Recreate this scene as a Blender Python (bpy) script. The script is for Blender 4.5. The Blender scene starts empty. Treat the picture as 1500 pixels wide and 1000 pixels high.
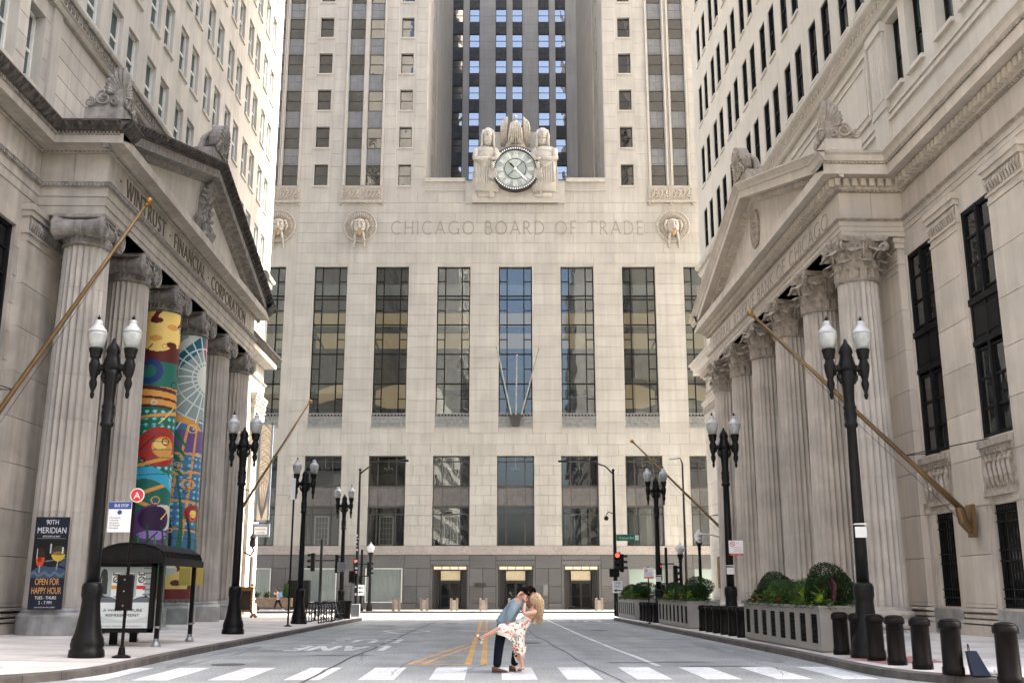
import bpy, math, random
import numpy as np
from mathutils import Vector, Matrix
random.seed(7)
R = math.radians
sc = bpy.context.scene
COL = sc.collection
# ------------------------------------------------------------------ camera, light, exposure
YAW = R(-1.239); PITCH = R(13.276)
cam = bpy.data.objects.new('camera', bpy.data.cameras.new('camera')); COL.objects.link(cam)
cam.data.sensor_width = 36; cam.data.lens = 36.72; cam.data.clip_end = 3000; cam.data.clip_start = .1
cam.location = (0, 0, 1.6); cam.rotation_euler = (R(90) + PITCH, 0, YAW)
sc.camera = cam
SUN_EL, SUN_AZ = R(47), R(9.0)          # azimuth measured from +X towards +Y
w = bpy.data.worlds.new('World'); sc.world = w; w.use_nodes = True
nt = w.node_tree; bg = nt.nodes['Background']
sky = nt.nodes.new('ShaderNodeTexSky'); sky.sky_type = 'NISHITA'; sky.sun_disc = False
sky.sun_elevation = SUN_EL; sky.sun_rotation = R(90) - SUN_AZ
sky.air_density = 1.0; sky.dust_density = 7.0; sky.ozone_density = 1.0
nt.links.new(sky.outputs[0], bg.inputs[0]); bg.inputs[1].default_value = 0.15
sun = bpy.data.objects.new('sun', bpy.data.lights.new('sun', 'SUN')); COL.objects.link(sun)
sun.data.energy = 4.0; sun.data.angle = R(.5); sun.data.color = (1, .94, .84)
sd = Vector((math.cos(SUN_EL)*math.cos(SUN_AZ), math.cos(SUN_EL)*math.sin(SUN_AZ), math.sin(SUN_EL)))
sun.rotation_euler = sd.to_track_quat('Z', 'Y').to_euler()
sc.view_settings.view_transform = 'Standard'; sc.view_settings.look = 'None'
sc.view_settings.gamma = 1; sc.view_settings.exposure = 2.66; sc.view_settings.use_white_balance = True; sc.view_settings.white_balance_temperature = 6250; sc.view_settings.white_balance_tint = 10; sc.view_settings.use_curve_mapping = False
sc.render.engine = 'CYCLES'
sc.cycles.max_bounces = 8; sc.cycles.diffuse_bounces = 5; sc.cycles.glossy_bounces = 4
sc.cycles.transparent_max_bounces = 10

# ------------------------------------------------------------------ materials
def lin(c):
    return tuple(((x/12.92) if x <= .04045 else ((x+.055)/1.055)**2.4) for x in c)
MC = {}
def pm(name, col, rough=.75, metal=0., tracks=0., var=.12, scale=1.5, bump=0., bscale=30, streak=0., rnd=0., dark=None, spec=.5, emis=None, es=1., speck=0., dirt=0.):
    m = bpy.data.materials.new(name); m.use_nodes = True; n = m.node_tree; N = n.nodes; L = n.links
    b = N['Principled BSDF']; b.inputs['Roughness'].default_value = rough; b.inputs['Metallic'].default_value = metal
    b.inputs['Specular IOR Level'].default_value = spec
    geo = N.new('ShaderNodeNewGeometry'); pos = geo.outputs['Position']
    fac = None
    def mult(a, bb):
        q = N.new('ShaderNodeMath'); q.operation = 'MULTIPLY'; L.new(a, q.inputs[0]); L.new(bb, q.inputs[1]); return q.outputs[0]
    def rng(src, lo, hi, a=.3, c=.7):
        q = N.new('ShaderNodeMapRange'); L.new(src, q.inputs[0]); q.inputs[1].default_value = a; q.inputs[2].default_value = c
        q.inputs[3].default_value = lo; q.inputs[4].default_value = hi; return q.outputs[0]
    def noise(s, vec=None, det=4):
        q = N.new('ShaderNodeTexNoise'); q.inputs['Scale'].default_value = s; q.inputs['Detail'].default_value = det
        L.new(vec if vec is not None else pos, q.inputs['Vector']); return q.outputs['Fac']
    outs = []
    if var: outs.append(rng(noise(scale), 1-var, 1+var))
    if streak:
        mp = N.new('ShaderNodeMapping'); L.new(pos, mp.inputs['Vector']); mp.inputs['Scale'].default_value = (2.2, 2.2, .12)
        outs.append(rng(noise(1.6, mp.outputs[0]), 1-streak, 1+streak*.4))
    if tracks:
        mp = N.new('ShaderNodeMapping'); L.new(pos, mp.inputs['Vector']); mp.inputs['Scale'].default_value = (1.1, .05, 1)
        outs.append(rng(noise(1.0, mp.outputs[0]), 1-tracks, 1+tracks)); mp2 = N.new('ShaderNodeMapping'); L.new(pos, mp2.inputs['Vector']); mp2.inputs['Scale'].default_value = (.12, 1.6, 1)
        outs.append(rng(noise(.8, mp2.outputs[0]), 1-tracks*.6, 1+tracks*.3))
    if rnd:
        oi = N.new('ShaderNodeObjectInfo'); outs.append(rng(oi.outputs['Random'], 1-rnd, 1+rnd, 0, 1))
        at = N.new('ShaderNodeAttribute'); at.attribute_name = 'tone'; outs.append(rng(at.outputs['Fac'], 1-rnd, 1+rnd, -1, 1))
    if speck: outs.append(rng(noise(speck, det=2), *((.88, 1.06) if 'paint' in name else (.7, 1.3)), .35, .65))
    if dirt: outs.append(rng(noise(.55, det=6), 1-dirt, 1.0, .35, .6))
    for o in outs: fac = o if fac is None else mult(fac, o)
    if fac is not None:
        mx = N.new('ShaderNodeVectorMath'); mx.operation = 'SCALE'; mx.inputs[0].default_value = col[:3]; L.new(fac, mx.inputs['Scale'])
        L.new(mx.outputs[0], b.inputs['Base Color'])
    else: b.inputs['Base Color'].default_value = (*col[:3], 1)
    if bump:
        bp = N.new('ShaderNodeBump'); bp.inputs['Strength'].default_value = bump; bp.inputs['Distance'].default_value = .02
        L.new(noise(bscale, det=6), bp.inputs['Height']); L.new(bp.outputs[0], b.inputs['Normal'])
    if emis: b.inputs['Emission Color'].default_value = (*emis, 1); b.inputs['Emission Strength'].default_value = es
    return m
def glassmat(name, refl=.45, fres=1.,*, tint=(.02, .022, .025), wav=.02, through=0., rcol=(1, 1, 1), tcol=(.6, .65, .65)):
    m = bpy.data.materials.new(name); m.use_nodes = True; N = m.node_tree.nodes; L = m.node_tree.links; N.clear()
    o = N.new('ShaderNodeOutputMaterial'); d = N.new('ShaderNodeBsdfDiffuse'); d.inputs[0].default_value = (*tint, 1)
    g = N.new('ShaderNodeBsdfGlossy'); g.inputs['Roughness'].default_value = .01; g.inputs[0].default_value = (*rcol, 1)
    geo = N.new('ShaderNodeNewGeometry'); oi = N.new('ShaderNodeObjectInfo')
    nz = N.new('ShaderNodeTexNoise'); nz.noise_dimensions = '4D'; nz.inputs['Scale'].default_value = .8; nz.inputs['Detail'].default_value = 1
    L.new(geo.outputs['Position'], nz.inputs['Vector'])
    mw = N.new('ShaderNodeMath'); mw.operation = 'MULTIPLY'; mw.inputs[1].default_value = 20; L.new(oi.outputs['Random'], mw.inputs[0]); L.new(mw.outputs[0], nz.inputs['W'])
    bp = N.new('ShaderNodeBump'); bp.inputs['Strength'].default_value = 1; bp.inputs['Distance'].default_value = wav
    L.new(nz.outputs['Fac'], bp.inputs['Height']); L.new(bp.outputs[0], g.inputs['Normal'])
    base = d
    if through:
        t = N.new('ShaderNodeBsdfTransparent'); t.inputs[0].default_value = (*tcol, 1)
        mt = N.new('ShaderNodeMixShader'); mt.inputs[0].default_value = through; L.new(d.outputs[0], mt.inputs[1]); L.new(t.outputs[0], mt.inputs[2]); base = mt
    fr0 = N.new('ShaderNodeFresnel'); fr0.inputs[0].default_value = 1.5; fr = N.new('ShaderNodeMath'); fr.operation = 'MULTIPLY'; fr.inputs[1].default_value = fres; L.new(fr0.outputs[0], fr.inputs[0])
    ad = N.new('ShaderNodeMath'); ad.operation = 'ADD'; ad.use_clamp = True; L.new(fr.outputs[0], ad.inputs[0]); ad.inputs[1].default_value = refl
    mx = N.new('ShaderNodeMixShader'); L.new(ad.outputs[0], mx.inputs[0]); L.new(base.outputs[0], mx.inputs[1]); L.new(g.outputs[0], mx.inputs[2])
    L.new(mx.outputs[0], o.inputs[0]); return m
def paintmat(name, rough=.5, spec=.4):
    m = bpy.data.materials.new(name); m.use_nodes = True; N = m.node_tree.nodes; L = m.node_tree.links
    a = N.new('ShaderNodeAttribute'); a.attribute_name = 'paint'; b = N['Principled BSDF']
    L.new(a.outputs['Color'], b.inputs['Base Color']); b.inputs['Roughness'].default_value = rough; b.inputs['Specular IOR Level'].default_value = spec
    return m
M = dict(
 lime=pm('pale_limestone', (.362, .342, .305), .8, var=.07, scale=.5, bump=.15, bscale=6, streak=.12, rnd=.035, dirt=.07),
 limeplain=pm('limestone_trim', (.375, .352, .312), .8, var=.08, scale=2, bump=.2, bscale=10, streak=.06),
 limecarve=pm('carved_limestone', (.36, .325, .275), .85, var=.2, scale=6, bump=.4, bscale=14, streak=.1),
 incised_shade=pm('incised_shadow_stone', (.225, .205, .175), .9),  # colour carries the shadow that carved letters would hold
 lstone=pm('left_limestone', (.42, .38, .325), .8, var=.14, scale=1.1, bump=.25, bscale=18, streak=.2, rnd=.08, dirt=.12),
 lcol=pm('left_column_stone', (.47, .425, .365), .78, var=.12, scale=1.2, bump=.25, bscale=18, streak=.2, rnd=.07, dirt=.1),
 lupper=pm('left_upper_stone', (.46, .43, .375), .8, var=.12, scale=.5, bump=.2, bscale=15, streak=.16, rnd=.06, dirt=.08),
 ldark=pm('soot_blackened_stone', (.07, .06, .052), .9, var=.6, scale=5, bump=.7, bscale=20, streak=.2),
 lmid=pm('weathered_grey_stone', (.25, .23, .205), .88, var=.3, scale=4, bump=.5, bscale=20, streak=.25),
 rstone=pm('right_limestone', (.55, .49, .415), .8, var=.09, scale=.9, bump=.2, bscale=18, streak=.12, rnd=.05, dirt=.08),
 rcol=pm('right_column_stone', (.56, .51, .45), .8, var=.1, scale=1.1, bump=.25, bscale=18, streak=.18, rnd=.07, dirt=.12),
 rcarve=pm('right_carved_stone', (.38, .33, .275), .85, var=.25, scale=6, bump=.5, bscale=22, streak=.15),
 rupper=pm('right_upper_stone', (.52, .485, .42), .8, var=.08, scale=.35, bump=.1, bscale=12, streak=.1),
 marble=pm('grey_plinth_stone', (.30, .295, .28), .6, var=.3, scale=2.2, bump=.1),
 granite=pm('speckled_granite', (.085, .083, .08), .5, var=.1, scale=.7, rnd=.12, speck=26, bump=.05),
 granite2=pm('pink_granite', (.27, .235, .215), .6, var=.1, scale=1.2, speck=18),
 spandrel=pm('dark_spandrel', (.10, .093, .088), .6, var=.2, scale=3, bump=.8, bscale=5),
 tower=pm('grey_tower_stone', (.38, .37, .35), .85, var=.08, scale=.3, bump=.1, streak=.12),  # even grey stone tone of the set-back shaft
 black_sp=pm('black_spandrel', (.045, .043, .043), .6, var=.35, scale=2.5),
 frame=pm('bronze_window_frame', (.055, .050, .046), .6, .1, var=.1, spec=.2),
 dframe=pm('dark_window_frame', (.010, .010, .010), .6, var=.1, spec=.12),
 wframe=pm('white_window_frame', (.62, .62, .58), .5, var=.06),
 gframe=pm('grey_window_frame', (.16, .165, .17), .5, var=.1),
 grille=pm('pale_metal_grille', (.24, .24, .23), .5, .3, var=.2, scale=4),
 iron=pm('black_iron', (.010, .009, .009), .5, 0, var=.2, scale=5, spec=.12),
 lampblack=pm('black_gloss_paint', (.008, .0075, .0075), .38, 0, var=.2, scale=6, bump=.1, bscale=40, spec=.16),
 brownblack=pm('bollard_paint', (.008, .0055, .0052), .42, var=.25, scale=5, bump=.1, spec=.12),
 brass=pm('brass', (.36, .20, .06), .42, .8, var=.2, scale=4),
 bronze=pm('bronze_pole', (.19, .12, .055), .45, .6, var=.2, scale=2),
 gold=pm('gold_paint', (.55, .34, .06), .4, .5, var=.1),
 globe=pm('frosted_globe', (.36, .37, .36), .2, var=.25, scale=5, spec=.6),
 globetop=pm('white_globe_cap', (.46, .465, .455), .3, var=.12, scale=6),
 steel=pm('galvanised_steel', (.34, .34, .34), .4, .8, var=.15),
 asphalt=pm('asphalt', (.29, .30, .285), .9, tracks=.13, var=.12, scale=.35, bump=.45, bscale=45, speck=22, dirt=.18),
 seam=pm('crack_filler', (.07, .07, .068), .8, var=.2),
 patch=pm('darker_asphalt', (.20, .205, .197), .9, var=.2, scale=2, bump=.3, bscale=60),
 concrete=pm('pavement_concrete', (.56, .53, .48), .88, var=.12, scale=.6, bump=.2, bscale=40, rnd=.09, dirt=.15),
 kerb=pm('granite_kerb', (.11, .095, .085), .85, var=.3, scale=3, bump=.3, dirt=.3),
 ramp=pm('red_tactile', (.36, .16, .14), .85, var=.2, scale=4, bump=.3),
 paint=pm('road_paint_white', (.66, .67, .65), .8, tracks=.10, var=.16, scale=7, bump=.25, bscale=60, speck=14, dirt=.22),
 paintworn=pm('worn_road_paint', (.36, .37, .37), .85, var=.3, scale=6, dirt=.3),
 yellow=pm('road_paint_yellow', (.58, .34, .12), .8, var=.15, scale=5, dirt=.2),
 planter=pm('planter_grey', (.26, .245, .225), .7, var=.08, scale=2),
 soil=pm('soil', (.03, .022, .016), .95, var=.3, scale=8),
 leafd=pm('boxwood_leaf', (.015, .032, .008), .7, var=.45, scale=9, rnd=.35, spec=.12),
 leafm=pm('mid_green_leaf', (.035, .072, .013), .6, var=.4, scale=8, rnd=.35, spec=.15),
 leafl=pm('lime_leaf', (.17, .25, .03), .6, var=.3, scale=7, rnd=.3, spec=.2),
 leafp=pm('purple_leaf', (.09, .02, .035), .6, var=.3, scale=7),
 flower=pm('orange_flower', (.6, .10, .03), .6, var=.2),
 bark=pm('bark', (.05, .035, .025), .9),
 white=pm('white_enamel', (.75, .75, .75), .45, var=.04),
 red=pm('sign_red', (.55, .02, .02), .4, var=.05), blue=pm('sign_blue', (.02, .05, .22), .4, var=.05),
 green=pm('sign_green', (.0, .16, .08), .4, var=.05), blk=pm('sign_black', (.01, .01, .01), .5, var=0),
 navy=pm('banner_navy', (.012, .02, .045), .7, var=.05), orange=pm('print_orange', (.75, .36, .09), .7, var=.03),
 paper=pm('paper', (.7, .7, .68), .8, var=.05), yellowb=pm('yellow_board', (.52, .38, .07), .6, var=.08),
 tan=pm('tan_block', (.17, .13, .095), .8, var=.12, scale=3), wood=pm('planter_wood', (.17, .12, .08), .8, var=.25, scale=4),
 curtain=pm('pale_curtain', (.40, .41, .38), .85, var=.05), mint=pm('mint_panel', (.50, .56, .50), .7, var=.03),
 dark=pm('dark_interior', (.012, .012, .013), .9, var=.2), darkbrown=pm('dark_brown_interior', (.035, .022, .016), .85, var=.3),
 interior=pm('interior_wall', (.16, .13, .08), .9, var=.2), blind=pm('window_blind', (.42, .44, .42), .8, var=.08),
 litwarm=pm('lit_ceiling', (.5, .4, .2), .8, emis=(1., .72, .34), es=.048, var=0),
 litdoor=pm('lit_transom', (.7, .6, .4), .6, emis=(1., .82, .55), es=.05, var=.1, scale=6),
 redlit=pm('red_signal', (.5, .02, .02), .3, emis=(1., .06, .03), es=.7, var=0),
 skinm=pm('tan_skin', (.36, .17, .10), .55, var=.06), skinw=pm('fair_skin', (.52, .29, .20), .5, var=.05),
 hairm=pm('black_hair', (.007, .005, .004), .7, var=.3, scale=20, spec=.1), hairw=pm('blond_hair', (.38, .275, .17), .5, var=.2, scale=22, rnd=.55),
 blazer=pm('light_blue_wool', (.17, .225, .26), .85, var=.14, scale=9, bump=.4, bscale=14), trousers=pm('navy_trousers', (.008, .009, .016), .9, var=.2, spec=.1),
 shoe=pm('brown_leather', (.09, .03, .02), .35, var=.2, scale=9), shirt=pm('pink_shirt', (.6, .36, .36), .8, var=.05),
 bag=pm('blue_backpack', (.10, .30, .50), .7, var=.05), sandal=pm('cream_sandal', (.65, .55, .42), .5),
 tglass=glassmat('tower_glass', .33, tint=(.02, .02, .02), wav=.02, rcol=(.90, .88, .86)),
 wglass=glassmat('wing_glass', .05, tint=(.009, .009, .010), wav=.03),
 bglass=glassmat('hall_glass', .065, tint=(.012, .014, .015), wav=.004, through=.75, rcol=(.9, .97, 1), tcol=(.75, .78, .78)),
 sglass=glassmat('side_glass', .02, .12, tint=(.010, .011, .012), wav=.02),
 lglass=glassmat('pale_side_glass', .05, .25, tint=(.065, .085, .082), wav=.02),
 clear=glassmat('clear_glass', .02, .6, tint=(.2, .25, .25), wav=.005, through=.93, tcol=(.93, .97, .97)),
 print=paintmat('printed_surface'), wrap=paintmat('printed_wrap', .55),
 clockf=pm('clock_glass', (.52, .58, .53), .35, var=.05),
)
# floral dress
def dressmat():
    m = bpy.data.materials.new('floral_cotton'); m.use_nodes = True; N = m.node_tree.nodes; L = m.node_tree.links; b = N['Principled BSDF']
    g = N.new('ShaderNodeNewGeometry'); col = None
    def blot(scale, thr, c, prev, off):
        mp = N.new('ShaderNodeMapping'); mp.inputs['Location'].default_value = (off, off*.7, 0); L.new(g.outputs['Position'], mp.inputs[0])
        v = N.new('ShaderNodeTexNoise'); v.inputs['Scale'].default_value = scale; v.inputs['Detail'].default_value = 2; L.new(mp.outputs[0], v.inputs['Vector'])
        s = N.new('ShaderNodeMath'); s.operation = 'GREATER_THAN'; s.inputs[1].default_value = thr; L.new(v.outputs['Fac'], s.inputs[0])
        x = N.new('ShaderNodeMix'); x.data_type = 'RGBA'; L.new(s.outputs[0], x.inputs[0]); x.inputs[7].default_value = (*c, 1)
        if prev is None: x.inputs[6].default_value = (.72, .69, .62, 1)
        else: L.new(prev, x.inputs[6])
        return x.outputs[2]
    col = blot(22, .60, (.09, .13, .05), None, 0); col = blot(15, .59, (.62, .25, .22), col, 5); col = blot(18, .64, (.55, .03, .07), col, 9)
    L.new(col, b.inputs['Base Color']); b.inputs['Roughness'].default_value = .85; return m
M['dress'] = dressmat()

# ------------------------------------------------------------------ mesh helpers
ORG = {}
def gz(Y): return -.006*min(max(Y-26, 0), 40)
def pz(X, Y): return gz(Y) + .15 + (.018*min(max(abs(X)-7.3, 0), 7) if Y < 69 else 0)
FL = lambda X0: (lambda u, v, w: (X0+w, u, v))          # wall facing +X
FR = lambda X0: (lambda u, v, w: (X0-w, u, v))          # wall facing -X
FY = lambda Y0: (lambda u, v, w: (u, Y0-w, v))          # wall facing -Y
def ID(u, v, w): return (u, v, w)
class MB:
    def __init__(s, f=ID): s.v = []; s.q = []; s.f = f; s.tone = []
    def add(s, vs, fs, t=0.):
        o = len(s.v); f = s.f
        s.v += [f(*p) for p in vs]; s.q += [tuple(i+o for i in q) for q in fs]; s.tone += [t]*len(fs); return s
    def box(s, a, b, c, d, e, g, t=0.):
        return s.add([(a, c, e), (b, c, e), (b, d, e), (a, d, e), (a, c, g), (b, c, g), (b, d, g), (a, d, g)],
                     [(0, 3, 2, 1), (4, 5, 6, 7), (0, 1, 5, 4), (1, 2, 6, 5), (2, 3, 7, 6), (3, 0, 4, 7)], t)
    def slab(s, a, b, c, d, e, g, i=.012, t=0.):   # box with a chamfered front (front = g side)
        return s.add([(a, c, e), (b, c, e), (b, d, e), (a, d, e), (a+i, c+i, g), (b-i, c+i, g), (b-i, d-i, g), (a+i, d-i, g)],
                     [(4, 5, 6, 7), (0, 1, 5, 4), (1, 2, 6, 5), (2, 3, 7, 6), (3, 0, 4, 7)], t)
    def bb(s, a, b, c, d, e, g, r=.03):            # box bevelled on all edges (octagonal section, inset ends)
        r = min(r, (b-a)/2.2, (d-c)/2.2, (g-e)/2.2)
        vs = []
        for k, (z, i) in enumerate(((e, r), (e+r, 0), (g-r, 0), (g, r))):
            vs += [(a+i, c+i+(r if not i else 0)*0, z), (b-i, c+i, z), (b-i, d-i, z), (a+i, d-i, z)]
        fs = [(3, 2, 1, 0), (12, 13, 14, 15)]
        for k in range(3):
            for j in range(4): fs.append((k*4+j, k*4+(j+1) % 4, k*4+4+(j+1) % 4, k*4+4+j))
        return s.add(vs, fs)
    def lathe(s, prof, c=(0, 0, 0), n=16, ax='z', a0=0, a1=2*math.pi, mod=None, cap=True):
        closed = abs(a1-a0-2*math.pi) < 1e-6; m = n if closed else n+1; vs = []
        for r, h in prof:
            for i in range(m):
                a = a0+(a1-a0)*i/n; rr = r*(mod(a, h) if mod else 1); x, y = rr*math.cos(a), rr*math.sin(a)
                p = (x, y, h) if ax == 'z' else ((h, x, y) if ax == 'x' else (x, h, y))
                vs.append((p[0]+c[0], p[1]+c[1], p[2]+c[2]))
        fs = []
        for k in range(len(prof)-1):
            for i in range(n):
                j = (i+1) % m; fs.append((k*m+i, k*m+j, (k+1)*m+j, (k+1)*m+i))
        if closed and cap:
            if prof[0][0] > 1e-4: fs.append(tuple(range(m-1, -1, -1)))
            if prof[-1][0] > 1e-4: fs.append(tuple((len(prof)-1)*m+i for i in range(m)))
        return s.add(vs, fs)
    def tube(s, pts, r, n=8, flat=1.):
        pts = [Vector(p) for p in pts]; rs = r if isinstance(r, (list, tuple)) else [r]*len(pts); vs = []; pr = None
        for i, p in enumerate(pts):
            t = (pts[min(i+1, len(pts)-1)]-pts[max(i-1, 0)]).normalized()
            if pr is None: pr = Vector((0, 0, 1)) if abs(t.z) < .9 else Vector((1, 0, 0))
            a = (pr-t*pr.dot(t)).normalized(); pr = a; b = t.cross(a)
            for k in range(n):
                q = 2*math.pi*k/n; vs.append(tuple(p+a*math.cos(q)*rs[i]+b*math.sin(q)*rs[i]*flat))
        m = len(pts); fs = [(k*n+i, k*n+(i+1) % n, (k+1)*n+(i+1) % n, (k+1)*n+i) for k in range(m-1) for i in range(n)]
        fs += [tuple(range(n-1, -1, -1)), tuple((m-1)*n+i for i in range(n))]
        return s.add(vs, fs)
    def prism(s, poly, w0, w1, t=0.):               # polygon in (u,v), extruded along w
        n = len(poly); vs = [(u, v, w0) for u, v in poly]+[(u, v, w1) for u, v in poly]
        return s.add(vs, [tuple(range(n-1, -1, -1)), tuple(range(n, 2*n))]+[(i, (i+1) % n, n+(i+1) % n, n+i) for i in range(n)], t)
    def ball(s, c, r, n=10, sq=(1, 1, 1)):
        m = max(4, n//2); prof = [(max(1e-5, r*math.sin(math.pi*k/m)), -r*math.cos(math.pi*k/m)) for k in range(m+1)]
        o = len(s.v); f = s.f; s.f = ID; s.lathe(prof, (0, 0, 0), n); s.f = f
        s.v[o:] = [f(c[0]+x*sq[0], c[1]+y*sq[1], c[2]+z*sq[2]) for x, y, z in s.v[o:]]; return s
def mesh(name, mb, mat, off=(0, 0, 0), smooth=False):
    me = bpy.data.meshes.new(name)
    me.from_pydata([(x-off[0], y-off[1], z-off[2]) for x, y, z in mb.v], [], mb.q)
    if any(mb.tone):
        a = me.attributes.new('tone', 'FLOAT', 'FACE'); a.data.foreach_set('value', mb.tone)
    me.materials.append(mat)
    if smooth: me.polygons.foreach_set('use_smooth', [True]*len(me.polygons))
    return me
def org(o):
    return ORG.get(o.name, (0, 0, 0))
def link(name, me, parent=None, loc=(0, 0, 0), label=None, kind=None):
    o = bpy.data.objects.new(name, me); COL.objects.link(o); o.location = loc
    if parent: o.parent = parent
    if label: o['label'] = label
    if kind: o['kind'] = kind
    return o
def thing(name, label, cat, loc=(0, 0, 0), rz=0., group=None):
    o = bpy.data.objects.new(name, None); COL.objects.link(o); o.location = loc; o.rotation_euler = (0, 0, rz)
    o['label'] = label; o['category'] = cat; o.empty_display_size = .2
    if group: o['group'] = group
    return o
def part(name, mb, mat, parent=None, smooth=False, label=None, kind=None, world=False):
    """world=True: the builder's coordinates are world ones, parent is an unrotated thing at its location"""
    off = (0, 0, 0)
    if world and parent:
        off = parent.location if not parent.parent else parent.parent.location+parent.location
    return link(name, mesh(name, mb, M[mat] if isinstance(mat, str) else mat, off, smooth), parent, label=label, kind=kind)
def struct(name, mb, mat, parent=None):
    o = part(name, mb, mat, parent)
    if not parent: o['kind'] = 'structure'
    return o
def tagm(o, label, cat, group=None):
    o['label'] = label; o['category'] = cat
    if group: o['group'] = group
    return o
def copy_tree(o, parent=None):
    c = o.copy(); COL.objects.link(c); c.parent = parent
    for k in (ch for ch in list(o.children)): copy_tree(k, c)
    return c
def clone(o, loc, label=None, group=None, rz=None):
    c = copy_tree(o); c.location = loc
    if rz is not None: c.rotation_euler = (0, 0, rz)
    if label: c['label'] = label
    if group: c['group'] = group
    return c
def grid_wall(mb, u0, u1, v0, v1, ops, d=.4, t=0):
    us = sorted({u0, u1, *[x for o in ops for x in o[:2] if u0 < x < u1]}); vs = sorted({v0, v1, *[x for o in ops for x in o[2:4] if v0 < x < v1]})
    for j in range(len(vs)-1):
        run = None
        for i in range(len(us)-1):
            cu, cv = (us[i]+us[i+1])/2, (vs[j]+vs[j+1])/2
            hole = any(o[0] < cu < o[1] and o[2] < cv < o[3] for o in ops)
            if not hole:
                if run is None: run = us[i]
            if (hole or i == len(us)-2) and run is not None:
                e = us[i] if hole else us[i+1]
                mb.add([(run, vs[j], 0), (e, vs[j], 0), (e, vs[j+1], 0), (run, vs[j+1], 0)], [(0, 1, 2, 3)]); run = None
    for o in ops:
        a, b, c, e = o[:4]; dd = o[4] if len(o) > 4 else d
        mb.add([(a, c, 0), (b, c, 0), (b, e, 0), (a, e, 0), (a, c, -dd), (b, c, -dd), (b, e, -dd), (a, e, -dd)],
               [(0, 1, 5, 4), (1, 2, 6, 5), (2, 3, 7, 6), (3, 0, 4, 7)])
def stones(parent, f, u0, u1, vlines, ops, length, mat, t=.02, gap=.012, limit=250, name='stone_block', off=(0, 0, 0), prio=None, jit=.25):
    """ashlar facing: every block its own chamfered piece; the first `limit` as objects, the rest joined"""
    cells = []
    for j in range(len(vlines)-1):
        a, b = vlines[j], vlines[j+1]; iv = [(u0, u1)]
        for o in ops:
            if o[2] < b-.02 and o[3] > a+.02:
                nx = []
                for p, q in iv:
                    if o[1] <= p or o[0] >= q: nx.append((p, q)); continue
                    if o[0] > p: nx.append((p, o[0]))
                    if o[1] < q: nx.append((o[1], q))
                iv = nx
        for p, q in iv:
            if q-p < .06: continue
            L0 = length*(.5 if j % 2 else 1.); x = p
            n = max(1, round((q-p)/length)); cuts = [p]
            for k in range(1, n+1):
                c = p+(q-p)*k/n-((q-p)/n*.5 if (j % 2 and n > 1) else 0)
                if k < n or (j % 2 and n > 1): cuts.append(c+random.uniform(-.08, .08)*length*(n > 1))
            cuts.append(q); cuts = sorted(set(c for c in cuts if p <= c <= q))
            for k in range(len(cuts)-1):
                if cuts[k+1]-cuts[k] > .05: cells.append((cuts[k], cuts[k+1], a, b))
    if prio: cells.sort(key=prio)
    rest = MB(f); cnt = 0
    for c in cells:
        tn = random.gauss(0, .5); tn = -1.6 if random.random() < .06 else tn
        if cnt < limit:
            m = MB(f); m.slab(c[0]+gap/2, c[1]-gap/2, c[2]+gap/2, c[3]-gap/2, 0, t+random.uniform(0, .004), t=tn or .01)
            link(name, mesh(name, m, M[mat], off), parent); cnt += 1
        else: rest.slab(c[0]+gap/2, c[1]-gap/2, c[2]+gap/2, c[3]-gap/2, 0, t, t=tn or .01)
    if rest.v: link('stone_courses', mesh('stone_courses', rest, M[mat], off), parent, kind='stuff')
def vl(a, b, h): n = max(1, round((b-a)/h)); return [a+(b-a)*i/n for i in range(n+1)]
def sweep_plan(mb, path, prof, s=1.):
    """profile (out,z) swept along a plan path with mitred corners; s=+1 outward is to the right of travel"""
    n = len(path); ds = []
    for i in range(n-1):
        d = Vector(path[i+1])-Vector(path[i]); ds.append(d.normalized())
    nor = [Vector((d.y, -d.x))*s for d in ds]; offs = []
    for i in range(n):
        if i == 0: offs.append(nor[0])
        elif i == n-1: offs.append(nor[-1])
        else:
            a, b = nor[i-1], nor[i]; m = a+b; offs.append(m/(1+a.dot(b)) if 1+a.dot(b) > .01 else a)
    vs = []
    for i in range(n):
        for o, z in prof: vs.append((path[i][0]+offs[i].x*o, path[i][1]+offs[i].y*o, z))
    k = len(prof); mb.add(vs, [(i*k+j, (i+1)*k+j, (i+1)*k+j+1, i*k+j+1) for i in range(n-1) for j in range(k-1)])
    return mb
def text(s, size, f, u, v, wd, mat, parent, width=None, extr=.004, align='CENTER', sub=(0, 0, 0), name='lettering'):
    cu = bpy.data.curves.new('t', 'FONT'); cu.body = s; cu.size = size; cu.align_x = align; cu.extrude = extr
    ob = bpy.data.objects.new('t', cu); COL.objects.link(ob); dg = bpy.context.evaluated_depsgraph_get(); dg.update()
    me = bpy.data.meshes.new_from_object(ob.evaluated_get(dg)); bpy.data.objects.remove(ob); bpy.data.curves.remove(cu)
    me.name = name
    co = [v_.co.copy() for v_ in me.vertices]
    if co and width:
        lo, hi = min(c.x for c in co), max(c.x for c in co); k = width/(hi-lo)
    else: k = 1
    for vt, c in zip(me.vertices, co):
        p = f(u+c.x*k, v+c.y, wd+c.z); vt.co = (p[0]-sub[0], p[1]-sub[1], p[2]-sub[2])
    me.materials.clear(); me.materials.append(M[mat]); return link(name, me, parent)
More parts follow.
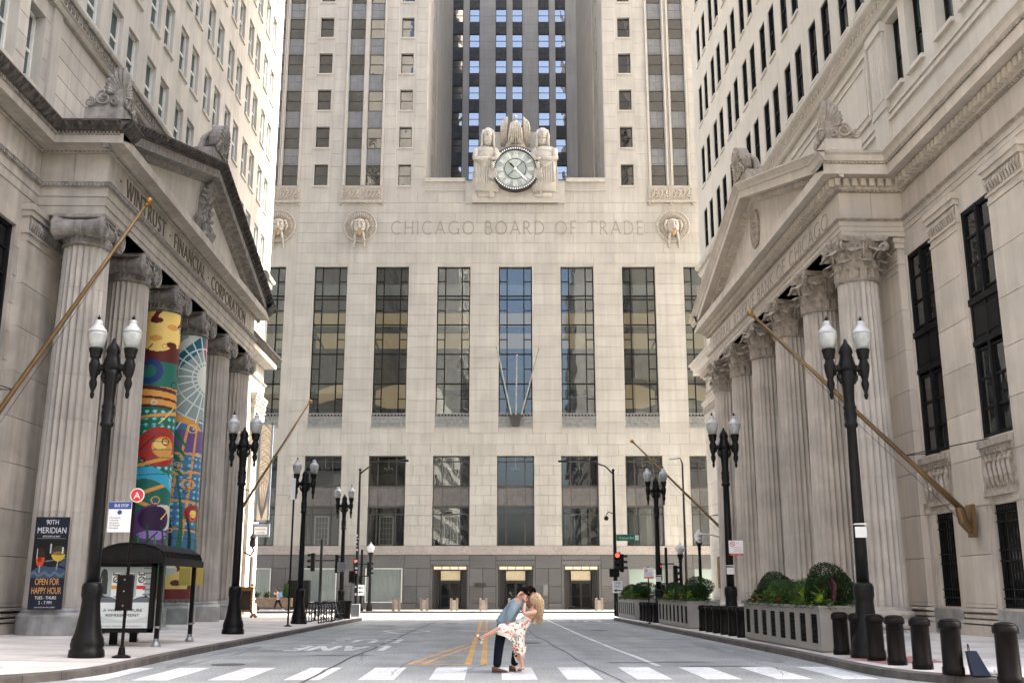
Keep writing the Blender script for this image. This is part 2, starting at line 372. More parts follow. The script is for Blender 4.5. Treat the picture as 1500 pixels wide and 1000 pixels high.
# stroke alphabet for inscriptions
def arc(cx, cy, rx, ry, a0, a1, n=10): return [(cx+rx*math.cos(R(a0+(a1-a0)*i/n)), cy+ry*math.sin(R(a0+(a1-a0)*i/n))) for i in range(n+1)]
GL = {'A': (.8, [[(.0, 0), (.4, 1)], [(.4, 1), (.8, 0)], [(.15, .36), (.65, .36)]]),
 'B': (.55, [[(.05, 0), (.05, 1)], [(.05, 1), (.25, 1)]+arc(.25, .77, .23, .23, 90, -90)+[(.05, .54)], [(.25, .54)]+arc(.28, .27, .27, .27, 90, -90)+[(.05, 0)]]),
 'C': (.85, [arc(.5, .5, .47, .5, 48, 312, 18)]), 'D': (.8, [[(.05, 0), (.05, 1)], [(.05, 1), (.3, 1)]+arc(.3, .5, .48, .5, 90, -90, 14)+[(.05, 0)]]),
 'E': (.5, [[(.05, 0), (.05, 1)], [(.05, 1), (.48, 1)], [(.05, .52), (.42, .52)], [(.05, 0), (.5, 0)]]),
 'F': (.5, [[(.05, 0), (.05, 1)], [(.05, 1), (.48, 1)], [(.05, .5), (.42, .5)]]),
 'G': (.9, [arc(.5, .5, .47, .5, 48, 330, 18), [(.88, .0), (.88, .4)], [(.7, .4), (.95, .4)]]),
 'H': (.75, [[(.05, 0), (.05, 1)], [(.7, 0), (.7, 1)], [(.05, .52), (.7, .52)]]), 'I': (.12, [[(.06, 0), (.06, 1)]]),
 'K': (.7, [[(.05, 0), (.05, 1)], [(.05, .42), (.6, 1)], [(.22, .58), (.7, 0)]]), 'L': (.5, [[(.05, 0), (.05, 1)], [(.05, 0), (.5, 0)]]),
 'N': (.8, [[(.05, 0), (.05, 1)], [(.05, 1), (.75, 0)], [(.75, 0), (.75, 1)]]), 'O': (1., [arc(.5, .5, .47, .5, 0, 360, 24)]),
 'P': (.55, [[(.05, 0), (.05, 1)], [(.05, 1), (.25, 1)]+arc(.25, .74, .26, .26, 90, -90)+[(.05, .48)]]),
 'R': (.65, [[(.05, 0), (.05, 1)], [(.05, 1), (.25, 1)]+arc(.25, .75, .25, .25, 90, -90)+[(.05, .5)], [(.25, .5), (.62, 0)]]),
 'S': (.52, [arc(.27, .75, .21, .24, 35, 270, 10)+arc(.26, .26, .24, .26, 90, -145, 10)[1:]]),
 'T': (.75, [[(.37, 0), (.37, 1)], [(.02, 1), (.73, 1)]]), 'U': (.72, [[(.05, 1), (.05, .35)]+arc(.36, .32, .31, .32, 180, 360, 10)+[(.67, 1)]]),
 'V': (.75, [[(0, 1), (.38, 0)], [(.38, 0), (.75, 1)]]), 'W': (1.1, [[(0, 1), (.3, 0)], [(.3, 0), (.55, 1)], [(.55, 1), (.8, 0)], [(.8, 0), (1.1, 1)]]),
 '.': (.2, [[(.05, .5), (.15, .5)]]), ' ': (.35, []), 'X': (.7, [[(0, 0), (.7, 1)], [(0, 1), (.7, 0)]])}
def inscription(s, f, u0, u1, v0, h, wd, mat, parent, thick=.1, off=(0, 0, 0), track=.28):
    tot = sum(GL[c][0]+track for c in s)-track; k = (u1-u0)/(tot*h); x = u0
    for c in s:
        gw, st = GL[c]
        if st:
            m = MB(f)
            for pl in st:
                for i in range(len(pl)-1):
                    (a, b), (c2, d) = pl[i], pl[i+1]; ax_, ay_ = x+a*h*k, v0+b*h; bx_, by_ = x+c2*h*k, v0+d*h
                    L = math.hypot(bx_-ax_, by_-ay_) or 1; nx, ny = -(by_-ay_)/L*thick*h/2, (bx_-ax_)/L*thick*h/2
                    m.prism([(ax_+nx, ay_+ny), (bx_+nx, by_+ny), (bx_-nx, by_-ny), (ax_-nx, ay_-ny)], 0, wd)
                for (a, b), dirv in ((pl[0], 1), (pl[-1], 1)):
                    if b < .02 or b > .98: m.box(x+(a-.1)*h*k, x+(a+.1)*h*k, v0+b*h-.02*h, v0+b*h+.02*h, 0, wd*.9)
            link('letter', mesh('letter', m, M[mat], off), parent)
        x += (gw+track)*h*k
def painted(name, fn, nu, nv, mapf, parent, mat='print', off=(0, 0, 0)):
    """a printed surface: fn(U,V) arrays in 0..1 -> (H,W,3) sRGB; mapf(u,v)->xyz"""
    U, V = np.meshgrid((np.arange(nu)+.5)/nu, (np.arange(nv)+.5)/nv); img = fn(U, V)
    vs = [mapf(i/nu, j/nv) for j in range(nv+1) for i in range(nu+1)]; vs = [(a-off[0], b-off[1], c-off[2]) for a, b, c in vs]
    n = nu+1; fs = [(j*n+i, j*n+i+1, (j+1)*n+i+1, (j+1)*n+i) for j in range(nv) for i in range(nu)]
    me = bpy.data.meshes.new(name); me.from_pydata(vs, [], fs)
    c = img.reshape(-1, 3); c = np.where(c <= .04045, c/12.92, ((c+.055)/1.055)**2.4)
    c = np.concatenate([c, np.ones((len(c), 1))], 1); c = np.repeat(c, 4, axis=0).astype(np.float32)
    a = me.attributes.new('paint', 'FLOAT_COLOR', 'CORNER'); a.data.foreach_set('color', c.ravel())
    me.materials.append(M[mat]); return link(name, me, parent)
class Art:
    def __init__(s, U, V, base, asp): s.U, s.V, s.a = U, V*asp, asp; s.I = np.zeros(U.shape+(3,)); s.I[:] = base
    def put(s, m, c): s.I[m] = c; return s
    def disc(s, x, y, r, c, ry=None): return s.put(((s.U-x)/r)**2+((s.V-y)/(ry or r))**2 < 1, c)
    def ring(s, x, y, r, w, c): d = np.hypot(s.U-x, s.V-y); return s.put(abs(d-r) < w, c)
    def line(s, x0, y0, x1, y1, w, c):
        dx, dy = x1-x0, y1-y0; t = np.clip(((s.U-x0)*dx+(s.V-y0)*dy)/(dx*dx+dy*dy), 0, 1)
        return s.put(np.hypot(s.U-x0-t*dx, s.V-y0-t*dy) < w, c)
    def blade(s, x0, y0, x1, y1, w, c):
        dx, dy = x1-x0, y1-y0; t = np.clip(((s.U-x0)*dx+(s.V-y0)*dy)/(dx*dx+dy*dy), 0, 1)
        b = np.sin(t*3.14)*.09
        return s.put(np.hypot(s.U-x0-t*dx-b, s.V-y0-t*dy) < w*(1-t*.8), c)
    def rect(s, a, b, c, d, k): return s.put((s.U > a) & (s.U < b) & (s.V > c) & (s.V < d), k)
# ------------------------------------------------------------------ ground, roads, pavements
def sheet(name, f, xs, ys, mat, dz=0., step=4):
    m = MB(); nx = max(1, int((xs[1]-xs[0])/step)); ny = max(1, int((ys[1]-ys[0])/step))
    vs = [(xs[0]+(xs[1]-xs[0])*i/nx, ys[0]+(ys[1]-ys[0])*j/ny) for j in range(ny+1) for i in range(nx+1)]
    m.add([(x, y, f(x, y)+dz) for x, y in vs], [(j*(nx+1)+i, j*(nx+1)+i+1, (j+1)*(nx+1)+i+1, (j+1)*(nx+1)+i) for j in range(ny) for i in range(nx)])
    return struct(name, m, mat)
g0 = MB(); g0.add([(-900, -900, -.6), (900, -900, -.6), (900, 1200, -.6), (-900, 1200, -.6)], [(0, 1, 2, 3)]); struct('ground', g0, 'concrete')
road = sheet('road', lambda x, y: gz(y), (-60, 60), (-80, 84), 'asphalt', 0, 2)
KL, KR = -7.3, 7.25
def smooth_h(o):
    o.data.polygons.foreach_set('use_smooth', [True]*len(o.data.polygons))
smooth_h(road)
def kerbline(pts, w=-.16):   # pts plan, kerb top at pavement height; inner side = left of travel
    m = MB()
    for i in range(len(pts)-1):
        a, b = Vector(pts[i]), Vector(pts[i+1]); d = (b-a).normalized(); n = Vector((-d.y, d.x))*w
        L = (b-a).length; k = max(1, int(L/1.8))
        for j in range(k):
            p, q = a+(b-a)*(j/k), a+(b-a)*((j+1)/k)-d*.012
            za, zb = gz(p.y), gz(q.y)
            m.add([(p.x, p.y, za-.1), (q.x, q.y, zb-.1), (q.x+n.x, q.y+n.y, zb-.1), (p.x+n.x, p.y+n.y, za-.1),
                   (p.x, p.y, za+.135), (q.x, q.y, zb+.135), (q.x+n.x, q.y+n.y, zb+.158), (p.x+n.x, p.y+n.y, za+.158)],
                  [(0, 1, 5, 4), (1, 2, 6, 5), (2, 3, 7, 6), (3, 0, 4, 7), (4, 5, 6, 7)])
    return m
def cr(cx, cy, r, a0, a1, n=8): return [(cx+r*math.cos(R(a0+(a1-a0)*i/n)), cy+r*math.sin(R(a0+(a1-a0)*i/n))) for i in range(n+1)]
# left pavement outline: from far corner round to near corner
Lout = [(-40, 67.4)]+cr(KL-5, 62.4, 5, 90, 0)+[(KL, 21.3)]+cr(KL-4.2, 21.3, 4.2, 0, -90)+[(-40, 17.1)]
Rout = [(40, 17.1)]+cr(KR+4.4, 21.0, 4.4, -90, -180)+[(KR, 62.4)]+cr(KR+5, 62.4, 5, 180, 90)+[(40, 67.4)]
struct('kerb', kerbline([(x, y) for x, y in Lout][::-1][::-1]), 'kerb'); struct('kerb', kerbline(Rout), 'kerb')
def pavement(out, sgn):
    m = MB(); n = len(out)
    # fan of strips towards the building side, following the gentle fall
    inner = []
    for x, y in out: inner.append((sgn*40, y))
    X = [0, .16, .8, 2, 3.6, 5.2, 7, 12]
    vs = []; rows = []
    ys = sorted({round(y, 3) for x, y in out if abs(x) < 39}|set(np.arange(24, 60, 3.)))
    def edge(y):
        best = None
        for (x0, y0), (x1, y1) in zip(out[:-1], out[1:]):
            if min(y0, y1) <= y <= max(y0, y1) and abs(y1-y0) > 1e-6:
                x = x0+(x1-x0)*(y-y0)/(y1-y0); best = x if best is None or abs(x) < abs(best) else best
        return best
    ys = [y for y in ys if edge(y) is not None]
    for y in ys:
        e = edge(y)+sgn*.15
        for x in [e, sgn*9.5, sgn*12, sgn*14.4, sgn*40]:
            x = x if abs(x) >= abs(e) else e+sgn*.01*abs(x)
            vs.append((x, y, pz(x, y)))
    k = 5; m.add(vs, [(j*k+i, j*k+i+1, (j+1)*k+i+1, (j+1)*k+i) for j in range(len(ys)-1) for i in range(k-1)]); return m
struct('pavement', pavement(Lout, -1), 'concrete'); struct('pavement', pavement(Rout, 1), 'concrete')
# pavement slabs (scored concrete flags) laid on the walk, each its own piece
def flags(sgn, x0, x1, ys, base, lim):
    c = 0; rest = MB()
    for j in range(len(ys)-1):
        n = max(1, round((x1-x0)/1.6))
        for i in range(n):
            a, b = x0+(x1-x0)*i/n+.012, x0+(x1-x0)*(i+1)/n-.012; p, q = ys[j]+.012, ys[j+1]-.012
            m = MB(); pts = [(sgn*a, p), (sgn*b, p), (sgn*b, q), (sgn*a, q)]
            vs = [(x, y, pz(x, y)+.001) for x, y in pts]+[(x, y, pz(x, y)+.008) for x, y in pts]; fs = [(4, 5, 6, 7), (0, 1, 5, 4), (1, 2, 6, 5), (2, 3, 7, 6), (3, 0, 4, 7)]
            if c < lim: m.add(vs, fs, random.uniform(-1, 1)); link('paving_slab', mesh('paving_slab', m, M['concrete']), base); c += 1
            else: rest.add(vs, fs, random.uniform(-1, 1))
    if rest.v: link('far_paving_slabs', mesh('far_paving_slabs', rest, M['concrete']), base, kind='stuff')
pavL = [o for o in COL.objects if o.name.startswith('pavement')]
flags(-1, 7.5, 14.7, vl(22, 58, 1.75), pavL[0], 110); flags(1, 7.45, 14.2, vl(22, 58, 1.75), pavL[1], 110)
# pavement in front of the tower (rotated with the facade)
D = 88.; TX, TY = D*math.sin(-YAW), D*math.cos(-YAW)
def tw(x, y):  # tower-local -> world plan
    c, s = math.cos(YAW), math.sin(YAW); return (TX+x*c-y*s, TY+x*s+y*c)
pm_ = MB(); a = [tw(-60, -6.4), tw(60, -6.4), tw(60, 1), tw(-60, 1)]
pm_.add([(x, y, -.09) for x, y in a]+[(x, y, -.4) for x, y in a], [(0, 1, 2, 3), (0, 1, 5, 4)]); struct('pavement', pm_, 'concrete')
kk = MB(); a = [tw(-60, -6.6), tw(60, -6.6), tw(60, -6.4), tw(-60, -6.4)]
kk.add([(x, y, -.088) for x, y in a]+[(x, y, -.4) for x, y in a], [(0, 1, 2, 3), (0, 1, 5, 4)]); struct('kerb', kk, 'kerb')
# markings
def mark(name, poly, mat='paint', dz=.004, label=None):
    m = MB(); n = len(poly); m.add([(x, y, gz(y)+dz) for x, y in poly], [tuple(range(n))])
    o = part(name, m, mat, road, label=label); return o
for i, (xc) in enumerate([-8.55, -7.2, -6.05, -4.70, -3.35, -2.02, -.75, .57, 1.75, 3.01, 4.27, 5.55, 6.75]):
    if xc < KL-.3: continue
    mark('crosswalk_bar', [(xc-.32, 19.65), (xc+.32, 19.65), (xc+.32, 22.65), (xc-.32, 22.65)])
def stroke(name, pts, wd, mat, dz=.005):
    for a, b in zip(pts[:-1], pts[1:]):
        dx, dy = b[0]-a[0], b[1]-a[1]; L = math.hypot(dx, dy); nx, ny = -dy/L*wd/2, dx/L*wd/2
        n = max(1, int(L/1.0))
        for k in range(n):
            p = (a[0]+dx*k/n, a[1]+dy*k/n); q = (a[0]+dx*(k+1)/n, a[1]+dy*(k+1)/n)
            mark(name, [(p[0]+nx, p[1]+ny), (p[0]-nx, p[1]-ny), (q[0]-nx, q[1]-ny), (q[0]+nx, q[1]+ny)], mat, dz)
stroke('yellow_line', [(-.44, 23.4), (-.42, 62)], .14, 'yellow'); stroke('yellow_line', [(-.10, 23.4), (-.10, 62)], .14, 'yellow')
stroke('yellow_line', [(-1.72, 23.5), (-.6, 33)], .10, 'yellow', .006); stroke('yellow_line', [(-1.42, 23.5), (-.48, 31.5)], .10, 'yellow', .007)
stroke('yellow_hatch', [(-1.7, 23.5), (-.5, 23.5)], .16, 'yellow', .008)
for y, x in ((25.8, -1.1), (28.5, -.78)): stroke('yellow_hatch', [(x, y), (-.5, y)], .13, 'yellow', .008)
stroke('lane_line', [(3.6, 23.0), (3.45, 30), (3.4, 40), (3.45, 64)], .13, 'paint')
def roadword(word, xc, y0, h, wd, rev=True):
    tot = sum(GL[c][0]+.3 for c in word)-.3; k = wd/tot; x = xc-wd/2
    for ch in word:
        gw, st = GL[ch]
        for pl in st:
            for (a, b), (c2, d) in zip(pl[:-1], pl[1:]):
                p, q = (x+a*k, y0+b*h), (x+c2*k, y0+d*h); L = math.hypot(q[0]-p[0], q[1]-p[1])
                if L < .02: continue
                mark('painted_letter', [(p[0]-.06, p[1]-.03), (p[0]+.06, p[1]-.03), (q[0]+.06, q[1]+.03), (q[0]-.06, q[1]+.03)], 'paint', .0045+random.random()*.0005)
        x += (gw+.3)*k
# the kerb-lane letters read from the far side (traffic comes towards the camera)
def roadword_far(word, xc, y0, h, wd):
    tot = sum(GL[c][0]+.3 for c in word)-.3; k = wd/tot; x = xc+wd/2
    for ch in word:
        gw, st = GL[ch]; m = MB(); z = .005
        for pl in st:
            for (a, b), (c2, d) in zip(pl[:-1], pl[1:]):
                p, q = (x-a*k, y0-b*h), (x-c2*k, y0-d*h)
                if abs(p[0]-q[0])+abs(p[1]-q[1]) < .02: continue
                if abs(q[1]-p[1]) < .15*h: poly = [(p[0], p[1]-.17), (q[0], q[1]-.17), (q[0], q[1]+.17), (p[0], p[1]+.17)]
                else: poly = [(p[0]-.1, p[1]), (p[0]+.1, p[1]), (q[0]+.1, q[1]), (q[0]-.1, q[1])]
                z += .0012; m.add([(X, Y, gz(Y)+z) for X, Y in poly], [(0, 1, 2, 3)])
        part('painted_letter', m, 'paint', road); x -= (gw+.3)*k
roadword_far('LANE', -4.15, 31.6, 2.6, 2.6); roadword_far('BUS', -3.9, 36.2, 2.6, 2.1); roadword_far('BUS', 5.2, 62.5, 2.8, 2.2)
stroke('painted_diamond', [(-4.3, 44.5), (-3.4, 47.5), (-2.4, 44.5), (-3.4, 41.5), (-4.3, 44.5)], .14, 'paint')
# tar seams, cracks and patches
def crack(pts, wd=.035):
    q = []
    for a, b in zip(pts[:-1], pts[1:]):
        n = 8
        for k in range(n): q.append((a[0]+(b[0]-a[0])*k/n+random.uniform(-.04, .04), a[1]+(b[1]-a[1])*k/n))
    q.append(pts[-1]); m = MB()
    for a, b in zip(q[:-1], q[1:]):
        m.add([(a[0]-wd, a[1], gz(a[1])+.0062), (a[0]+wd, a[1], gz(a[1])+.0062), (b[0]+wd, b[1], gz(b[1])+.0062), (b[0]-wd, b[1], gz(b[1])+.0062)], [(0, 1, 2, 3)])
    part('tar_seam', m, 'seam', road)
crack([(-3.3, 16), (-3.25, 22), (-3.2, 30), (-3.1, 46), (-2.95, 60)]); crack([(2.4, 18), (2.05, 25), (1.7, 40), (1.6, 60)], .018)
random.seed(21)
for _ in range(26):
    x_, y_ = random.uniform(-6.5, 6.5), random.uniform(17, 60); crack([(x_, y_), (x_+random.uniform(-.5, .5), y_+random.uniform(.8, 2.5)), (x_+random.uniform(-.8, .8), y_+random.uniform(3, 5))], random.uniform(.006, .014))
for a in [(-3.6, 26.9, .9), (-3.2, 31.5, .8), (-2.7, 34.6, .7), (3.2, 24.0, .7), (4.4, 24.2, .7), (4.0, 33, .8), (-5.2, 29, 1.3), (7.9, 21.5, .01), (4.9, 22.9, .9), (-5.9, 36, .8), (-1.6, 48, 1.), (6.0, 31, .6)]:
    if a[2] < .1: continue
    x, y, l = a; m = MB(); pts = [(x-l, y-.06), (x-l*.5, y-.11), (x+l*.6, y-.08), (x+l, y-.02), (x+l*.5, y+.09), (x-l*.7, y+.08)]
    m.add([(p, q, gz(q)+.0068) for p, q in pts], [tuple(range(6))]); part('asphalt_patch', m, 'seam', road)
for x, y, a_, b_ in ((6.45, 29, .9, 10.5), (-6.6, 27, .7, 9), (-5, 52, 1.0, 3)):
    m = MB(); n = 14; m.add([(x+a_*.5*math.cos(k*6.283/n)*random.uniform(.75, 1.1), y+b_*.5*math.sin(k*6.283/n), gz(y+b_*.5*math.sin(k*6.283/n))+.0035) for k in range(n)], [tuple(range(n))]); part('asphalt_patch', m, 'patch', road)
for mx_, my_ in ((1.3, 33.5), (4.6, 45.), (-1.9, 56.)):
    mh = MB(); mh.lathe([(.33, 0), (.33, .006), (.28, .009), (1e-4, .009)], (mx_, my_, gz(my_)+.001), 20); part('manhole_cover', mh, 'seam', road)
mh = MB(); mh.lathe([(.36, 0), (.36, .006), (.30, .009), (1e-4, .009)], (-5.6, 23.6, gz(24)+.001), 20); part('manhole_cover', mh, 'seam', road)
ta = MB(); ta.add([(x, y, pz(x, y)+.012) for x, y in ((-11.2, 18.2), (-9.5, 18.2), (-8.9, 20.3), (-10.6, 20.3))], [(0, 1, 2, 3)]); part('tactile_paving', ta, 'ramp', pavL[0])
ta = MB(); ta.add([(x, y, pz(x, y)+.012) for x, y in ((7.75, 21.3), (9.0, 21.3), (9.0, 23.0), (7.5, 23.0))], [(0, 1, 2, 3)]); part('tactile_paving', ta, 'ramp', pavL[1])
ta = MB(); ta.box(KL-.3, KL-.15, 15, 16, 0, .1)

# ------------------------------------------------------------------ the tower at the end of the street
FC = lambda u, v, w: (u, -w, v)
tower = thing('limestone_tower', 'huge pale limestone skyscraper closing the street, with clock and carved inscription', 'skyscraper', (TX, TY, -.09), YAW)
def z_(v): return v+.09   # local heights are measured from world zero
FC = lambda u, v, w: (u, -w, v+.09)
def tp(name, mb, mat, parent=tower, smooth=False, label=None, kind=None): return part(name, mb, mat, parent, smooth, label, kind)
CX, BAY = .30, 5.406
TALL = [(CX+BAY*k-1.45, CX+BAY*k+1.45, 14.91, 29.16) for k in range(-4, 5)]
LOW = [(CX+BAY*k-1.56, CX+BAY*k+1.56, 5.0, 12.47) for k in range(-4, 5)]
rows = [36.72+3.66*k for k in range(8)]
SING = [(-17.82, -16.58), (-10.25, -9.1), (9.80, 10.95), (17.3, 18.5)]
PAIR = [(-22.4, -21.05), (-20.71, -19.3), (-15.0, -13.62), (-13.18, -11.85), (12.55, 13.87), (14.52, 15.85)]
ops = TALL+LOW; W0, W1 = -25.5, 26
m = MB(FC); grid_wall(m, W0, W1, 4.3, 36.72, ops, .55)
wg = [(a, b, r, r+2.05) for a, b in SING for r in rows]; st = [(a, b, 36.72, 66) for a, b in PAIR]
grid_wall(m, -7.75, 8.35, 36.72, 37.2, []); grid_wall(m, W0, -7.75, 36.72, 100, [o for o in wg+st if o[1] < 0], .35); grid_wall(m, 8.35, W1, 36.72, 100, [o for o in wg+st if o[0] > 0], .35)  # plain wall above the top windows is added height that blocks the sun
m.add([(W0, 100, 0), (-7.75, 100, 0), (-7.75, 100, -34), (W0, 100, -34), (W1, 100, 0), (8.35, 100, 0), (8.35, 100, -34), (W1, 100, -34)], [(0, 1, 2, 3), (4, 5, 6, 7)])
m.add([(W0, 0, 0), (W0, 100, 0), (W0, 100, -34), (W0, 0, -34), (W1, 0, 0), (W1, 100, 0), (W1, 100, -34), (W1, 0, -34)], [(0, 1, 2, 3), (4, 5, 6, 7)])
m.add([(-7.75, 37.2, 0), (8.35, 37.2, 0), (8.35, 37.2, -34), (-7.75, 37.2, -34)], [(0, 1, 2, 3)])
tp('wall', m, 'lime')
q = MB(FC); q.box(W0, W1, -1, 37.1, -34.2, -34.05); q.box(W0, -12, 37.2, 100, -34.2, -34.05); q.box(12.6, W1, 37.2, 100, -34.2, -34.05); tp('back_wall', q, 'lime')
# ashlar blocks: nearest/lowest ones as single pieces
crs = vl(5.0, 14.91, .9)+vl(14.91, 29.16, .95)[1:]+vl(29.16, 36.72, .84)[1:]
stones(tower, FC, -19, 19.5, vl(12.47, 36.0, .93), TALL, 1.75, 'lime', .025, .014, 290, prio=lambda c: (abs(c[2]-25) > 12, abs(c[0]-c[1]) < .4, random.random()))
stones(tower, FC, -24, 24, vl(5.0, 12.47, .83), LOW, 1.5, 'lime', .025, .018, 0)
for s in (-1, 1):
    a, b = (W0+.5, -7.8) if s < 0 else (8.4, W1-.5)
    stones(tower, FC, a, b, vl(37.3, 63, 1.22), [(x-.25, y+.25, 0, 99) for x, y in PAIR+SING], 1.9, 'lime', .02, .02, 0)
# pilaster ribs beside the paired window strips
m = MB(FC)
for a, b in PAIR:
    for x in (a-.22, b+.06): m.box(x, x+.14, 36.72, 65.9, .002, .13)
tp('pilaster_rib', m, 'limeplain', kind='stuff')
# copings
m = MB(FC); m.box(-7.8, -4.2, 37.05, 37.4, -.5, .18); m.box(-7.8, -4.2, 36.2, 36.3, 0, .08); tp('coping', m, 'limeplain')
m = MB(FC); m.box(4.85, 8.4, 37.05, 37.4, -.5, .18); m.box(4.85, 8.4, 36.2, 36.3, 0, .08); tp('coping', m, 'limeplain')
# ---- tall hall windows
FR_T = MB(FC); hw, z0, z1 = 1.45, 16.09, 29.16; wd = -.42
bands = [z1-2.614*k for k in range(6)]
def bar(m, a, b, c, d, w0=wd-.06, w1=wd+.05): m.box(a, b, c, d, w0, w1)
for x in (-hw, -.735-.04, .735-.04, hw-.09): bar(FR_T, x, x+.09, z0, z1, w1=wd+.08)
for z in bands: bar(FR_T, -hw, hw, z-.05, z+.05)
bar(FR_T, -hw, hw, bands[1]-.36, bands[1]-.27)
for k in range(5):
    zc = (bands[k]+bands[k+1])/2
    for a, b in ((-hw, -.735), (.735, hw)): bar(FR_T, a, b, zc-.035, zc+.035)
fr_me = mesh('window_frame', FR_T, M['dframe'])
def pane_me(a, b, c, d, mat):
    m = MB(FC); m.add([(a, c, 0), (b, c, 0), (b, d, 0), (a, d, 0)], [(0, 1, 2, 3)]); return mesh('pane', m, M[mat], (0, 0, .09))
pc = [pane_me(-.70, .70, -2.56, 0, 'bglass'), pane_me(0, .62, -1.24, 0, 'bglass')]
bl = MB(FC); bl.box(-hw, hw, bands[1]+.05, bands[1]+1.12, wd-.35, wd-.32); bl_me = mesh('blind', bl, M['blind'])
sl = MB(FC); sl.box(-hw-.5, hw+.5, bands[1]-1.25, bands[1]-.3, wd-.9, wd-.35); sl_me = mesh('floor_edge', sl, M['darkbrown'])
gm = MB(FC); gm.box(-1.47, 1.47, 14.93, 15.75, -.12, -.06)
for i in range(11): # cresting scallops and ribs of the cast grille
    x = -1.4+.28*i; gm.tube([(x-.12, 16.05, -.02), (x-.10, 15.86, -.02), (x, 15.76, -.02), (x+.10, 15.86, -.02), (x+.12, 16.05, -.02)], .028, 5)
    gm.box(x-.02, x+.02, 14.95, 15.75, -.06, .0); gm.lathe([(.09, -.06), (.05, -.01), (1e-4, -.01)], (x+.14, 15.3, 0), 6)
gm.box(-1.47, 1.47, 15.72, 15.79, -.1, .03); gm.box(-1.47, 1.47, 16.02, 16.09, -.1, .03); gm.box(-1.5, 1.5, 14.85, 14.97, -.1, .06)
gm_me = mesh('cast_grille', gm, M['grille'])
for k in range(-4, 5):
    X = CX+BAY*k; f = link('tall_window', fr_me, tower, (X, 0, 0))
    if abs(k) <= 3:
        for j in range(5):
            zt = bands[j]-.03
            link('pane', pc[0], f, (0, .42, zt+.09))
            for s in (-1, 1):
                for h in (0, 1): link('pane', pc[1], f, (-.735-.65 if s < 0 else .775, .42, zt+.09-h*1.307))
    else:
        q = MB(FC); q.box(-hw, hw, z0, z1, wd-.02, wd-.015); part('glazing', q, 'bglass', f)
    link('blind', bl_me, f); link('floor_edge', sl_me, f); link('cast_grille', gm_me, tower, (X, 0, 0))
# hall behind the tall windows
m = MB(FC); m.box(W0+.2, W1-.2, 14, 14.2, -14, -1.6); m.box(W0+.2, W1-.2, 14, 30, -14, -13.8); tp('hall_back_wall', m, 'interior'); m = MB(FC); m.box(W0+.2, W1-.2, 29.7, 29.9, -14.2, -.02); m.box(W0+.1, W0+.3, 14, 30, -14, -.6); m.box(W1-.3, W1-.1, 14, 30, -14, -.6); tp('hall_shell', m, 'dark')
m = MB(FC)
for k in range(-5, 6):
    X = CX+BAY*k; 
    for i in range(5):  # curved warm coves
        a0, a1 = i/5, (i+1)/5; za, zb = 25.3-.7*a0**2, 25.3-.7*a1**2
        m.add([(X-2.6, za, -1.6-11*a0), (X+2.6, za, -1.6-11*a0), (X+2.6, zb, -1.6-11*a1), (X-2.6, zb, -1.6-11*a1)], [(0, 1, 2, 3)])
tp('hall_ceiling', m, 'litwarm')
m = MB(FC)
for k in (-4, -3, -2, 2, 3, 4):
    X = CX+BAY*k; n_ = 8
    m.add([(X-2.2+4.4*i/n_, z_c, -7.9) for i in range(n_+1) for z_c in (18.2+.5*math.sin(math.pi*i/n_)*(1 if k % 2 else -1), 19.5+.6*math.sin(math.pi*i/n_))], [(2*i, 2*i+2, 2*i+3, 2*i+1) for i in range(n_)])
tp('hall_light_cove', m, 'litwarm')
m = MB(FC)
for k in range(-5, 6):
    X = CX+BAY*k; m.box(X-2.7, X+2.7, 24.2, 24.75, -4.6, -4.2); m.box(X+2.2, X+3.2, 14, 30, -6, -3); m.box(X-2.7, X+2.7, 19.2, 19.7, -9, -8.4)
m.box(W0+.2, W1-.2, 16.0, 17.3, -5, -4.8); tp('hall_beams', m, 'darkbrown')
# ---- two-storey lower windows
Fm = MB(FC); h = 1.56
for x in (-h, -.84, .74, h-.1): bar(Fm, x, x+.1, 5.0, 8.2, -.34, -.2); bar(Fm, x, x+.1, 9.9, 12.47, -.34, -.2)
for z in (5.0, 7.55, 8.12, 9.9, 11.95, 12.38): bar(Fm, -h, h, z, z+.09, -.34, -.2)
Fm.tube([(-h, 12.5, -.05), (-.9, 12.55, -.05), (0, 12.72, -.05), (.9, 12.55, -.05), (h, 12.5, -.05)], .045, 6); Fm.ball((0, 12.78, -.05), .09, 8); Fm.ball((-.9, 12.6, -.05), .06, 6); Fm.ball((.9, 12.6, -.05), .06, 6)
lw_me = mesh('window_frame', Fm, M['frame'])
Sm = MB(FC); Sm.box(-h, h, 8.2, 9.9, -.4, -.3)
for a, b in ((-h, -.8), (-.8, .78), (.78, h)):
    Sm.slab(a+.06, b-.06, 8.3, 9.8, -.3, -.25, .04)
for i in range(4):
    for s in (-1, 1): Sm.tube([(s*(.1+.16*i), 8.5, -.25), (s*(.25+.16*i), 8.9, -.235), (s*(.06+.14*i), 9.25, -.235), (s*(.2+.14*i), 9.6, -.25)], .02, 4)
sp_me = mesh('spandrel', Sm, M['spandrel'])
lp = {}
def lpane(a, b, c, d):
    key = (round(b-a, 2), round(d-c, 2))
    if key not in lp: lp[key] = pane_me(0, b-a, 0, d-c, 'bglass')
    return lp[key]
Im = MB(FC)
Im.box(-.62, -.5, 5.1, 7.5, -.62, -.56); Im.box(.5, .62, 5.1, 7.5, -.62, -.56); Im.box(-.62, .62, 7.38, 7.5, -.62, -.56); Im.box(-.6, .6, 5.05, 5.15, -.62, -.56)
for i in range(1, 4): Im.box(-.5+.25*i-.012, -.5+.25*i+.012, 5.1, 7.4, -.61, -.58)
for i in range(1, 5): Im.box(-.5, .5, 5.12+.45*i-.012, 5.12+.45*i+.012, -.61, -.58)
in_me = mesh('inner_sash', Im, M['wframe'])
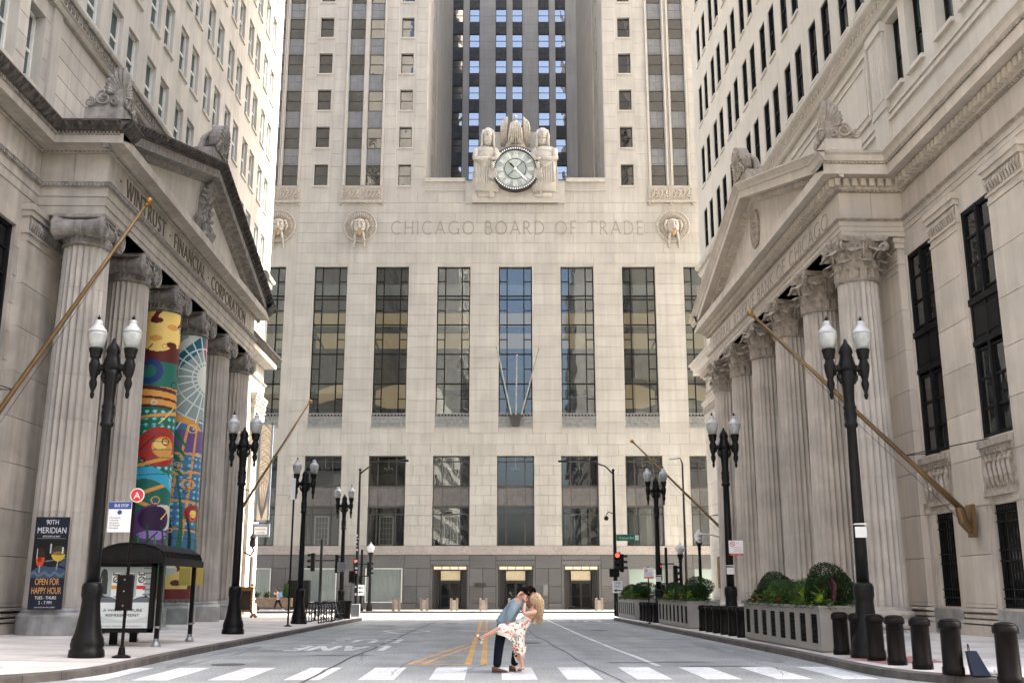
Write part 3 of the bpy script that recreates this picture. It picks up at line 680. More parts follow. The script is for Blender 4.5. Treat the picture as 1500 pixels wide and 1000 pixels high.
Rm = MB(FC); Rm.box(-1.6, 1.6, 4.9, 12.5, -2.6, -2.5); Rm.box(-1.6, -1.55, 4.9, 12.5, -2.5, -.5); Rm.box(1.55, 1.6, 4.9, 12.5, -2.5, -.5); Rm.box(-1.6, 1.6, 4.9, 5.0, -2.5, -.5); Rm.box(-1.6, 1.6, 12.45, 12.5, -2.5, -.5)
rm_me = mesh('room', Rm, M['dark'])
for k in range(-4, 5):
    X = CX+BAY*k; f = link('lower_window', lw_me, tower, (X, 0, 0)); link('spandrel', sp_me, tower, (X, 0, 0)); link('room_lining', rm_me, f)
    for zs in ((5.09, 7.55), (7.64, 8.12), (9.99, 11.95), (12.04, 12.38)):
        for a, b in ((-h+.1, -.84), (-.74, .74), (.84, h-.1)):
            if abs(k) <= 3: link('pane', lpane(a, b, *zs), f, (a, .3, zs[0]+.09))
            else: q = MB(FC); q.box(a, b, *zs, -.3, -.295); part('glazing', q, 'bglass', f)
    if k in (-3, -2, -1): link('inner_sash', in_me, f)
    if k in (1, 2, 3, -4): [part('curtain', MB(FC).box(a_, b_, 5.1, 8.1, -.9, -.86), 'curtain', f) for a_, b_ in ((-1.3, -.3-.1*k), (.0+.1*k, .6))]
    q = MB(FC); q.tube([(0, 12.4, -1.2), (0, 11.5, -1.2)], .015, 4)
    for i in range(9): q.ball((.34*math.cos(i*.7), 11.45+.06*(i % 3), -1.2+.3*math.sin(i*.7)), .035, 6)
    part('chandelier', q, 'litdoor', f)
# ---- granite base
m = MB(FC); m.box(W0, W1, 4.3, 5.0, -.2, .1); tp('stone_band', m, 'granite2')
DOOR = [(CX+BAY*k-1.42, CX+BAY*k+1.42, -.09, 3.35) for k in (-1, 0, 1)]
SHOW = [(CX+BAY*k-1.55, CX+BAY*k+1.5, .45, 3.2) for k in (-4, -3, -2, 2, 3, 4)]
m = MB(FC); grid_wall(m, W0, W1, -.3, 4.3, [(a, b, c, d, 1.1) for a, b, c, d in DOOR]+[(a, b, c, d, .35) for a, b, c, d in SHOW], .5); tp('base_wall', m, 'granite')
def gp(a, b, c, d, t=.05):
    q = MB(FC); q.slab(a+.012, b-.012, c+.012, d-.012, 0, t, t=random.uniform(-1, 1)); tp('granite_panel', q, 'granite')
for k in range(-4, 4):   # panels between openings
    a, b = CX+BAY*k+1.62, CX+BAY*(k+1)-1.62; n = 2
    for i in range(n):
        p, q = a+(b-a)*i/n, a+(b-a)*(i+1)/n
        for c, d in ((-.08, .42), (.42, 1.75), (1.75, 3.2)): gp(p, q, c, d)
for k in range(-4, 5):
    a, b = CX+BAY*k-1.62, CX+BAY*k+1.62
    if abs(k) <= 1: gp(a, b, 3.42, 3.85, .09); gp(a, b, 3.85, 4.28, .06); gp(a, a+.2, -.08, 3.42); gp(b-.2, b, -.08, 3.42)
    else: gp(a, b, 3.2, 4.28); gp(a, b, -.08, .42)
    gp(b, CX+BAY*(k+1)-1.62, 3.2, 4.28)
for a, b, c, d in SHOW:
    q = MB(FC)
    for x0, x1, y0, y1 in ((a, b, c, c+.08), (a, b, d-.08, d), (a, a+.08, c, d), (b-.08, b, c, d)): q.box(x0, x1, y0, y1, -.2, .03)
    f = tp('display_window', q, 'wframe' if a < 0 else 'gframe')
    g_ = MB(FC); g_.add([(a+.08, c+.08, -.1), (b-.08, c+.08, -.1), (b-.08, d-.08, -.1), (a+.08, d-.08, -.1)], [(0, 1, 2, 3)]); part('pane', g_, 'clear', f)
    if a < 0:
        cu = MB(FC); n = 60
        vs = [(a+(b-a)*i/n, y, -.26+.035*math.sin(i*1.9)+.015*math.sin(i*.7)) for i in range(n+1) for y in (c, d)]
        cu.add(vs, [(2*i, 2*i+2, 2*i+3, 2*i+1) for i in range(n)]); part('curtain', cu, 'curtain', f, smooth=True)
    else: q = MB(FC); q.box(a, b, c, d, -.32, -.28); part('display_panel', q, 'mint', f)
for k in (-1, 0, 1):
    X = CX+BAY*k; q = MB(FC)
    for i in range(4):  # stepped bronze reveals
        for s in (-1, 1):
            x = X+s*(1.40-.13*i); q.box(min(x, x-s*.11), max(x, x-s*.11), -.09, 3.05, -.2*(i+1)-.2, -.2*i-.05)
    q.box(X-.86, X+.86, 2.05, 2.2, -1.05, -.8); q.box(X-1.4, X+1.4, 3.03, 3.1, -.95, -.04)
    dr = tp('door_surround', q, 'frame', label=None)
    q = MB(FC); q.box(X-1.36, X+1.36, 3.10, 3.34, -.3, -.08)
    part('lit_transom', q, 'litdoor', dr)
    q = MB(FC)
    for x in (X-1.38, X-.7, X-.02, X+.66, X+1.34): q.box(x, x+.05, 3.08, 3.36, -.3, -.06)
    part('transom_frame', q, 'frame', dr)
    q = MB(FC)
    n = 22
    for i in range(n): x = X-.8+1.6*i/n; q.slab(x+.008, x+1.6/n-.008, 2.24, 3.0, -.99, -.94+.02*(i % 2), .006)
    part('lit_panel', q, 'litdoor', dr)
    for s in (-1, 1):
        q = MB(FC); a, b = (X-.82, X-.02) if s < 0 else (X+.02, X+.82)
        for x0, x1, y0, y1 in ((a, b, -.06, .1), (a, b, 1.98, 2.05), (a, a+.07, -.06, 2.05), (b-.07, b, -.06, 2.05), (a, b, .95, 1.0)): q.box(x0, x1, y0, y1, -1.02, -.95)
        q.box(X+s*.1-.015, X+s*.1+.015, .8, 1.3, -.94, -.9)
        dd = tp('door', q, 'frame'); g_ = MB(FC); g_.add([(a, 0, -1.0), (b, 0, -1.0), (b, 2.0, -1.0), (a, 2.0, -1.0)], [(0, 1, 2, 3)]); part('pane', g_, 'sglass', dd)
q = MB(FC); q.box(CX-3.35, CX-2.45, 1.78, 1.93, .05, .12); q.box(CX-3.4, CX-2.4, 1.70, 1.76, .05, .13); q.box(CX-3.4, CX-2.4, 1.95, 2.0, .05, .13); pq = tp('bronze_plaque', q, 'frame')
q = MB(FC); q.box(CX+2.25, CX+2.62, 1.0, 1.9, .05, .2); q.ball((CX+2.43, 1.75, .2), .1, 8, (1.2, .6, .5)); tp('wall_cabinet', q, 'gframe')
# inscription: raised strokes, shade of carved letters put into their darker colour
inscription('CHICAGO BOARD OF TRADE', lambda u, v, w: FC(u, v, w+.026), -10.72, 11.6, 32.12, 1.2, .012, 'incised_shade', tower, .085, track=.33)
# ---- lion-head medallions
def medallion():
    q = MB(FC); q.lathe([(1.5, 0), (1.5, .12), (1.42, .17), (1.36, .10), (1.30, .08), (1e-4, .08)], (0, 0, 0), 40)
    for i in range(36):
        a = 2*math.pi*i/36; r0, r1 = (.72, 1.24)
        ca, sa = math.cos(a), math.sin(a)
        if sa < -.8 and abs(ca) < .35: continue
        q.tube([(r0*ca, r0*sa, .12), ((r0+r1)/2*ca, (r0+r1)/2*sa, .2), (r1*ca, r1*sa, .12)], [.03, .05, .055], 5)
    q.ball((0, -.05, .15), .62, 14, (1, 1.1, .55)); q.ball((0, .38, .3), .4, 10, (1.1, .6, .5))
    for s in (-1, 1):
        q.ball((s*.25, .12, .42), .14, 8); q.ball((s*.52, .42, .2), .17, 8, (1, 1, .6)); q.ball((s*.22, -.42, .38), .22, 8, (1, .9, .7))
        q.tube([(s*.3, -.6, .3), (s*.42, -1.3, .18), (s*.45, -1.75, .06)], [.14, .12, .1], 6)
        for j in range(4): q.ball((s*.45, -1.35-.2*j, .16), .11, 6)
        q.tube([(s*.6, .5, .2), (s*.75, 0, .25), (s*.55, -.6, .2)], [.1, .14, .08], 6)
    q.tube([(0, .3, .5), (0, -.15, .62), (0, -.35, .5)], [.08, .12, .14], 6)
    return q
md = mesh('medallion', medallion(), M['limecarve'], smooth=True)
jw = MB(FC); jw.ball((0, -.62, .34), .24, 10, (1, 1.5, .7)); jw_me = mesh('medallion_jaw', jw, pm('ochre_stain_stone', (.30, .21, .11), .85, var=.2, scale=8))
for x in (-20.7, -13.5, 14.3, 21.5):
    o = link('lion_medallion', md, tower, (x, 0, 32.85)); link('jaw', jw_me, o)
# carved panels under the paired windows
def carved(a, b, c, d):
    q = MB(FC); q.box(a, b, c, d, 0, .12); q.box(a-.15, b+.15, c-.14, c, 0, .3)
    for x in (a+.05, (a+b)/2, b-.05): q.slab(x-.12, x+.12, c-.4, c-.14, 0, .22, .05)
    for s, (p, r) in enumerate(((a, (a+b)/2), ((a+b)/2, b))):
        q.box(p+.1, r-.1, d-.12, d-.06, .12, .17); q.box(p+.1, r-.1, c+.06, c+.12, .12, .17); q.box(p+.1, p+.16, c, d, .12, .17); q.box(r-.16, r-.1, c, d, .12, .17)
        random.seed(5)
        for i in range(26):
            x, y = random.uniform(p+.3, r-.3), random.uniform(c+.2, d-.2); q.ball((x, y, .14), random.uniform(.06, .14), 6, (1, 1, .7))
        for i in range(4):
            x = p+.45+i*(r-p-.9)/3; q.tube([(x-.2, c+.25, .16), (x, (c+d)/2, .2), (x+.1, d-.35, .2), (x-.1, d-.25, .16)], .045, 5)
    return q
for a, b in ((-22.7, -19.0), (-15.35, -11.55), (12.2, 16.2)): tp('carved_panel', carved(a, b, 35.2, 36.5), 'limecarve')
# ---- wing windows
def sash(wd_, ht, m='frame'):
    q = MB(FC)
    for a, b, c, d in ((0, wd_, 0, .07), (0, wd_, ht-.07, ht), (0, .07, 0, ht), (wd_-.07, wd_, 0, ht), (0, wd_, ht*.5-.03, ht*.5+.03)): q.box(a, b, c, d, -.06, .04)
    return mesh('window_frame', q, M[m], (0, 0, .09))
def gl(wd_, ht, mat): q = MB(FC); q.add([(0, 0, 0), (wd_, 0, 0), (wd_, ht, 0), (0, ht, 0)], [(0, 1, 2, 3)]); return mesh('glazing', q, M[mat], (0, 0, .09))
wc = {}
def win(x, z, wd_, ht, y, gmat, blind=True):
    key = (round(wd_, 2), ht, gmat)
    if key not in wc:
        b_ = MB(FC); b_.box(.05, wd_-.05, ht*.55, ht-.03, -.12, -.1); wc[key] = (sash(wd_, ht), gl(wd_, ht, gmat), mesh('blind', b_, M['blind'], (0, 0, .09)))
    f = link('window', wc[key][0], tower, (x, y, z+.09)); link('glazing', wc[key][1], f)
    return f
for a, b in SING+PAIR:
    for r in rows:
        f = win(a, r, b-a, 2.05, .3, 'wglass')
        if (a, b) in SING: q = MB(FC); q.box(a-.1, b+.1, r-.14, r, 0, .08); tp('window_sill', q, 'limeplain')
for a, b in PAIR:
    for i, r in enumerate(rows[:-1]):
        q = MB(FC); q.box(a, b, r+2.05, r+3.66, -.36, -.28)
        for p in range(2):
            for j in range(2): q.slab(a+.08+(b-a-.16)*p/2+.03, a+.08+(b-a-.16)*(p+1)/2-.03, r+2.15+.72*j+.03, r+2.15+.72*(j+1)-.03, -.28, -.25, .03)
        tp('spandrel', q, 'gframe')
# wing inner flanks (ribbed, receding) with slot windows
for s in (-1, 1):
    X = -7.75 if s < 0 else 8.35
    fl = (lambda u, v, w, X=X, s=s: (X-s*w, u, v+.09)); q = MB(fl); o_ = [(6.0+6.4*i, 6.9+6.4*i, r, r+2.05) for i in range(4) for r in rows]
    grid_wall(q, 0, 34, 37.2, 100, o_, .3)
    for i in range(26): q.box(10+.9*i, 10.35+.9*i, 37.2, 78, .0, .16)
    for u0, u1, a, b in o_[:32]: q.box(u0, u1, a, b, -.3, -.28)
    tp('wing_flank', q, 'lime')
    q = MB(fl); [q.box(u0+.05, u1-.05, a, b, -.26, -.24) for u0, u1, a, b in o_]; tp('flank_glazing', q, 'sglass', kind='stuff')
# ---- set-back shaft
TW = [(-7.62, -6.29), (-5.49, -4.16), (-2.12, -.70), (.0, 1.35), (3.37, 4.79), (5.49, 6.91)]
FT = lambda u, v, w: (u, 34-w, v+.09)
q = MB(FT); grid_wall(q, -12, 12.6, 37.2, 92, [(a, b, 37.2, 90) for a, b in TW], .5)
for x in (-6.29, -.7, 4.79): q.box(x+.03, x+.77, 37.2, 91, -.3, .22)
q.box(-12, 12.6, 92, 92.5, -20, .2); tp('shaft_wall', q, 'tower')
q = MB(FT); [q.box(-4.1, -2.2, 40+1.2*i, 41.15+1.2*i, .0, .03) for i in range(36)]; [q.box(1.42, 3.3, 40+1.2*i, 41.15+1.2*i, .0, .03) for i in range(36)]; tp('shaft_pier', q, 'tower', kind='stuff')
for a, b in TW:
    for k in range(-3, 9):
        top = 74.8-3.63*k
        if top > 88: continue
        f = win(a, top-1.87, b-a, 1.87, 34.35, 'tglass')
        q = MB(FT); q.box(a, b, top, top+1.76, -.42, -.2)
        for p in range(2):
            for j in range(2): q.slab(a+.06+(b-a-.12)*p/2+.02, a+.06+(b-a-.12)*(p+1)/2-.02, top+.1+.78*j+.02, top+.1+.78*(j+1)-.02, -.2, -.17, .03)
        tp('spandrel', q, 'black_sp')
# ---- clock with two robed figures and an eagle
ZC = 38.0
q = MB(FC)
q.box(-3.55, 4.15, 35.0, 37.9, 0, .35); q.box(-3.45, 4.05, 37.9, 40.0, -.4, .45); q.box(-2.2, 2.8, 40.0, 41.7, -.4, .4); q.box(-1.0, 1.6, 41.7, 42.2, -.4, .3)
q.box(-4.1, 4.7, 35.0, 36.9, 0, .2)
tp('clock_pediment', q, 'limeplain')
q = MB(FC); q.lathe([(2.15, .5), (2.15, .9), (2.0, .95), (1.80, .92), (1.78, .80)], (CX, ZC, 0), 60, cap=False); clk = tp('clock_ring', q, 'blk')
q = MB(FC); q.lathe([(1.80, .80), (1e-4, .80)], (CX, ZC, 0), 60); part('clock_face', q, 'clockf', clk)
q = MB(FC)
for i in range(60):
    a = 2*math.pi*i/60; ca, sa = math.cos(a), math.sin(a)
    p = lambda r, s_: (CX+r*ca-s_*sa, ZC+r*sa+s_*ca)
    q.prism([p(1.86, -.05), p(2.0, -.05), p(2.0, .05), p(1.86, .05)], .93, .965)
NUM = {1: 'I', 2: 'II', 3: 'III', 4: 'IIII', 5: 'V', 6: 'VI', 7: 'VII', 8: 'VIII', 9: 'IX', 10: 'X', 11: 'XI', 12: 'XII'}
for n_, s_ in NUM.items():
    a = math.pi/2-2*math.pi*n_/12; wds = {'I': .1, 'V': .26, 'X': .26}; tot = sum(wds[c] for c in s_); x = -tot/2
    er, et = (math.cos(a), math.sin(a)), (math.sin(a), -math.cos(a))
    P = lambda r, t: (CX+er[0]*r+et[0]*t, ZC+er[1]*r+et[1]*t)
    for c in s_:
        g = wds[c]; lines = {'I': [((.05, 0), (.05, 1))], 'V': [((0, 1), (.13, 0)), ((.13, 0), (.26, 1))], 'X': [((0, 0), (.26, 1)), ((0, 1), (.26, 0))]}[c]
        for (a1, b1), (a2, b2) in lines:
            t1, t2 = x+a1, x+a2; r1, r2 = 1.12+.55*b1, 1.12+.55*b2
            q.prism([P(r1, t1-.025), P(r2, t2-.025), P(r2, t2+.025), P(r1, t1+.025)], .805, .825)
        x += g
part('clock_numerals', q, 'white', clk)
q = MB(FC)
for r in (.98,):
    q.lathe([(r, .80), (r, .83), (r-.045, .83), (r-.045, .80)], (CX, ZC, 0), 48, cap=False)
for a in (45, 135, 225): 
    ca, sa = math.cos(R(a)), math.sin(R(a)); q.prism([(CX+.2*ca-.02*sa, ZC+.2*sa+.02*ca), (CX+.2*ca+.02*sa, ZC+.2*sa-.02*ca), (CX+.95*ca+.02*sa, ZC+.95*sa-.02*ca), (CX+.95*ca-.02*sa, ZC+.95*sa+.02*ca)], .81, .83)
part('clock_inner_ring', q, 'blk', clk)
def hand(L, wd_, deg, name, mat='white', back=0):
    a = R(90-deg); ca, sa = math.cos(a), math.sin(a); q = MB(FC)
    P = lambda r, t: (CX+r*ca-t*sa, ZC+r*sa+t*ca)
    q.prism([P(-back, -wd_*.4), P(L*.75, -wd_), P(L*.8, -wd_*.5), P(L, 0), P(L*.8, wd_*.5), P(L*.75, wd_), P(-back, wd_*.4)], .86, .89); part(name, q, mat, clk)
hand(1.6, .10, 137, 'minute_hand', back=.1); hand(.85, .09, 316, 'hour_hand', 'blk')
q = MB(FC); q.lathe([(.14, .85), (.12, .93), (1e-4, .94)], (CX, ZC, 0), 14); part('clock_boss', q, 'white', clk)
def figure(sx):   # robed, hooded relief figure; sx=-1 left one (bearded), +1 right one
    X = CX+sx*2.55; q = MB(FC)
    def ub(x, y, z, r, n=12, sq=(1, 1, 1)): q.ball((X+sx*x, y, z), r, n, sq)
    def ut(pts, r, n=7): q.tube([(X+sx*x, y, z) for x, y, z in pts], r, n)
    ub(0, 39.2, .45, 1.15, 14, (1.0, 1.0, .55)); ub(.1, 39.75, .45, 1.0, 12, (1.2, .55, .6))            # torso, shoulders
    ub(-.1, 41.35, .5, .62, 16, (.95, 1.15, .9)); ub(-.1, 40.75, .45, .6, 12, (1.05, 1.1, .8))         # hood
    ub(-.1, 41.28, .85, .40, 12, (.82, 1.1, .75))                                                      # face
    ut([(-.1, 41.42, 1.12), (-.1, 41.2, 1.24), (-.1, 41.12, 1.14)], [.04, .075, .05]); ut([(-.32, 41.45, 1.08), (-.1, 41.5, 1.13), (.12, 41.45, 1.08)], .05)
    ub(-.24, 41.36, 1.08, .055, 6); ub(.04, 41.36, 1.08, .055, 6); ut([(-.22, 40.98, 1.1), (-.1, 41.0, 1.15), (.02, 40.98, 1.1)], .035)
    for s in (-1, 1): ut([(-.1+s*.42, 41.75, .75), (-.1+s*.52, 41.2, .85), (-.1+s*.5, 40.5, .8), (-.1+s*.6, 39.8, .8)], [.1, .13, .14, .1])   # hood edge
    q.box(*sorted((X-1.05, X+1.05)), 36.0, 39.5, .3, .66); q.box(*sorted((X-.8, X+.7)), 35.5, 36.0, .3, .5)
    if sx < 0:
        for i in range(5): ut([(-.3+.1*i, 41.0, 1.05), (-.32+.11*i, 40.6, 1.1), (-.26+.08*i, 40.15, .95)], [.08, .1, .04], 6)
    else:
        for i in range(3): ub(-.1, 40.7-.16*i, .9, .2-.02*i, 8, (1.2, .4, .7))
    for i in range(9):                                                                                  # robe folds
        x = -.9+.22*i; b_ = 35.3+.22*abs(i-3)+random.uniform(0, .5)
        ut([(x*.9, 39.6, .62), (x, 38.2, .66), (x*1.02, 36.8, .6), (x*1.02+random.uniform(-.08, .08), b_, .42)], [.12, .14, .13, .08], 6)
    ut([(.95, 39.9, .7), (1.05, 39.0, .85), (.55, 38.85, 1.0), (-.3, 38.95, 1.05)], [.28, .27, .2, .15], 8)   # forearm
    ut([(-.75, 39.9, .7), (-1.05, 39.3, .9), (-.8, 38.9, 1.02), (-.45, 38.85, 1.08)], [.22, .2, .17, .12], 8)
    ub(-.5, 38.85, 1.12, .2, 8, (1.3, .8, .7))
    for i in range(5): ut([(-.6, 39.0+.04*i, 1.12), (-1.0+.05*i, 39.35+.12*i, 1.08)], .045, 5)
    ut([(-.5, 38.6, 1.0), (-.55, 37.9, .98)], [.12, .16], 7)
    for i in range(6): ut([(-.75+.09*i, 37.95, .95), (-.85+.13*i, 37.3, .95), (-.8+.12*i, 36.95, .85)], [.05, .09, .03], 5)  # sheaf / fruit
    for j in range(0): ut([(.5-.25*j, 37.0-.4*j, .72), (.7-.3*j, 36.5-.4*j, .76), (.45-.3*j, 36.2-.4*j, .7)], [.05, .08, .04], 5)
    return q
for s in (-1, 1):
    tp('carved_figure', figure(s), 'limeplain', smooth=True, label='hooded bearded stone figure left of the clock' if s < 0 else 'hooded robed stone figure right of the clock')
q = MB(FC)
q.ball((CX, 42.0, .6), .55, 12, (.75, 1.5, .7)); q.ball((CX, 43.0, .72), .19, 10, (1, 1.3, 1)); q.tube([(CX, 43.02, .88), (CX, 42.9, 1.02)], [.07, .02], 6)
for s in (-1, 1):
    for i in range(4): q.tube([(CX+s*(.85+.14*i), 40.3, .5), (CX+s*(.8+.15*i), 42.0, .62), (CX+s*(.76+.13*i), 42.9-.10*i, .56), (CX+s*(.76+.12*i), 43.15-.14*i, .5)], [.06, .12, .11, .05], 6)
    q.tube([(CX+s*.25, 41.3, .7), (CX+s*.4, 40.6, .8), (CX+s*.55, 40.35, .8)], [.2, .14, .08], 7)
for i in range(7): q.tube([(CX-.36+.12*i, 42.4, .95), (CX-.5+.17*i, 41.5, 1.0), (CX-.66+.22*i, 40.45, .85)], [.07, .1, .05], 5)
q.lathe([(.95, .0), (.95, .62), (1e-4, .62)], (CX, 40.0, 0), 24)
tp('carved_eagle', q, 'limecarve', smooth=True)
# flagstaffs on the middle window grille
q = MB(FC); q.prism([(CX-.55, 16.0), (CX+.55, 16.0), (CX+.3, 14.95), (CX-.3, 14.95)], .0, .5); st_ = tp('staff_bracket', q, 'frame')
for a, b in ((-1.55, 21.1), (.1, 20.4), (1.95, 21.0)):
    q = MB(FC); q.tube([(CX+a*.25, 15.9, .5), (CX+a, b, 3.0)], [.07, .05], 8); q.ball((CX+a, b+.05, 3.0), .1, 8); part('flagstaff', q, 'grille', st_)
# ------------------------------------------------------------------ the two bank buildings facing each other
def spiral(c, r, turns=2.2, n=26, f=None, th=.05, mir=1):
    pts, rs = [], []
    for i in range(n+1):
        t = i/n; a = math.pi/2-mir*t*turns*2*math.pi; rr = r*(1-.86*t); pts.append(f(c[0]+rr*math.cos(a), c[1]+rr*math.sin(a), 0)); rs.append(th*(1-.5*t))
    return pts, rs
def ionic_capital(r):   # local origin: neck; front towards +X
    q = MB()
    q.lathe([(r*1.04, 0), (r*1.1, .04), (r*1.04, .09), (r*.98, .1), (r, .36), (r*1.08, .40), (r*1.2, .52), (r*1.1, .62), (r*.9, .66)], n=28)
    for i in range(28):
        a = 2*math.pi*i/28; q.tube([(r*1.0*math.cos(a), r*1.0*math.sin(a), .12), (r*1.03*math.cos(a+.06), r*1.03*math.sin(a+.06), .24), (r*1.0*math.cos(a+.11), r*1.0*math.sin(a+.11), .34)], [.03, .045, .02], 4)
    for s in (-1, 1):
        cy, cz, R0 = s*(r*1.02), .55, .40
        q.lathe([(R0*.98, -r*1.12), (R0, -r*1.05), (R0*.80, -r*.75), (R0*.66, -.12), (R0*.72, -.09), (R0*.72, .09), (R0*.66, .12), (R0*.80, r*.75), (R0, r*1.05), (R0*.98, r*1.12)], (0, cy, cz), 18, 'x')
        for X in (r*1.13, -r*1.13):
            pts, rs = spiral((cy, cz), R0*.9, 2.3, 26, lambda u, v, w, X=X: (X, u, v), .05, s)
            q.tube(pts, rs, 5); q.ball((X, cy, cz), .07, 6)
    q.box(-r*1.05, r*1.12, -r*1.0, r*1.0, .62, .86)
    q.tube([(r*1.15, -r*.9, .8), (r*1.15, 0, .74), (r*1.15, r*.9, .8)], .05, 5)
    for i in range(5): q.ball((r*1.12, -r*.5+i*r*.25, .58), .09, 6, (.6, .8, 1.2))
    for i in range(6):
        a = 1.0*(i-2.5); q.tube([(r*1.2, 0, .72), (r*1.25, .16*math.sin(a), .72+.16*math.cos(a))], [.05, .03], 4)
    q.bb(-r*1.2, r*1.2, -r*1.28, r*1.28, .86, 1.0, .03)
    return q
def leaf(q, base, ang, h, wd, out, curl=.3):
    """acanthus-like leaf standing on the bell"""
    ca, sa = math.cos(ang), math.sin(ang); n = 6; vs = []
    for i in range(n+1):
        t = i/n; z = h*min(1, math.sin(t*2.2)/.98) if t < .78 else h*(1-(t-.78)*1.0); o = base[0]+out*(t**2.2)+(.0 if t < .7 else (t-.7)*curl)
        hw = wd*(.75+.35*math.sin(t*math.pi*.9))*(1 if t < .8 else 1-(t-.8)*2.6)
        for s, dd in ((-1, -.03), (-.5, .03), (0, .055), (.5, .03), (1, -.03)):
            lob = 1+(.16 if i % 2 else -.08)*(abs(s) == 1); x, y = o+dd, s*hw*lob
            vs.append((x*ca-y*sa, x*sa+y*ca, base[1]+z))
    fs = [(i*5+j, i*5+j+1, (i+1)*5+j+1, (i+1)*5+j) for i in range(n) for j in range(4)]
    q.add(vs, fs)
def corinthian_capital(r, H):
    q = MB(); q.lathe([(r*1.05, -.02), (r*1.12, .03), (r*1.05, .09), (r*.96, .1), (r*.95, H*.45), (r*1.05, H*.7), (r*1.3, H*.86)], n=24)
    for i in range(8): leaf(q, (r*1.02, .08), math.pi/4*i, H*.40, .23, .26, .5)
    for i in range(8): leaf(q, (r*1.0, .10), math.pi/4*i+math.pi/8, H*.66, .24, .36, .5)
    for i in range(16): leaf(q, (r*1.04, .08), math.pi/8*i+.1, H*.22, .10, .12, .3)
    for i in range(4):
        a = math.pi/4+math.pi/2*i; ca, sa = math.cos(a), math.sin(a)
        for s in (-1, 1):   # pair of scrolls meeting under each abacus corner
            pts, rs = [], []
            for k in range(22):
                t = k/21
                if t < .4: u, z = r*1.05+(t/.4)*.34, H*(.55+.28*(t/.4))
                else:
                    tt = (t-.4)/.6; b = math.pi/2-tt*4*math.pi*.9; rr = .17*(1-.75*tt); u, z = r*1.05+.34+rr*math.cos(b), H*.83-.17+rr*math.sin(b)+.04
                y = s*(.16-.1*min(1, t/.4)); pts.append((u*ca-y*sa, u*sa+y*ca, z)); rs.append(.055*(1-.45*t))
            q.tube(pts, rs, 5)
        a = math.pi/2*i; ca, sa = math.cos(a), math.sin(a)
        for s in (-1, 1):
            pts = []
            for k in range(18):
                tt = k/17; b = math.pi/2+s*tt*3.2*math.pi; rr = .15*(1-.7*tt); y = s*(.19)+rr*math.cos(b)*1; z = H*.72+rr*math.sin(b); u = r*1.18; pts.append((u*ca-y*sa, u*sa+y*ca, z))
            q.tube(pts, [.042*(1-.4*k/17) for k in range(18)], 5)
        q.ball((r*1.32*ca, r*1.32*sa, H*.93), .15, 8, (1, 1, 1.1)); q.tube([(r*1.15*ca, r*1.15*sa, H*.45), (r*1.2*ca, r*1.2*sa, H*.7), (r*1.3*ca, r*1.3*sa, H*.9)], [.03, .05, .03], 5)
    # concave-sided abacus
    P = []
    for i in range(4):
        a0 = math.pi/4+math.pi/2*i; c1 = (r*1.95*math.cos(a0), r*1.95*math.sin(a0)); a1 = a0+math.pi/2; c2 = (r*1.95*math.cos(a1), r*1.95*math.sin(a1)); am = a0+math.pi/4
        for k in range(6):
            t = (k+.35)/6.2; x, y = c1[0]*(1-t)+c2[0]*t, c1[1]*(1-t)+c2[1]*t; d = .22*math.sin(math.pi*t); P.append((x-d*math.cos(am), y-d*math.sin(am)))
    for z0, z1, k in ((H*.88, H*.94, .95), (H*.94, H, 1.)):
        n = len(P); q.add([(x*k, y*k, z0) for x, y in P]+[(x, y, z1) for x, y in P], [tuple(range(n-1, -1, -1)), tuple(range(n, 2*n))]+[(i, (i+1) % n, n+(i+1) % n, n+i) for i in range(n)])
    return q
def flute(a, h, N=24):
    t = (a*N/(2*math.pi)) % 1.; d = abs(t-.5)*2      # 0 in the middle of a flute, 1 on the arris
    return 1-.10*math.sqrt(max(0, 1-(d/.84)**2)) if d < .84 else 1.
def drum_mesh(r0, r1, h, mat, fl=1, N=24):
    q = MB(); n = N*8; g = .008
    q.lathe([(r0-.02, 0), (r0, g), (r1, h-g), (r1-.02, h)], n=n, mod=(lambda a, z: flute(a, z, N)) if fl else None)
    q.q = [f for f in q.q if len(f) == 4]
    return mesh('column_drum', q, M[mat])
def palmette(q, f, H=1.9, L=1.6, w0=-.25, w1=.12, half=True):
    kk_ = H/2.15
    """carved shell: ribs fanning out, with scrolls at the foot. u grows away from the corner, f maps (u,v,w)"""
    out = []
    angs = [90+i*10 for i in range(8)] if half else [-6+i*12 for i in range(17)]
    def rad(a): b = abs(a-90); return H*(1-.42*(b/90)**1.3)
    c = (0, .42)
    for a in angs:
        rr = rad(a)-.4; ca, sa = -math.cos(R(a)), math.sin(R(a))
        p0 = (c[0]+.3*ca, c[1]+.3*sa); p1 = (c[0]+.75*rr*ca, c[1]+.75*rr*sa); p2 = (c[0]+rr*ca, c[1]+rr*sa)
        q.tube([f(p0[0], p0[1], w1-.02), f((p0[0]+p1[0])/2, (p0[1]+p1[1])/2, w1+.04), f(p1[0], p1[1], w1+.06), f(p2[0], p2[1], w1-.03)], [.03*kk_, .07*kk_, .11*kk_, .085*kk_], 7)
        out.append((p2[0], p2[1]))
    fan = MB(f); fan.prism([(0 if half else .0, 0)]+([(L, 0)] if not half else [])+([(-0, c[1])] if False else [])+out+([(L, .0)] if half else [(-L, 0)]), w0, w1-.02)
    q.v, q.q, q.tone = q.v, q.q, q.tone
    o = len(q.v); q.v += fan.v; q.q += [tuple(i+o for i in x) for x in fan.q]; q.tone += fan.tone
    sides = (1,) if half else (-1, 1)
    for s in sides:
        for (cu, cv, rr, mir) in ((L*.52, .34, .26, 1), (L*.88, .2, .17, -1), (L*.22, .24, .15, -1)):
            pts, rs = spiral((s*cu, cv), rr, 1.7, 20, lambda u, v, w: f(u, v, w1+.05), .05, mir*s); q.tube(pts, rs, 5)
    return q
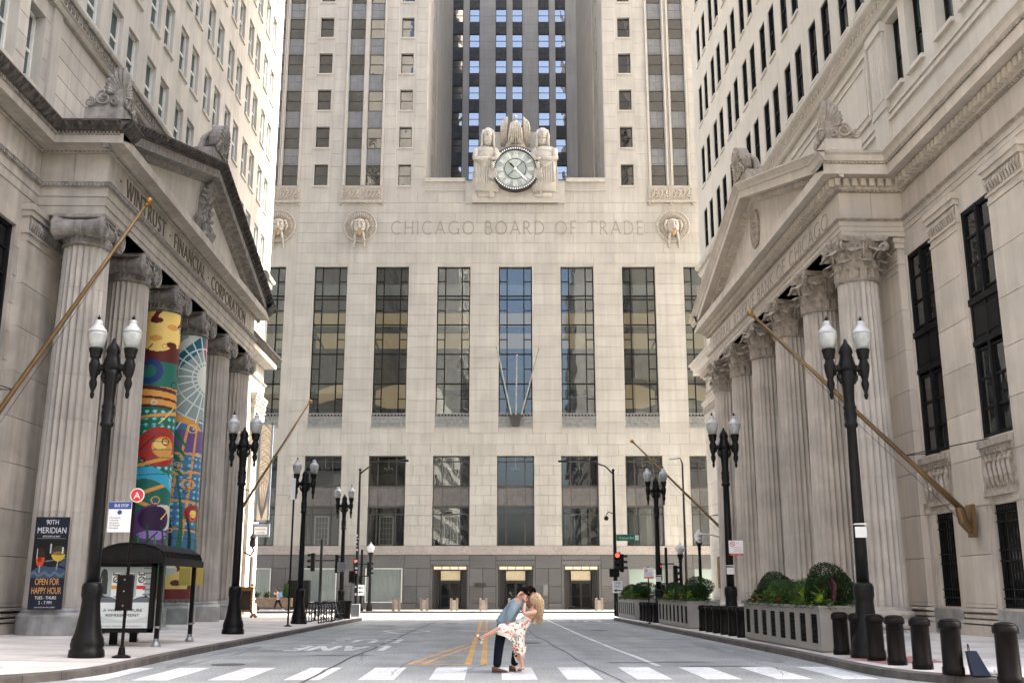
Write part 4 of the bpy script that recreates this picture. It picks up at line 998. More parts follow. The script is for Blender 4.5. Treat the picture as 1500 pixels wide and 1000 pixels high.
def rake(mb, f, pts, prof):
    k = len(prof); n_ = len(pts); mb.add([(u, v+dv, w) for u, v in pts for w, dv in prof], [tuple(range(k)), tuple((n_-1)*k+i for i in range(k))]+
        [(i*k+j, (i+1)*k+j, (i+1)*k+j+1, i*k+j+1) for i in range(len(pts)-1) for j in range(k-1)]); return mb

def bank(side):
    S = side; L = side < 0
    P = dict(XW=14.9, XF=12.68, Y0=32.68, Y1=54.77, xc=13.4, yc=33.4, dy=4.13, rb=.85, rt=.72, zn=12.49, za=13.5, tae=14.6, fz=15.65, co=15.8, co2=16.1, cr=16.45, pc=.64, pk=.98, apex=20.0, YE=68.0, lo=(34.45, 53.3)) if L else \
        dict(XW=14.45, XF=12.22, Y0=34.3, Y1=56.3, xc=12.9, yc=35.0, dy=4.12, rb=.82, rt=.68, zn=11.95, za=13.52, tae=14.13, fz=15.14, co=15.58, co2=15.92, cr=16.3, pc=.70, pk=.95, apex=19.85, YE=68.4, lo=(36.55, 54.2))
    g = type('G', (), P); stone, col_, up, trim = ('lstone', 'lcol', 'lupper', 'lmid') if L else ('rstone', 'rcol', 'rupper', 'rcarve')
    crown = 'ldark' if L else 'rstone'
    root = thing('bank_building', 'grey limestone bank with scrolled ionic columns and soot-dark pediment, two columns wrapped in a mural' if L else 'warm limestone bank with leafy corinthian columns and clean pediment behind the planters',
                 'building', (S*15.0, 44.0, 0.))
    RL = tuple(root.location)
    Fw = (lambda X: FL(-X)) if L else (lambda X: FR(X))
    def wp(name, mb, mat, parent=root, smooth=False, label=None, kind=None): return part(name, mb, mat, parent, smooth, label, kind, world=True)
    W = Fw(g.XW)
    # ---------------- main wall up to the entablature
    if L: ops = [(28.2, 31.45, 4.6, 12.7, .25), (22.5, 26.2, 4.6, 12.7, .25), (58.6, 63.2, 1.0, 5.3, .6), (58.6, 63.2, 6.4, 12.6, .6)]
    else: ops = [(32.3, 34.35, 5.85, 12.82, .16), (28.25, 30.15, 5.85, 12.82, .16), (24.1, 26.1, 5.85, 12.82, .45), (32.35, 33.95, 1.05, 3.92, .2), (28.3, 29.95, 1.05, 3.92, .2), (24.2, 25.8, 1.05, 3.92, .4), (59, 63.5, 1.0, 5.3, .6), (59, 63.5, 6.4, 12.6, .6)]
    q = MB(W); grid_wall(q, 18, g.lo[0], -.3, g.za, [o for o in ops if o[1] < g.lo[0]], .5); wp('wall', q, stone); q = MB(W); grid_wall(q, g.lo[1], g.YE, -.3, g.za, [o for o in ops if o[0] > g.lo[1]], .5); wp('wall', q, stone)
    # solid mass behind
    q = MB(); X0, X1 = (-60, -g.XW) if L else (g.XW, 60)
    q.add([(X0, 18, 0), (X1, 18, 0), (X1, 18, 85), (X0, 18, 85)], [(0, 1, 2, 3)]); q.add([(X0, g.YE, -.4), (X1, g.YE, -.4), (X1, g.YE, 85), (X0, g.YE, 85)], [(0, 1, 2, 3)])
    q.add([(X0, 18, 85), (X1, 18, 85), (X1, g.YE, 85), (X0, g.YE, 85)], [(0, 1, 2, 3)]); q.add([(S*60, 18, -.4), (S*60, g.YE, -.4), (S*60, g.YE, 85), (S*60, 18, 85)], [(0, 1, 2, 3)])
    q.add([(S*(g.XW+1.1), 18.01, 0), (S*(g.XW+1.1), g.YE-.01, 0), (S*(g.XW+1.1), g.YE-.01, g.za), (S*(g.XW+1.1), 18.01, g.za)], [(0, 1, 2, 3)]) if False else None
    wp('side_wall', q, up)
    # ---------------- ashlar on the near piers
    if L:
        stones(root, W, 18.1, g.lo[0], vl(1.2, 12.9, .9), ops, 1.7, stone, .03, .014, 60, off=RL, prio=lambda c: -c[1])
        stones(root, W, g.lo[1], g.YE, vl(1.2, 12.9, .9), ops, 1.7, stone, .03, .014, 0, off=RL)
    else:
        stones(root, W, 18.1, g.lo[0], vl(1.05, 12.9, 1.02), ops+[(30.2, 32.2, 0, 13), (34.45, 36.6, 0, 13)], 1.1, stone, .02, .008, 60, off=RL, prio=lambda c: -c[1])
        stones(root, W, g.lo[1], g.YE, vl(1.05, 12.9, 1.02), ops, 1.7, stone, .02, .008, 0, off=RL)
    # pilasters with base and cap
    pil = [(31.75, 34.4), (26.6, 27.9), (56.6, 58.2), (64.6, 67.6)] if L else [(34.5, 36.5), (30.2, 32.2), (26.15, 28.15), (57.4, 58.7), (64.3, 68.0)]
    for a, b in pil:
        q = MB(W); pr = .25 if (L or a > 33) else .09; n = 0
        for z0, z1 in zip(vl(1.15, g.za-1.2, 1.35)[:-1], vl(1.15, g.za-1.2, 1.35)[1:]):
            s_ = MB(W); s_.slab(a, b, z0+.003, z1-.003, 0, pr, .007, random.uniform(-1, 1)); wp('pilaster_stone', s_, stone)
        q.box(a-.1, b+.1, -.2, .55, 0, pr+.14); q.slab(a-.08, b+.08, .55, .72, 0, pr+.13, .05); q.slab(a-.02, b+.02, .72, .88, 0, pr+.04, .03); q.slab(a-.06, b+.06, .88, 1.05, 0, pr+.09, .05); q.box(a, b, 1.05, 1.15, 0, pr+.01)
        q.box(a, b, g.za-1.2, g.za-1.1, 0, pr+.03); q.box(a+.01, b-.01, g.za-1.1, g.za-.35, 0, pr-.01); q.box(a-.04, b+.04, g.za-.95, g.za-.88, 0, pr+.05)
        q.box(a-.06, b+.06, g.za-.38, g.za-.2, 0, pr+.09); q.box(a-.12, b+.12, g.za-.2, g.za-.01, 0, pr+.15)
        wp('pilaster', q, stone)
        q = MB(W); n = max(3, int((b-a)/.16))
        for i in range(n):
            u = a+.08+(b-a-.16)*i/(n-1); q.tube([(u, g.za-.82, pr), (u, g.za-.6, pr+.06), (u, g.za-.42, pr+.02)], [.04, .06, .03], 5)
        wp('carved_cap', q, trim)
    q = MB(W); q.box(18, (pil[0][0] if L else g.lo[0])-.0, -.3, 1.0, 0, .12) if L else None
    if not L:
        for a, b in ((32.32, 34.4), (28.25, 30.1), (20, 26.05)): wp('plinth', MB(W).box(a, b, -.3, .98, 0, .1), 'marble')
    q.box(g.lo[1]+.2, g.YE-.1, -.3, 1.0, 0, .1); wp('plinth', q, 'marble')
    # ---------------- windows of the main wall
    for o in ops:
        a, b, c, d, dp = o
        fr = MB(W); fm = 'dframe'; z = -dp+.04
        fr.box(a, b, c, c+.12, z-.06, z+.08); fr.box(a, b, d-.12, d, z-.06, z+.08); fr.box(a, a+.12, c, d, z-.06, z+.08); fr.box(b-.12, b, c, d, z-.06, z+.08)
        mid = (a+b)/2
        small = d < 4.5
        if not small:
            fr.box(mid-.07, mid+.07, c, d, z-.05, z+.1)
            if not L and d < 13 and c > 5 and b < 40:
                fr.box(a, b, 8.65, 10.0, z-.05, z+.06); fr.box(a-.0, b+.0, 9.85, 10.05, z, z+.14); fr.box(a, b, 8.6, 8.75, z, z+.12); fr.slab(a+.2, b-.2, 8.85, 9.7, z+.06, z+.09, .04)
            for k, zz in enumerate(vl(c, d, .85)[1:-1]): fr.box(a, b, zz-.03, zz+.03, z-.03, z+.05)
        f_ = wp('window', fr, fm)
        if small:
            for k in range(9): u = a+.1+(b-a-.2)*k/8; q = MB(W); q.tube([(u, c+.05, -.06), (u, d-.05, -.06)], .018, 6); part('grille_bar', q, 'iron', f_).location = (-RL[0], -RL[1], -RL[2])
            q = MB(W); [q.box(a, b, zz, zz+.035, -.08, -.04) for zz in (c+.25, c+.5, (c+d)/2-.15, (c+d)/2+.15, d-.5, d-.25)]
            for k in range(8): u = a+.1+(b-a-.2)*(k+.5)/8; q.lathe([(.07, -.04), (.07, -.07)], (u, d-.12, 0), 8)
            part('grille_rail', q, 'iron', f_).location = (-RL[0], -RL[1], -RL[2])
        # panes
        us = [a+.12, b-.12] if small else [a+.12, mid-.07, mid+.07, b-.12]; vs = [c+.12, d-.12] if small else vl(c, d, .85)
        for i in range(0, len(us), 2):
            for j in range(len(vs)-1):
                if not small and not L and b < 40 and vs[j] > 8.3 and vs[j+1] < 10.2: continue
                q = MB(W); q.add([(us[i], vs[j], z), (us[i+1], vs[j], z), (us[i+1], vs[j+1], z), (us[i], vs[j+1], z)], [(0, 1, 2, 3)]); pn = part('pane', q, 'sglass', f_); pn.location = (-RL[0], -RL[1], -RL[2])
    # carved relief panels below the windows (right building)
    if not L:
        for a, b in ((32.25, 34.4), (28.2, 30.15), (24.1, 26.1)):
            q = MB(W); q.box(a, b, 5.55, 5.75, 0, .22); q.box(a, b, 5.45, 5.55, 0, .14); q.box(a, b, 4.15, 4.3, 0, .16); q.box(a, b, 4.3, 5.45, .0, .05)
            n = 6
            for i in range(n):
                u = a+.15+(b-a-.3)*(i+.5)/n; q.tube([(u, 4.42, .07), (u-.05, 4.7, .12), (u+.05, 5.0, .12), (u, 5.3, .07)], [.03, .09, .07, .05], 5); q.ball((u, 5.15, .1), .09, 6)
                if i < n: q.box(u+(b-a-.3)/n/2-.02, u+(b-a-.3)/n/2+.02, 4.4, 5.35, .05, .1)
            n = 12
            for i in range(n): u = a+(b-a)*(i+.5)/n; q.box(u-.05, u+.05, 5.36, 5.45, .05, .13)
            wp('relief_panel', q, 'rcarve')
            q = MB(W); q.box(a, a+.25, 1.0, 4.15, 0, .06); q.box(b-.25, b, 1.0, 4.15, 0, .06); q.box(a-.02, a+.3, 3.95, 4.15, 0, .12); q.box(b-.3, b+.02, 3.95, 4.15, 0, .12); wp('window_surround', q, 'rstone')
    else:
        q = MB(W); q.box(28.0, 31.6, 4.2, 4.55, 0, .2); q.box(28.1, 31.5, 3.6, 4.2, 0, .08); q.box(58.2, 63.5, 5.5, 5.9, 0, .35); q.box(58.2, 63.5, 5.9, 6.2, 0, .2); wp('window_sill', q, stone)
    # ---------------- loggia behind the columns
    a, b = g.lo; X2 = g.XW+2.2; q = MB(Fw(X2))
    lops = [(g.yc+g.dy*(k+.5)-1.15, g.yc+g.dy*(k+.5)+1.15, .3, 5.4, .35) for k in range(5)]+[(g.yc+g.dy*(k+.5)-1.15, g.yc+g.dy*(k+.5)+1.15, 6.6, 12.2, .35) for k in range(5)]
    grid_wall(q, a, b, -.2, g.za, lops, .35); wp('loggia_wall', q, stone)
    q = MB(); xa, xb = sorted((S*g.XF, S*X2)); ya, yb = a, b
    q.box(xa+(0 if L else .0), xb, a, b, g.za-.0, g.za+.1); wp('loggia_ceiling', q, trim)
    q = MB(); xa, xb = sorted((S*g.XW, S*X2)); q.add([(xa, a, 0), (xb, a, 0), (xb, a, g.za), (xa, a, g.za)], [(0, 1, 2, 3)]); q.add([(xa, b, -.2), (xb, b, -.2), (xb, b, g.za), (xa, b, g.za)], [(0, 1, 2, 3)]); wp('loggia_end', q, stone)
    for o in lops:
        q = MB(Fw(X2)); f_ = MB(Fw(X2)); u0, u1, c, d = o[:4]
        for x0, x1, z0, z1 in ((u0, u1, c, c+.15), (u0, u1, d-.15, d), (u0, u0+.12, c, d), (u1-.12, u1, c, d), ((u0+u1)/2-.06, (u0+u1)/2+.06, c, d), (u0, u1, (c+d)/2, (c+d)/2+.1)): f_.box(x0, x1, z0, z1, -.33, -.2)
        fo = wp('loggia_window', f_, 'bronze' if c < 1 else 'dframe'); q.box(u0, u1, c, d, -.34, -.33); pn = part('pane', q, 'sglass', fo); pn.location = (-RL[0], -RL[1], -RL[2])
    # ---------------- columns
    r1 = g.rt; cap = mesh('capital', ionic_capital(g.rt) if L else corinthian_capital(g.rt, g.za-g.zn), M[trim if L else 'rcarve'], smooth=False)
    zb = 1.02; nd = 8; dm = []
    for k in range(nd):
        t0, t1 = k/nd, (k+1)/nd; ent = lambda t: g.rb+(g.rt-g.rb)*(t**1.35)
        dm.append(drum_mesh(ent(t0), ent(t1), (g.zn-zb)/nd, col_))
    bm_ = MB()
    if L: bm_.lathe([(1.0, -.25), (1.0, .78), (.96, .84), (.90, .88), (.90, .95), (.86, 1.02)], n=40)
    else:
        bm_.box(-1.08, 1.08, -1.08, 1.08, -.25, .32); bm_.lathe([(1.0, .32), (1.1, .37), (1.12, .45), (1.06, .52), (.96, .56), (.92, .66), (.97, .72), (1.0, .79), (.96, .86), (.88, .9), (.86, 1.02)], n=40)
    bme = mesh('column', bm_, M['marble' if L else 'rcol'], smooth=False)
    for k in range(6):
        y = g.yc+g.dy*k; c = link('column', bme, root, (S*g.xc-RL[0], y-RL[1], 0))
        for j in range(nd):
            dd = link('column_drum', dm[j], c, (0, 0, zb+(g.zn-zb)/nd*j)); dd.rotation_euler.z = 0
        o = link('capital', cap, c, (0, 0, g.zn))
        if not L: o.rotation_euler.z = 0
        if L and k in (2, 3): mural(c, k, g, zb)
    # responding pilasters behind the columns
    for k in range(0, 6):
        y = g.yc+g.dy*k
        if a < y < b: q = MB(Fw(X2)); q.box(y-.55, y+.55, -.2, g.za-.02, 0, .3); q.box(y-.62, y+.62, g.za-.8, g.za-.55, 0, .36); wp('pilaster', q, stone)
    # ---------------- entablature
    xw, xf = S*g.XW, S*g.XF; path = [(xw, 18), (xw, g.Y0), (xf, g.Y0), (xf, g.Y1), (xw, g.Y1), (xw, g.YE), (S*40, g.YE)]; sg = 1 if L else -1
    h = g.tae-g.za
    q = sweep_plan(MB(), path, [(-.9, g.za), (0, g.za), (0, g.za+h*.28), (.035, g.za+h*.29), (.035, g.za+h*.56), (.07, g.za+h*.57), (.07, g.za+h*.84), (.10, g.za+h*.85)], sg); wp('architrave', q, stone)
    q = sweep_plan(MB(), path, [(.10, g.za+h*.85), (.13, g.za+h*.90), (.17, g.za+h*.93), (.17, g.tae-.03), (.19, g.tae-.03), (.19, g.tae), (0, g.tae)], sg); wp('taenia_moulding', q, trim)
    # frieze blocks
    q = sweep_plan(MB(), path, [(-.03, g.tae), (-.03, g.fz)], sg); wp('frieze', q, stone)
    def fblocks(f, u0, u1, n, nm='frieze_block'):
        for i in range(n):
            s_ = MB(f); s_.slab(u0+(u1-u0)*i/n+.006, u0+(u1-u0)*(i+1)/n-.006, g.tae+.005, g.fz-.005, -.03, 0, .008, random.uniform(-1, 1)); wp(nm, s_, stone)
    fblocks(Fw(g.XF), g.Y0, g.Y1, 14); fblocks(W, 18.2, g.Y0, 8)
    FYn = lambda u, v, w: (u, g.Y0-w, v)
    fblocks(FYn, *sorted((xw, xf)), 2)
    bed = [(0, g.fz), (.06, g.fz), (.10, g.fz+.05), (.16, g.fz+.06), (.16, g.co-.04), (.24, g.co-.03), (.28, g.co), (g.pc-.05, g.co), (g.pc-.05, g.co-.03), (g.pc, g.co-.03), (g.pc, g.co2)]
    q = sweep_plan(MB(), path, bed, sg); wp('cornice', q, stone)
    tops = sweep_plan(MB(), path, [(g.pc, g.co2), (0-.2, g.co2+.02)], sg); wp('cornice_top', tops, trim)
    cym = [(g.pc, g.co2), (g.pc+.04, g.co2), (g.pc+.05, g.co2+.05), (g.pc+.12, g.co2+.08), (g.pk-.1, g.cr-.12), (g.pk-.03, g.cr-.06), (g.pk, g.cr-.05), (g.pk, g.cr), (-.3, g.cr+.02)]
    q = sweep_plan(MB(), [(xw, 18), (xw, g.Y0), (xf, g.Y0), (xf, g.Y0+.3)], cym, sg); wp('crown_moulding', q, crown)
    q = sweep_plan(MB(), [(xf, g.Y1-.3), (xf, g.Y1), (xw, g.Y1), (xw, g.YE), (S*40, g.YE)], cym, sg); wp('crown_moulding', q, crown)
    # dentils (right) / leaf ornament (left)
    q = MB()
    def dent(f, u0, u1, lo, hi, w0, w1, pitch, wd_):
        n = int((u1-u0)/pitch)
        for i in range(n):
            u = u0+pitch*(i+.5); m_ = MB(f); m_.box(u-wd_/2, u+wd_/2, lo, hi, w0, w1); o_ = len(q.v); q.v += m_.v; q.q += [tuple(x+o_ for x in t) for t in m_.q]; q.tone += m_.tone
    if not L:
        for f, u0, u1 in ((W, 18, g.Y0-.3), (Fw(g.XF), g.Y0-.3, g.Y1+.3), (FYn, *sorted((xw-S*.2, xf-S*.28))), (W, g.Y1+.4, g.YE)): dent(f, u0, u1, g.fz+.12, g.co-.06, .16, .38, .30, .17)
        wp('dentils', q, 'rstone', kind='stuff')
        q = MB(); [q.__class__ for _ in ()]
        for f, u0, u1 in ((W, 18, g.Y0-.2), (Fw(g.XF), g.Y0-.2, g.Y1+.2), (FYn, *sorted((xw, xf-S*.2)))): dent(f, u0, u1, g.fz+.0, g.fz+.1, .04, .14, .16, .10)
        for f, u0, u1 in ((W, 18, g.Y0-.7), (FYn, *sorted((xw, xf-S*.8)))): dent(f, u0, u1, g.co2+.0, g.co2+.07, g.pc, g.pc+.07, .14, .09)
        wp('egg_moulding', q, 'rcarve', kind='stuff')
    else:
        for f, u0, u1 in ((W, 18, g.Y0-.9), (FYn, *sorted((xw, xf+.9)))):
            n = int((u1-u0)/.42)
            for i in range(n):
                u = u0+.42*(i+.5); m_ = MB(f); m_.tube([(u, g.co2+.07, g.pc+.1), (u+.03, g.co2+.2, g.pc+.24), (u-.02, g.cr-.06, g.pk-.02)], [.05, .09, .04], 5); m_.tube([(u+.2, g.co2+.07, g.pc+.1), (u+.2, g.co2+.22, g.pc+.2)], [.03, .05], 4); m_.ball((u, g.co2+.28, g.pc+.3), .05, 5)
                o_ = len(q.v); q.v += m_.v; q.q += [tuple(x+o_ for x in t) for t in m_.q]; q.tone += m_.tone
        wp('leaf_ornament', q, 'ldark', kind='stuff')
        q = MB()
        for f, u0, u1 in ((W, 18, g.Y0-.2), (Fw(g.XF), g.Y0-.2, g.Y1+.2), (FYn, *sorted((xw, xf+.2)))):
            dent(f, u0, u1, g.fz+.02, g.fz+.12, .05, .15, .15, .09); dent(f, u0, u1, g.tae-.15, g.tae-.05, .12, .185, .13, .08)
        for f, u0, u1 in ((FYn, *sorted((xw, xf+.6))), (W, 18, g.Y0-.6)): dent(f, u0, u1, g.co2-.06, g.co2+.05, g.pc-.02, g.pc+.06, .12, .07)
        wp('egg_moulding', q, 'lmid', kind='stuff')
    # ---------------- pediment
    Fp = Fw(g.XF); ym = (g.Y0+g.Y1)/2; ends = [(g.Y0-g.pk, g.cr), (ym, g.apex), (g.Y1+g.pk, g.cr)]; dz_ = (g.apex-g.cr)/(ym-g.Y0+g.pk)*(g.pk-g.pc); ends2 = [(g.Y0-g.pc+.015, g.cr+dz_), (ym, g.apex), (g.Y1+g.pc-.015, g.cr+dz_)]
    sl_ = (g.apex-g.cr)/(ym-g.Y0+g.pk)
    q = MB(Fp); rake(q, Fp, ends2, [(.0, -.95), (.16, -.9), (.18, -.72), (.3, -.68), (g.pc-.05, -.68), (g.pc, -.70), (g.pc, -.36)]); [q.add([(e_[0], e_[1]-.95, 0), (e_[0], e_[1]-.36, g.pc), (e_[0], e_[1], g.pc), (e_[0], e_[1], 0)], [(0, 1, 2, 3)]) for e_ in (ends2[0], ends2[2])]; wp('raking_cornice', q, 'lmid' if L else 'rstone')
    q = MB(Fp); rake(q, Fp, [(ends[0][0], ends[0][1]), ends[1], ends[2]], [(g.pc, -.36), (g.pc+.05, -.33), (g.pc+.08, -.24), (g.pk-.06, -.1), (g.pk, -.06), (g.pk, 0), (g.pc, .01)]); q.add([(u, v+.012, w_) for u, v in ends for w_ in (g.pc, -2.6)], [(0, 2, 3, 1), (2, 4, 5, 3)]); wp('raking_crown', q, crown)
    q = MB(Fp); q.add([(g.Y0-g.pk, g.cr, g.pk), (g.Y0-g.pk, g.cr-.36, g.pc), (g.Y0-g.pk, g.cr-.9, 0), (g.Y0-g.pk, g.cr, 0)], [(0, 1, 2, 3)]) if False else None
    q.prism([(g.Y0+.05, g.co2+.02), (ym, g.apex-.8), (g.Y1-.05, g.co2+.02)], -.6, .0); wp('tympanum', q, 'lupper' if L else 'rstone')
    if not L:
        q = MB(Fp)
        for (u0, v0), (u1, v1) in (((ends[0][0], ends[0][1]), ends[1]), (ends[1], ends[2])):
            n = int((u1-u0)/.30)
            for i in range(3, n-3) if u0 < ym-1 else range(3, n-3):
                t = (i+.5)/n; u, v = u0+(u1-u0)*t, v0+(v1-v0)*t; q.box(u-.085, u+.085, v-.92, v-.72, .05, .34)
        wp('raking_dentils', q, 'rstone', kind='stuff')
    else:
        q = MB(Fp)
        for (u0, v0), (u1, v1) in ((ends[0], ends[1]), (ends[1], ends[2])):
            n = int((u1-u0)/.36)
            for i in range(n):
                t = (i+.5)/n; u, v = u0+(u1-u0)*t, v0+(v1-v0)*t; q.tube([(u, v-.3, g.pc+.1), (u+.03, v-.17, g.pc+.25), (u-.02, v-.05, g.pk)], [.05, .09, .05], 5)
        wp('raking_leaf_ornament', q, 'ldark', kind='stuff')
    # tympanum ornament
    q = MB(Fp); cu_, cv = ym, 17.65
    if L:
        q.lathe([(.001, .14), (.62, .12), (.78, .22), (.9, .2), (.95, .0)][::-1], (0, 0, 0), 24); q.v = [(x, y, z) for x, y, z in q.v]
        q = MB(lambda u, v, w: Fp(cu_+u*.78, cv+v*1.15, w)); q.lathe([(.95, 0), (.9, .2), (.78, .22), (.62, .12), (1e-4, .16)], (0, 0, 0), 24)
        for i in range(16):
            a_ = 2*math.pi*i/16; q.tube([(.6*math.cos(a_), .6*math.sin(a_), .18), (.88*math.cos(a_+.2), .88*math.sin(a_+.2), .26), (1.1*math.cos(a_+.25), 1.05*math.sin(a_+.25), .1)], [.06, .1, .04], 5)
        for s in (-1, 1):
            for j in range(7): q.tube([(s*(.9+.1*j), -.9-.02*j, .1), (s*(1.1+.12*j), -.5+.0*j, .2), (s*(.95+.16*j), -.15-.09*j, .1)], [.05, .09, .03], 5)
            q.tube([(s*.1, -.8, .2), (s*.9, -1.05, .2), (s*1.9, -.95, .15)], [.12, .1, .05], 6)
        for j in range(9): q.ball((random.uniform(-.4, .4), random.uniform(-.6, .6), .2), .12, 6)
        q.tube([(-.3, .95, .2), (0, 1.25, .3), (.3, .95, .2)], .1, 6)
    else:
        q = MB(lambda u, v, w: Fp(cu_+u*.62, cv+v*.95, w)); q.lathe([(1.0, 0), (1.0, .12), (.9, .16), (.84, .08), (.7, .07), (.66, .14), (.6, .07), (1e-4, .06)], (0, 0, 0), 30)
        for i in range(26):
            a_ = 2*math.pi*i/26; q.ball((.77*math.cos(a_), .77*math.sin(a_), .1), .08, 5)
        for j in range(5): q.ball((random.uniform(-.25, .25), random.uniform(-.4, .4), .1), .13, 6)
    wp('tympanum_relief', q, 'lmid' if L else 'rcarve')
    # ---------------- acroteria
    am = 'lmid' if L else 'rcarve'
    for yy, sgn in ((g.Y0-.55, 1), (g.Y1+.55, -1)):
        zt = g.cr; q = MB(); x0 = S*(g.XF-.5); x1 = S*(g.XF+1.15)
        x1 = S*(g.XF+.75); q.box(*sorted((x0, x1)), *sorted((yy, yy+sgn*1.25)), zt-.2, zt+.62); wp('acroterion_pedestal', q, 'lmid' if L else 'rstone')
        q = MB()
        palmette(q, lambda u, v, w, yy=yy, zt=zt: (x0+S*(u*1.0+.05), yy-sgn*w+sgn*.12, zt+.60+v), 1.45, 1.2, -.26, .08)
        palmette(q, lambda u, v, w, yy=yy, zt=zt: (x0-S*w+S*.12, yy+sgn*(u*1.0+.05), zt+.60+v), 1.45, 1.2, -.26, .08)
        wp('acroterion', q, am)
    q = MB(); palmette(q, lambda u, v, w: (S*(g.XF-.5)-S*(w+.25*math.sin(v*.9)-.15*v*0), ym+u, g.apex+.2+v), 1.55, .95, -.4, .1, half=False)
    q.box(*sorted((S*(g.XF-.62), S*(g.XF+.3))), ym-1.15, ym+1.15, g.apex-.3, g.apex+.28)
    for i in range(6): q.tube([(S*(g.XF+.1), ym-.9+.36*i, g.apex+.2), (S*(g.XF+.0), ym-.6+.24*i, g.apex+.95), (S*(g.XF-.25), ym-.45+.18*i, g.apex+1.55-.1*abs(i-2.5))], [.14, .12, .06], 6)
    wp('apex_acroterion', q, am)
    # ---------------- attic storey
    XA = g.XW+.15; WA = Fw(XA)
    if L: aw = [(31.0, 32.2), (29.1, 30.3), (26.75, 27.95), (24.85, 26.05)]; az = (17.65, 20.35); sz = 21.0; sz2 = 21.75
    else: aw = [(33.55, 34.8), (31.75, 33.0), (29.45, 30.7), (27.65, 28.9), (25.35, 26.6), (23.55, 24.8)]; az = (19.15, 22.0); sz = 22.3; sz2 = 23.1
    q = MB(WA); grid_wall(q, 18, g.YE, g.cr-.3, sz, [(a_, b_, *az, .45) for a_, b_ in aw], .45); wp('attic_wall', q, up)
    def sashwin(f_, a_, b_, c_, d_, dp, fm, gm_, nm='window', depth_l=.0):
        m_ = MB(f_); z = -dp
        for t in ((a_, b_, c_, c_+.1), (a_, b_, d_-.09, d_), (a_, a_+.1, c_, d_), (b_-.1, b_, c_, d_)): m_.box(*t, z, z+.12)
        m_.box(a_, b_, (c_+d_)/2-.05, (c_+d_)/2+.05, z, z+.09); return m_
    for a_, b_ in aw:
        f_ = wp('attic_window', sashwin(WA, a_, b_, *az, .45, '', ''), 'wframe' if L else 'dframe')
        for c_, d_ in ((az[0]+.1, sum(az)/2-.05), (sum(az)/2+.05, az[1]-.09)):
            m_ = MB(WA); m_.add([(a_+.1, c_, -.42), (b_-.1, c_, -.42), (b_-.1, d_, -.42), (a_+.1, d_, -.42)], [(0, 1, 2, 3)]); pn = part('pane', m_, 'lglass', f_); pn.location = (-RL[0], -RL[1], -RL[2])
        q = MB(WA); q.box(a_-.05, b_+.05, az[0]-.16, az[0]-.01, 0, .14); wp('window_sill', q, up)
    if L:
        stones(root, WA, 18, 40, vl(g.cr+.3, sz, .75), [(a_, b_, *az) for a_, b_ in aw]+[(32.55, 33.3, 0, 99)], 2.1, up, .02, .012, 60, off=RL, prio=lambda c: -c[1])
        q = MB(WA); q.box(32.6, 33.25, g.cr, sz, 0, .1); wp('attic_pilaster', q, up)
    else:
        q = MB(WA); q.box(34.95, 36.25, g.cr+.6, sz-.1, -.05, .117)
        for i in range(6): q.slab(35.08+.19*i, 35.2+.19*i, 19.1, 21.6, .115, .15, .02)
        q.box(34.85, 36.35, 21.75, 22.1, .0, .2); q.box(34.9, 36.3, 18.7, 18.95, 0, .16); wp('attic_pilaster', q, up)
        for u0, u1 in ((36.6, 47), (47.6, 57.6)):
            q = MB(WA)
            for i, (e, w_) in enumerate(((0, .09), (.35, .05))):
                for ti, t in enumerate(((u0+e, u1-e, 19.0+e, 19.12+e), (u0+e, u1-e, 21.75-e, 21.87-e), (u0+e-.004, u0+.12+e, 19.0+e-.004, 21.87-e+.004), (u1-.12-e, u1-e+.004, 19.0+e-.004, 21.87-e+.004))): q.box(*t, -.05, w_+(.006 if ti > 1 else 0))
            wp('raised_panel', q, up)
        q = MB(WA)
        q.box(18, g.YE-.2, 18.5, 18.58, -.05, .07); q.box(18, g.YE-.2, 18.2, 18.32, -.05, .1); wp('attic_moulding', q, up)
    # string course above the attic
    q = sweep_plan(MB(), [(S*g.XW, 18), (S*g.XW, g.YE), (S*40, g.YE)], [(-.15, sz), (.02, sz), (.08, sz+.08), (.08, sz+.14), (.16, sz+.2), (.16, sz2-.3), (.3, sz2-.2), (.34, sz2-.12), (.34, sz2), (0, sz2+.05)], sg); wp('string_course', q, up if not L else 'lupper')
    q = MB()
    dent(W, 18, g.YE, sz+.24, sz2-.32, .15, .2, .34 if L else .3, .2 if L else .16)
    if L: dent(W, 18, g.YE, sz2-.28, sz2-.2, .2, .3, .12, .07)
    wp('string_course_ornament', q, 'lmid' if L else 'rcarve', kind='stuff')
    # ---------------- upper storeys
    if L: us = [(37.3+4.25*k+o_, 38.55+4.25*k+o_) for k in range(-4, 7) for o_ in (0, 1.9)]; zr = [(21.75+3.93*j, 24.1+3.93*j) for j in range(8)]
    else: us = [(44.03+3.95*k+o_, 45.1+3.95*k+o_) for k in range(-6, 6) for o_ in (0, 1.78)]; zr = [(23.68+4.49*j, 26.42+4.49*j) for j in range(7)]
    us = [u for u in us if u[0] > 18.5]; dp = .27 if L else .17
    q = MB(W); grid_wall(q, 18, g.YE, sz2, 85, [(a_, b_, c_, d_, dp) for a_, b_ in us for c_, d_ in zr], dp); wp('upper_wall', q, up)
    hgt = zr[0][1]-zr[0][0]; wdt = us[0][1]-us[0][0]
    off = W(us[0][0], zr[0][0], 0)
    m_ = sashwin(W, us[0][0], us[0][1], *zr[0], dp, '', ''); wme = mesh('window_frame', m_, M['wframe' if L else 'dframe'], off)
    gme = []
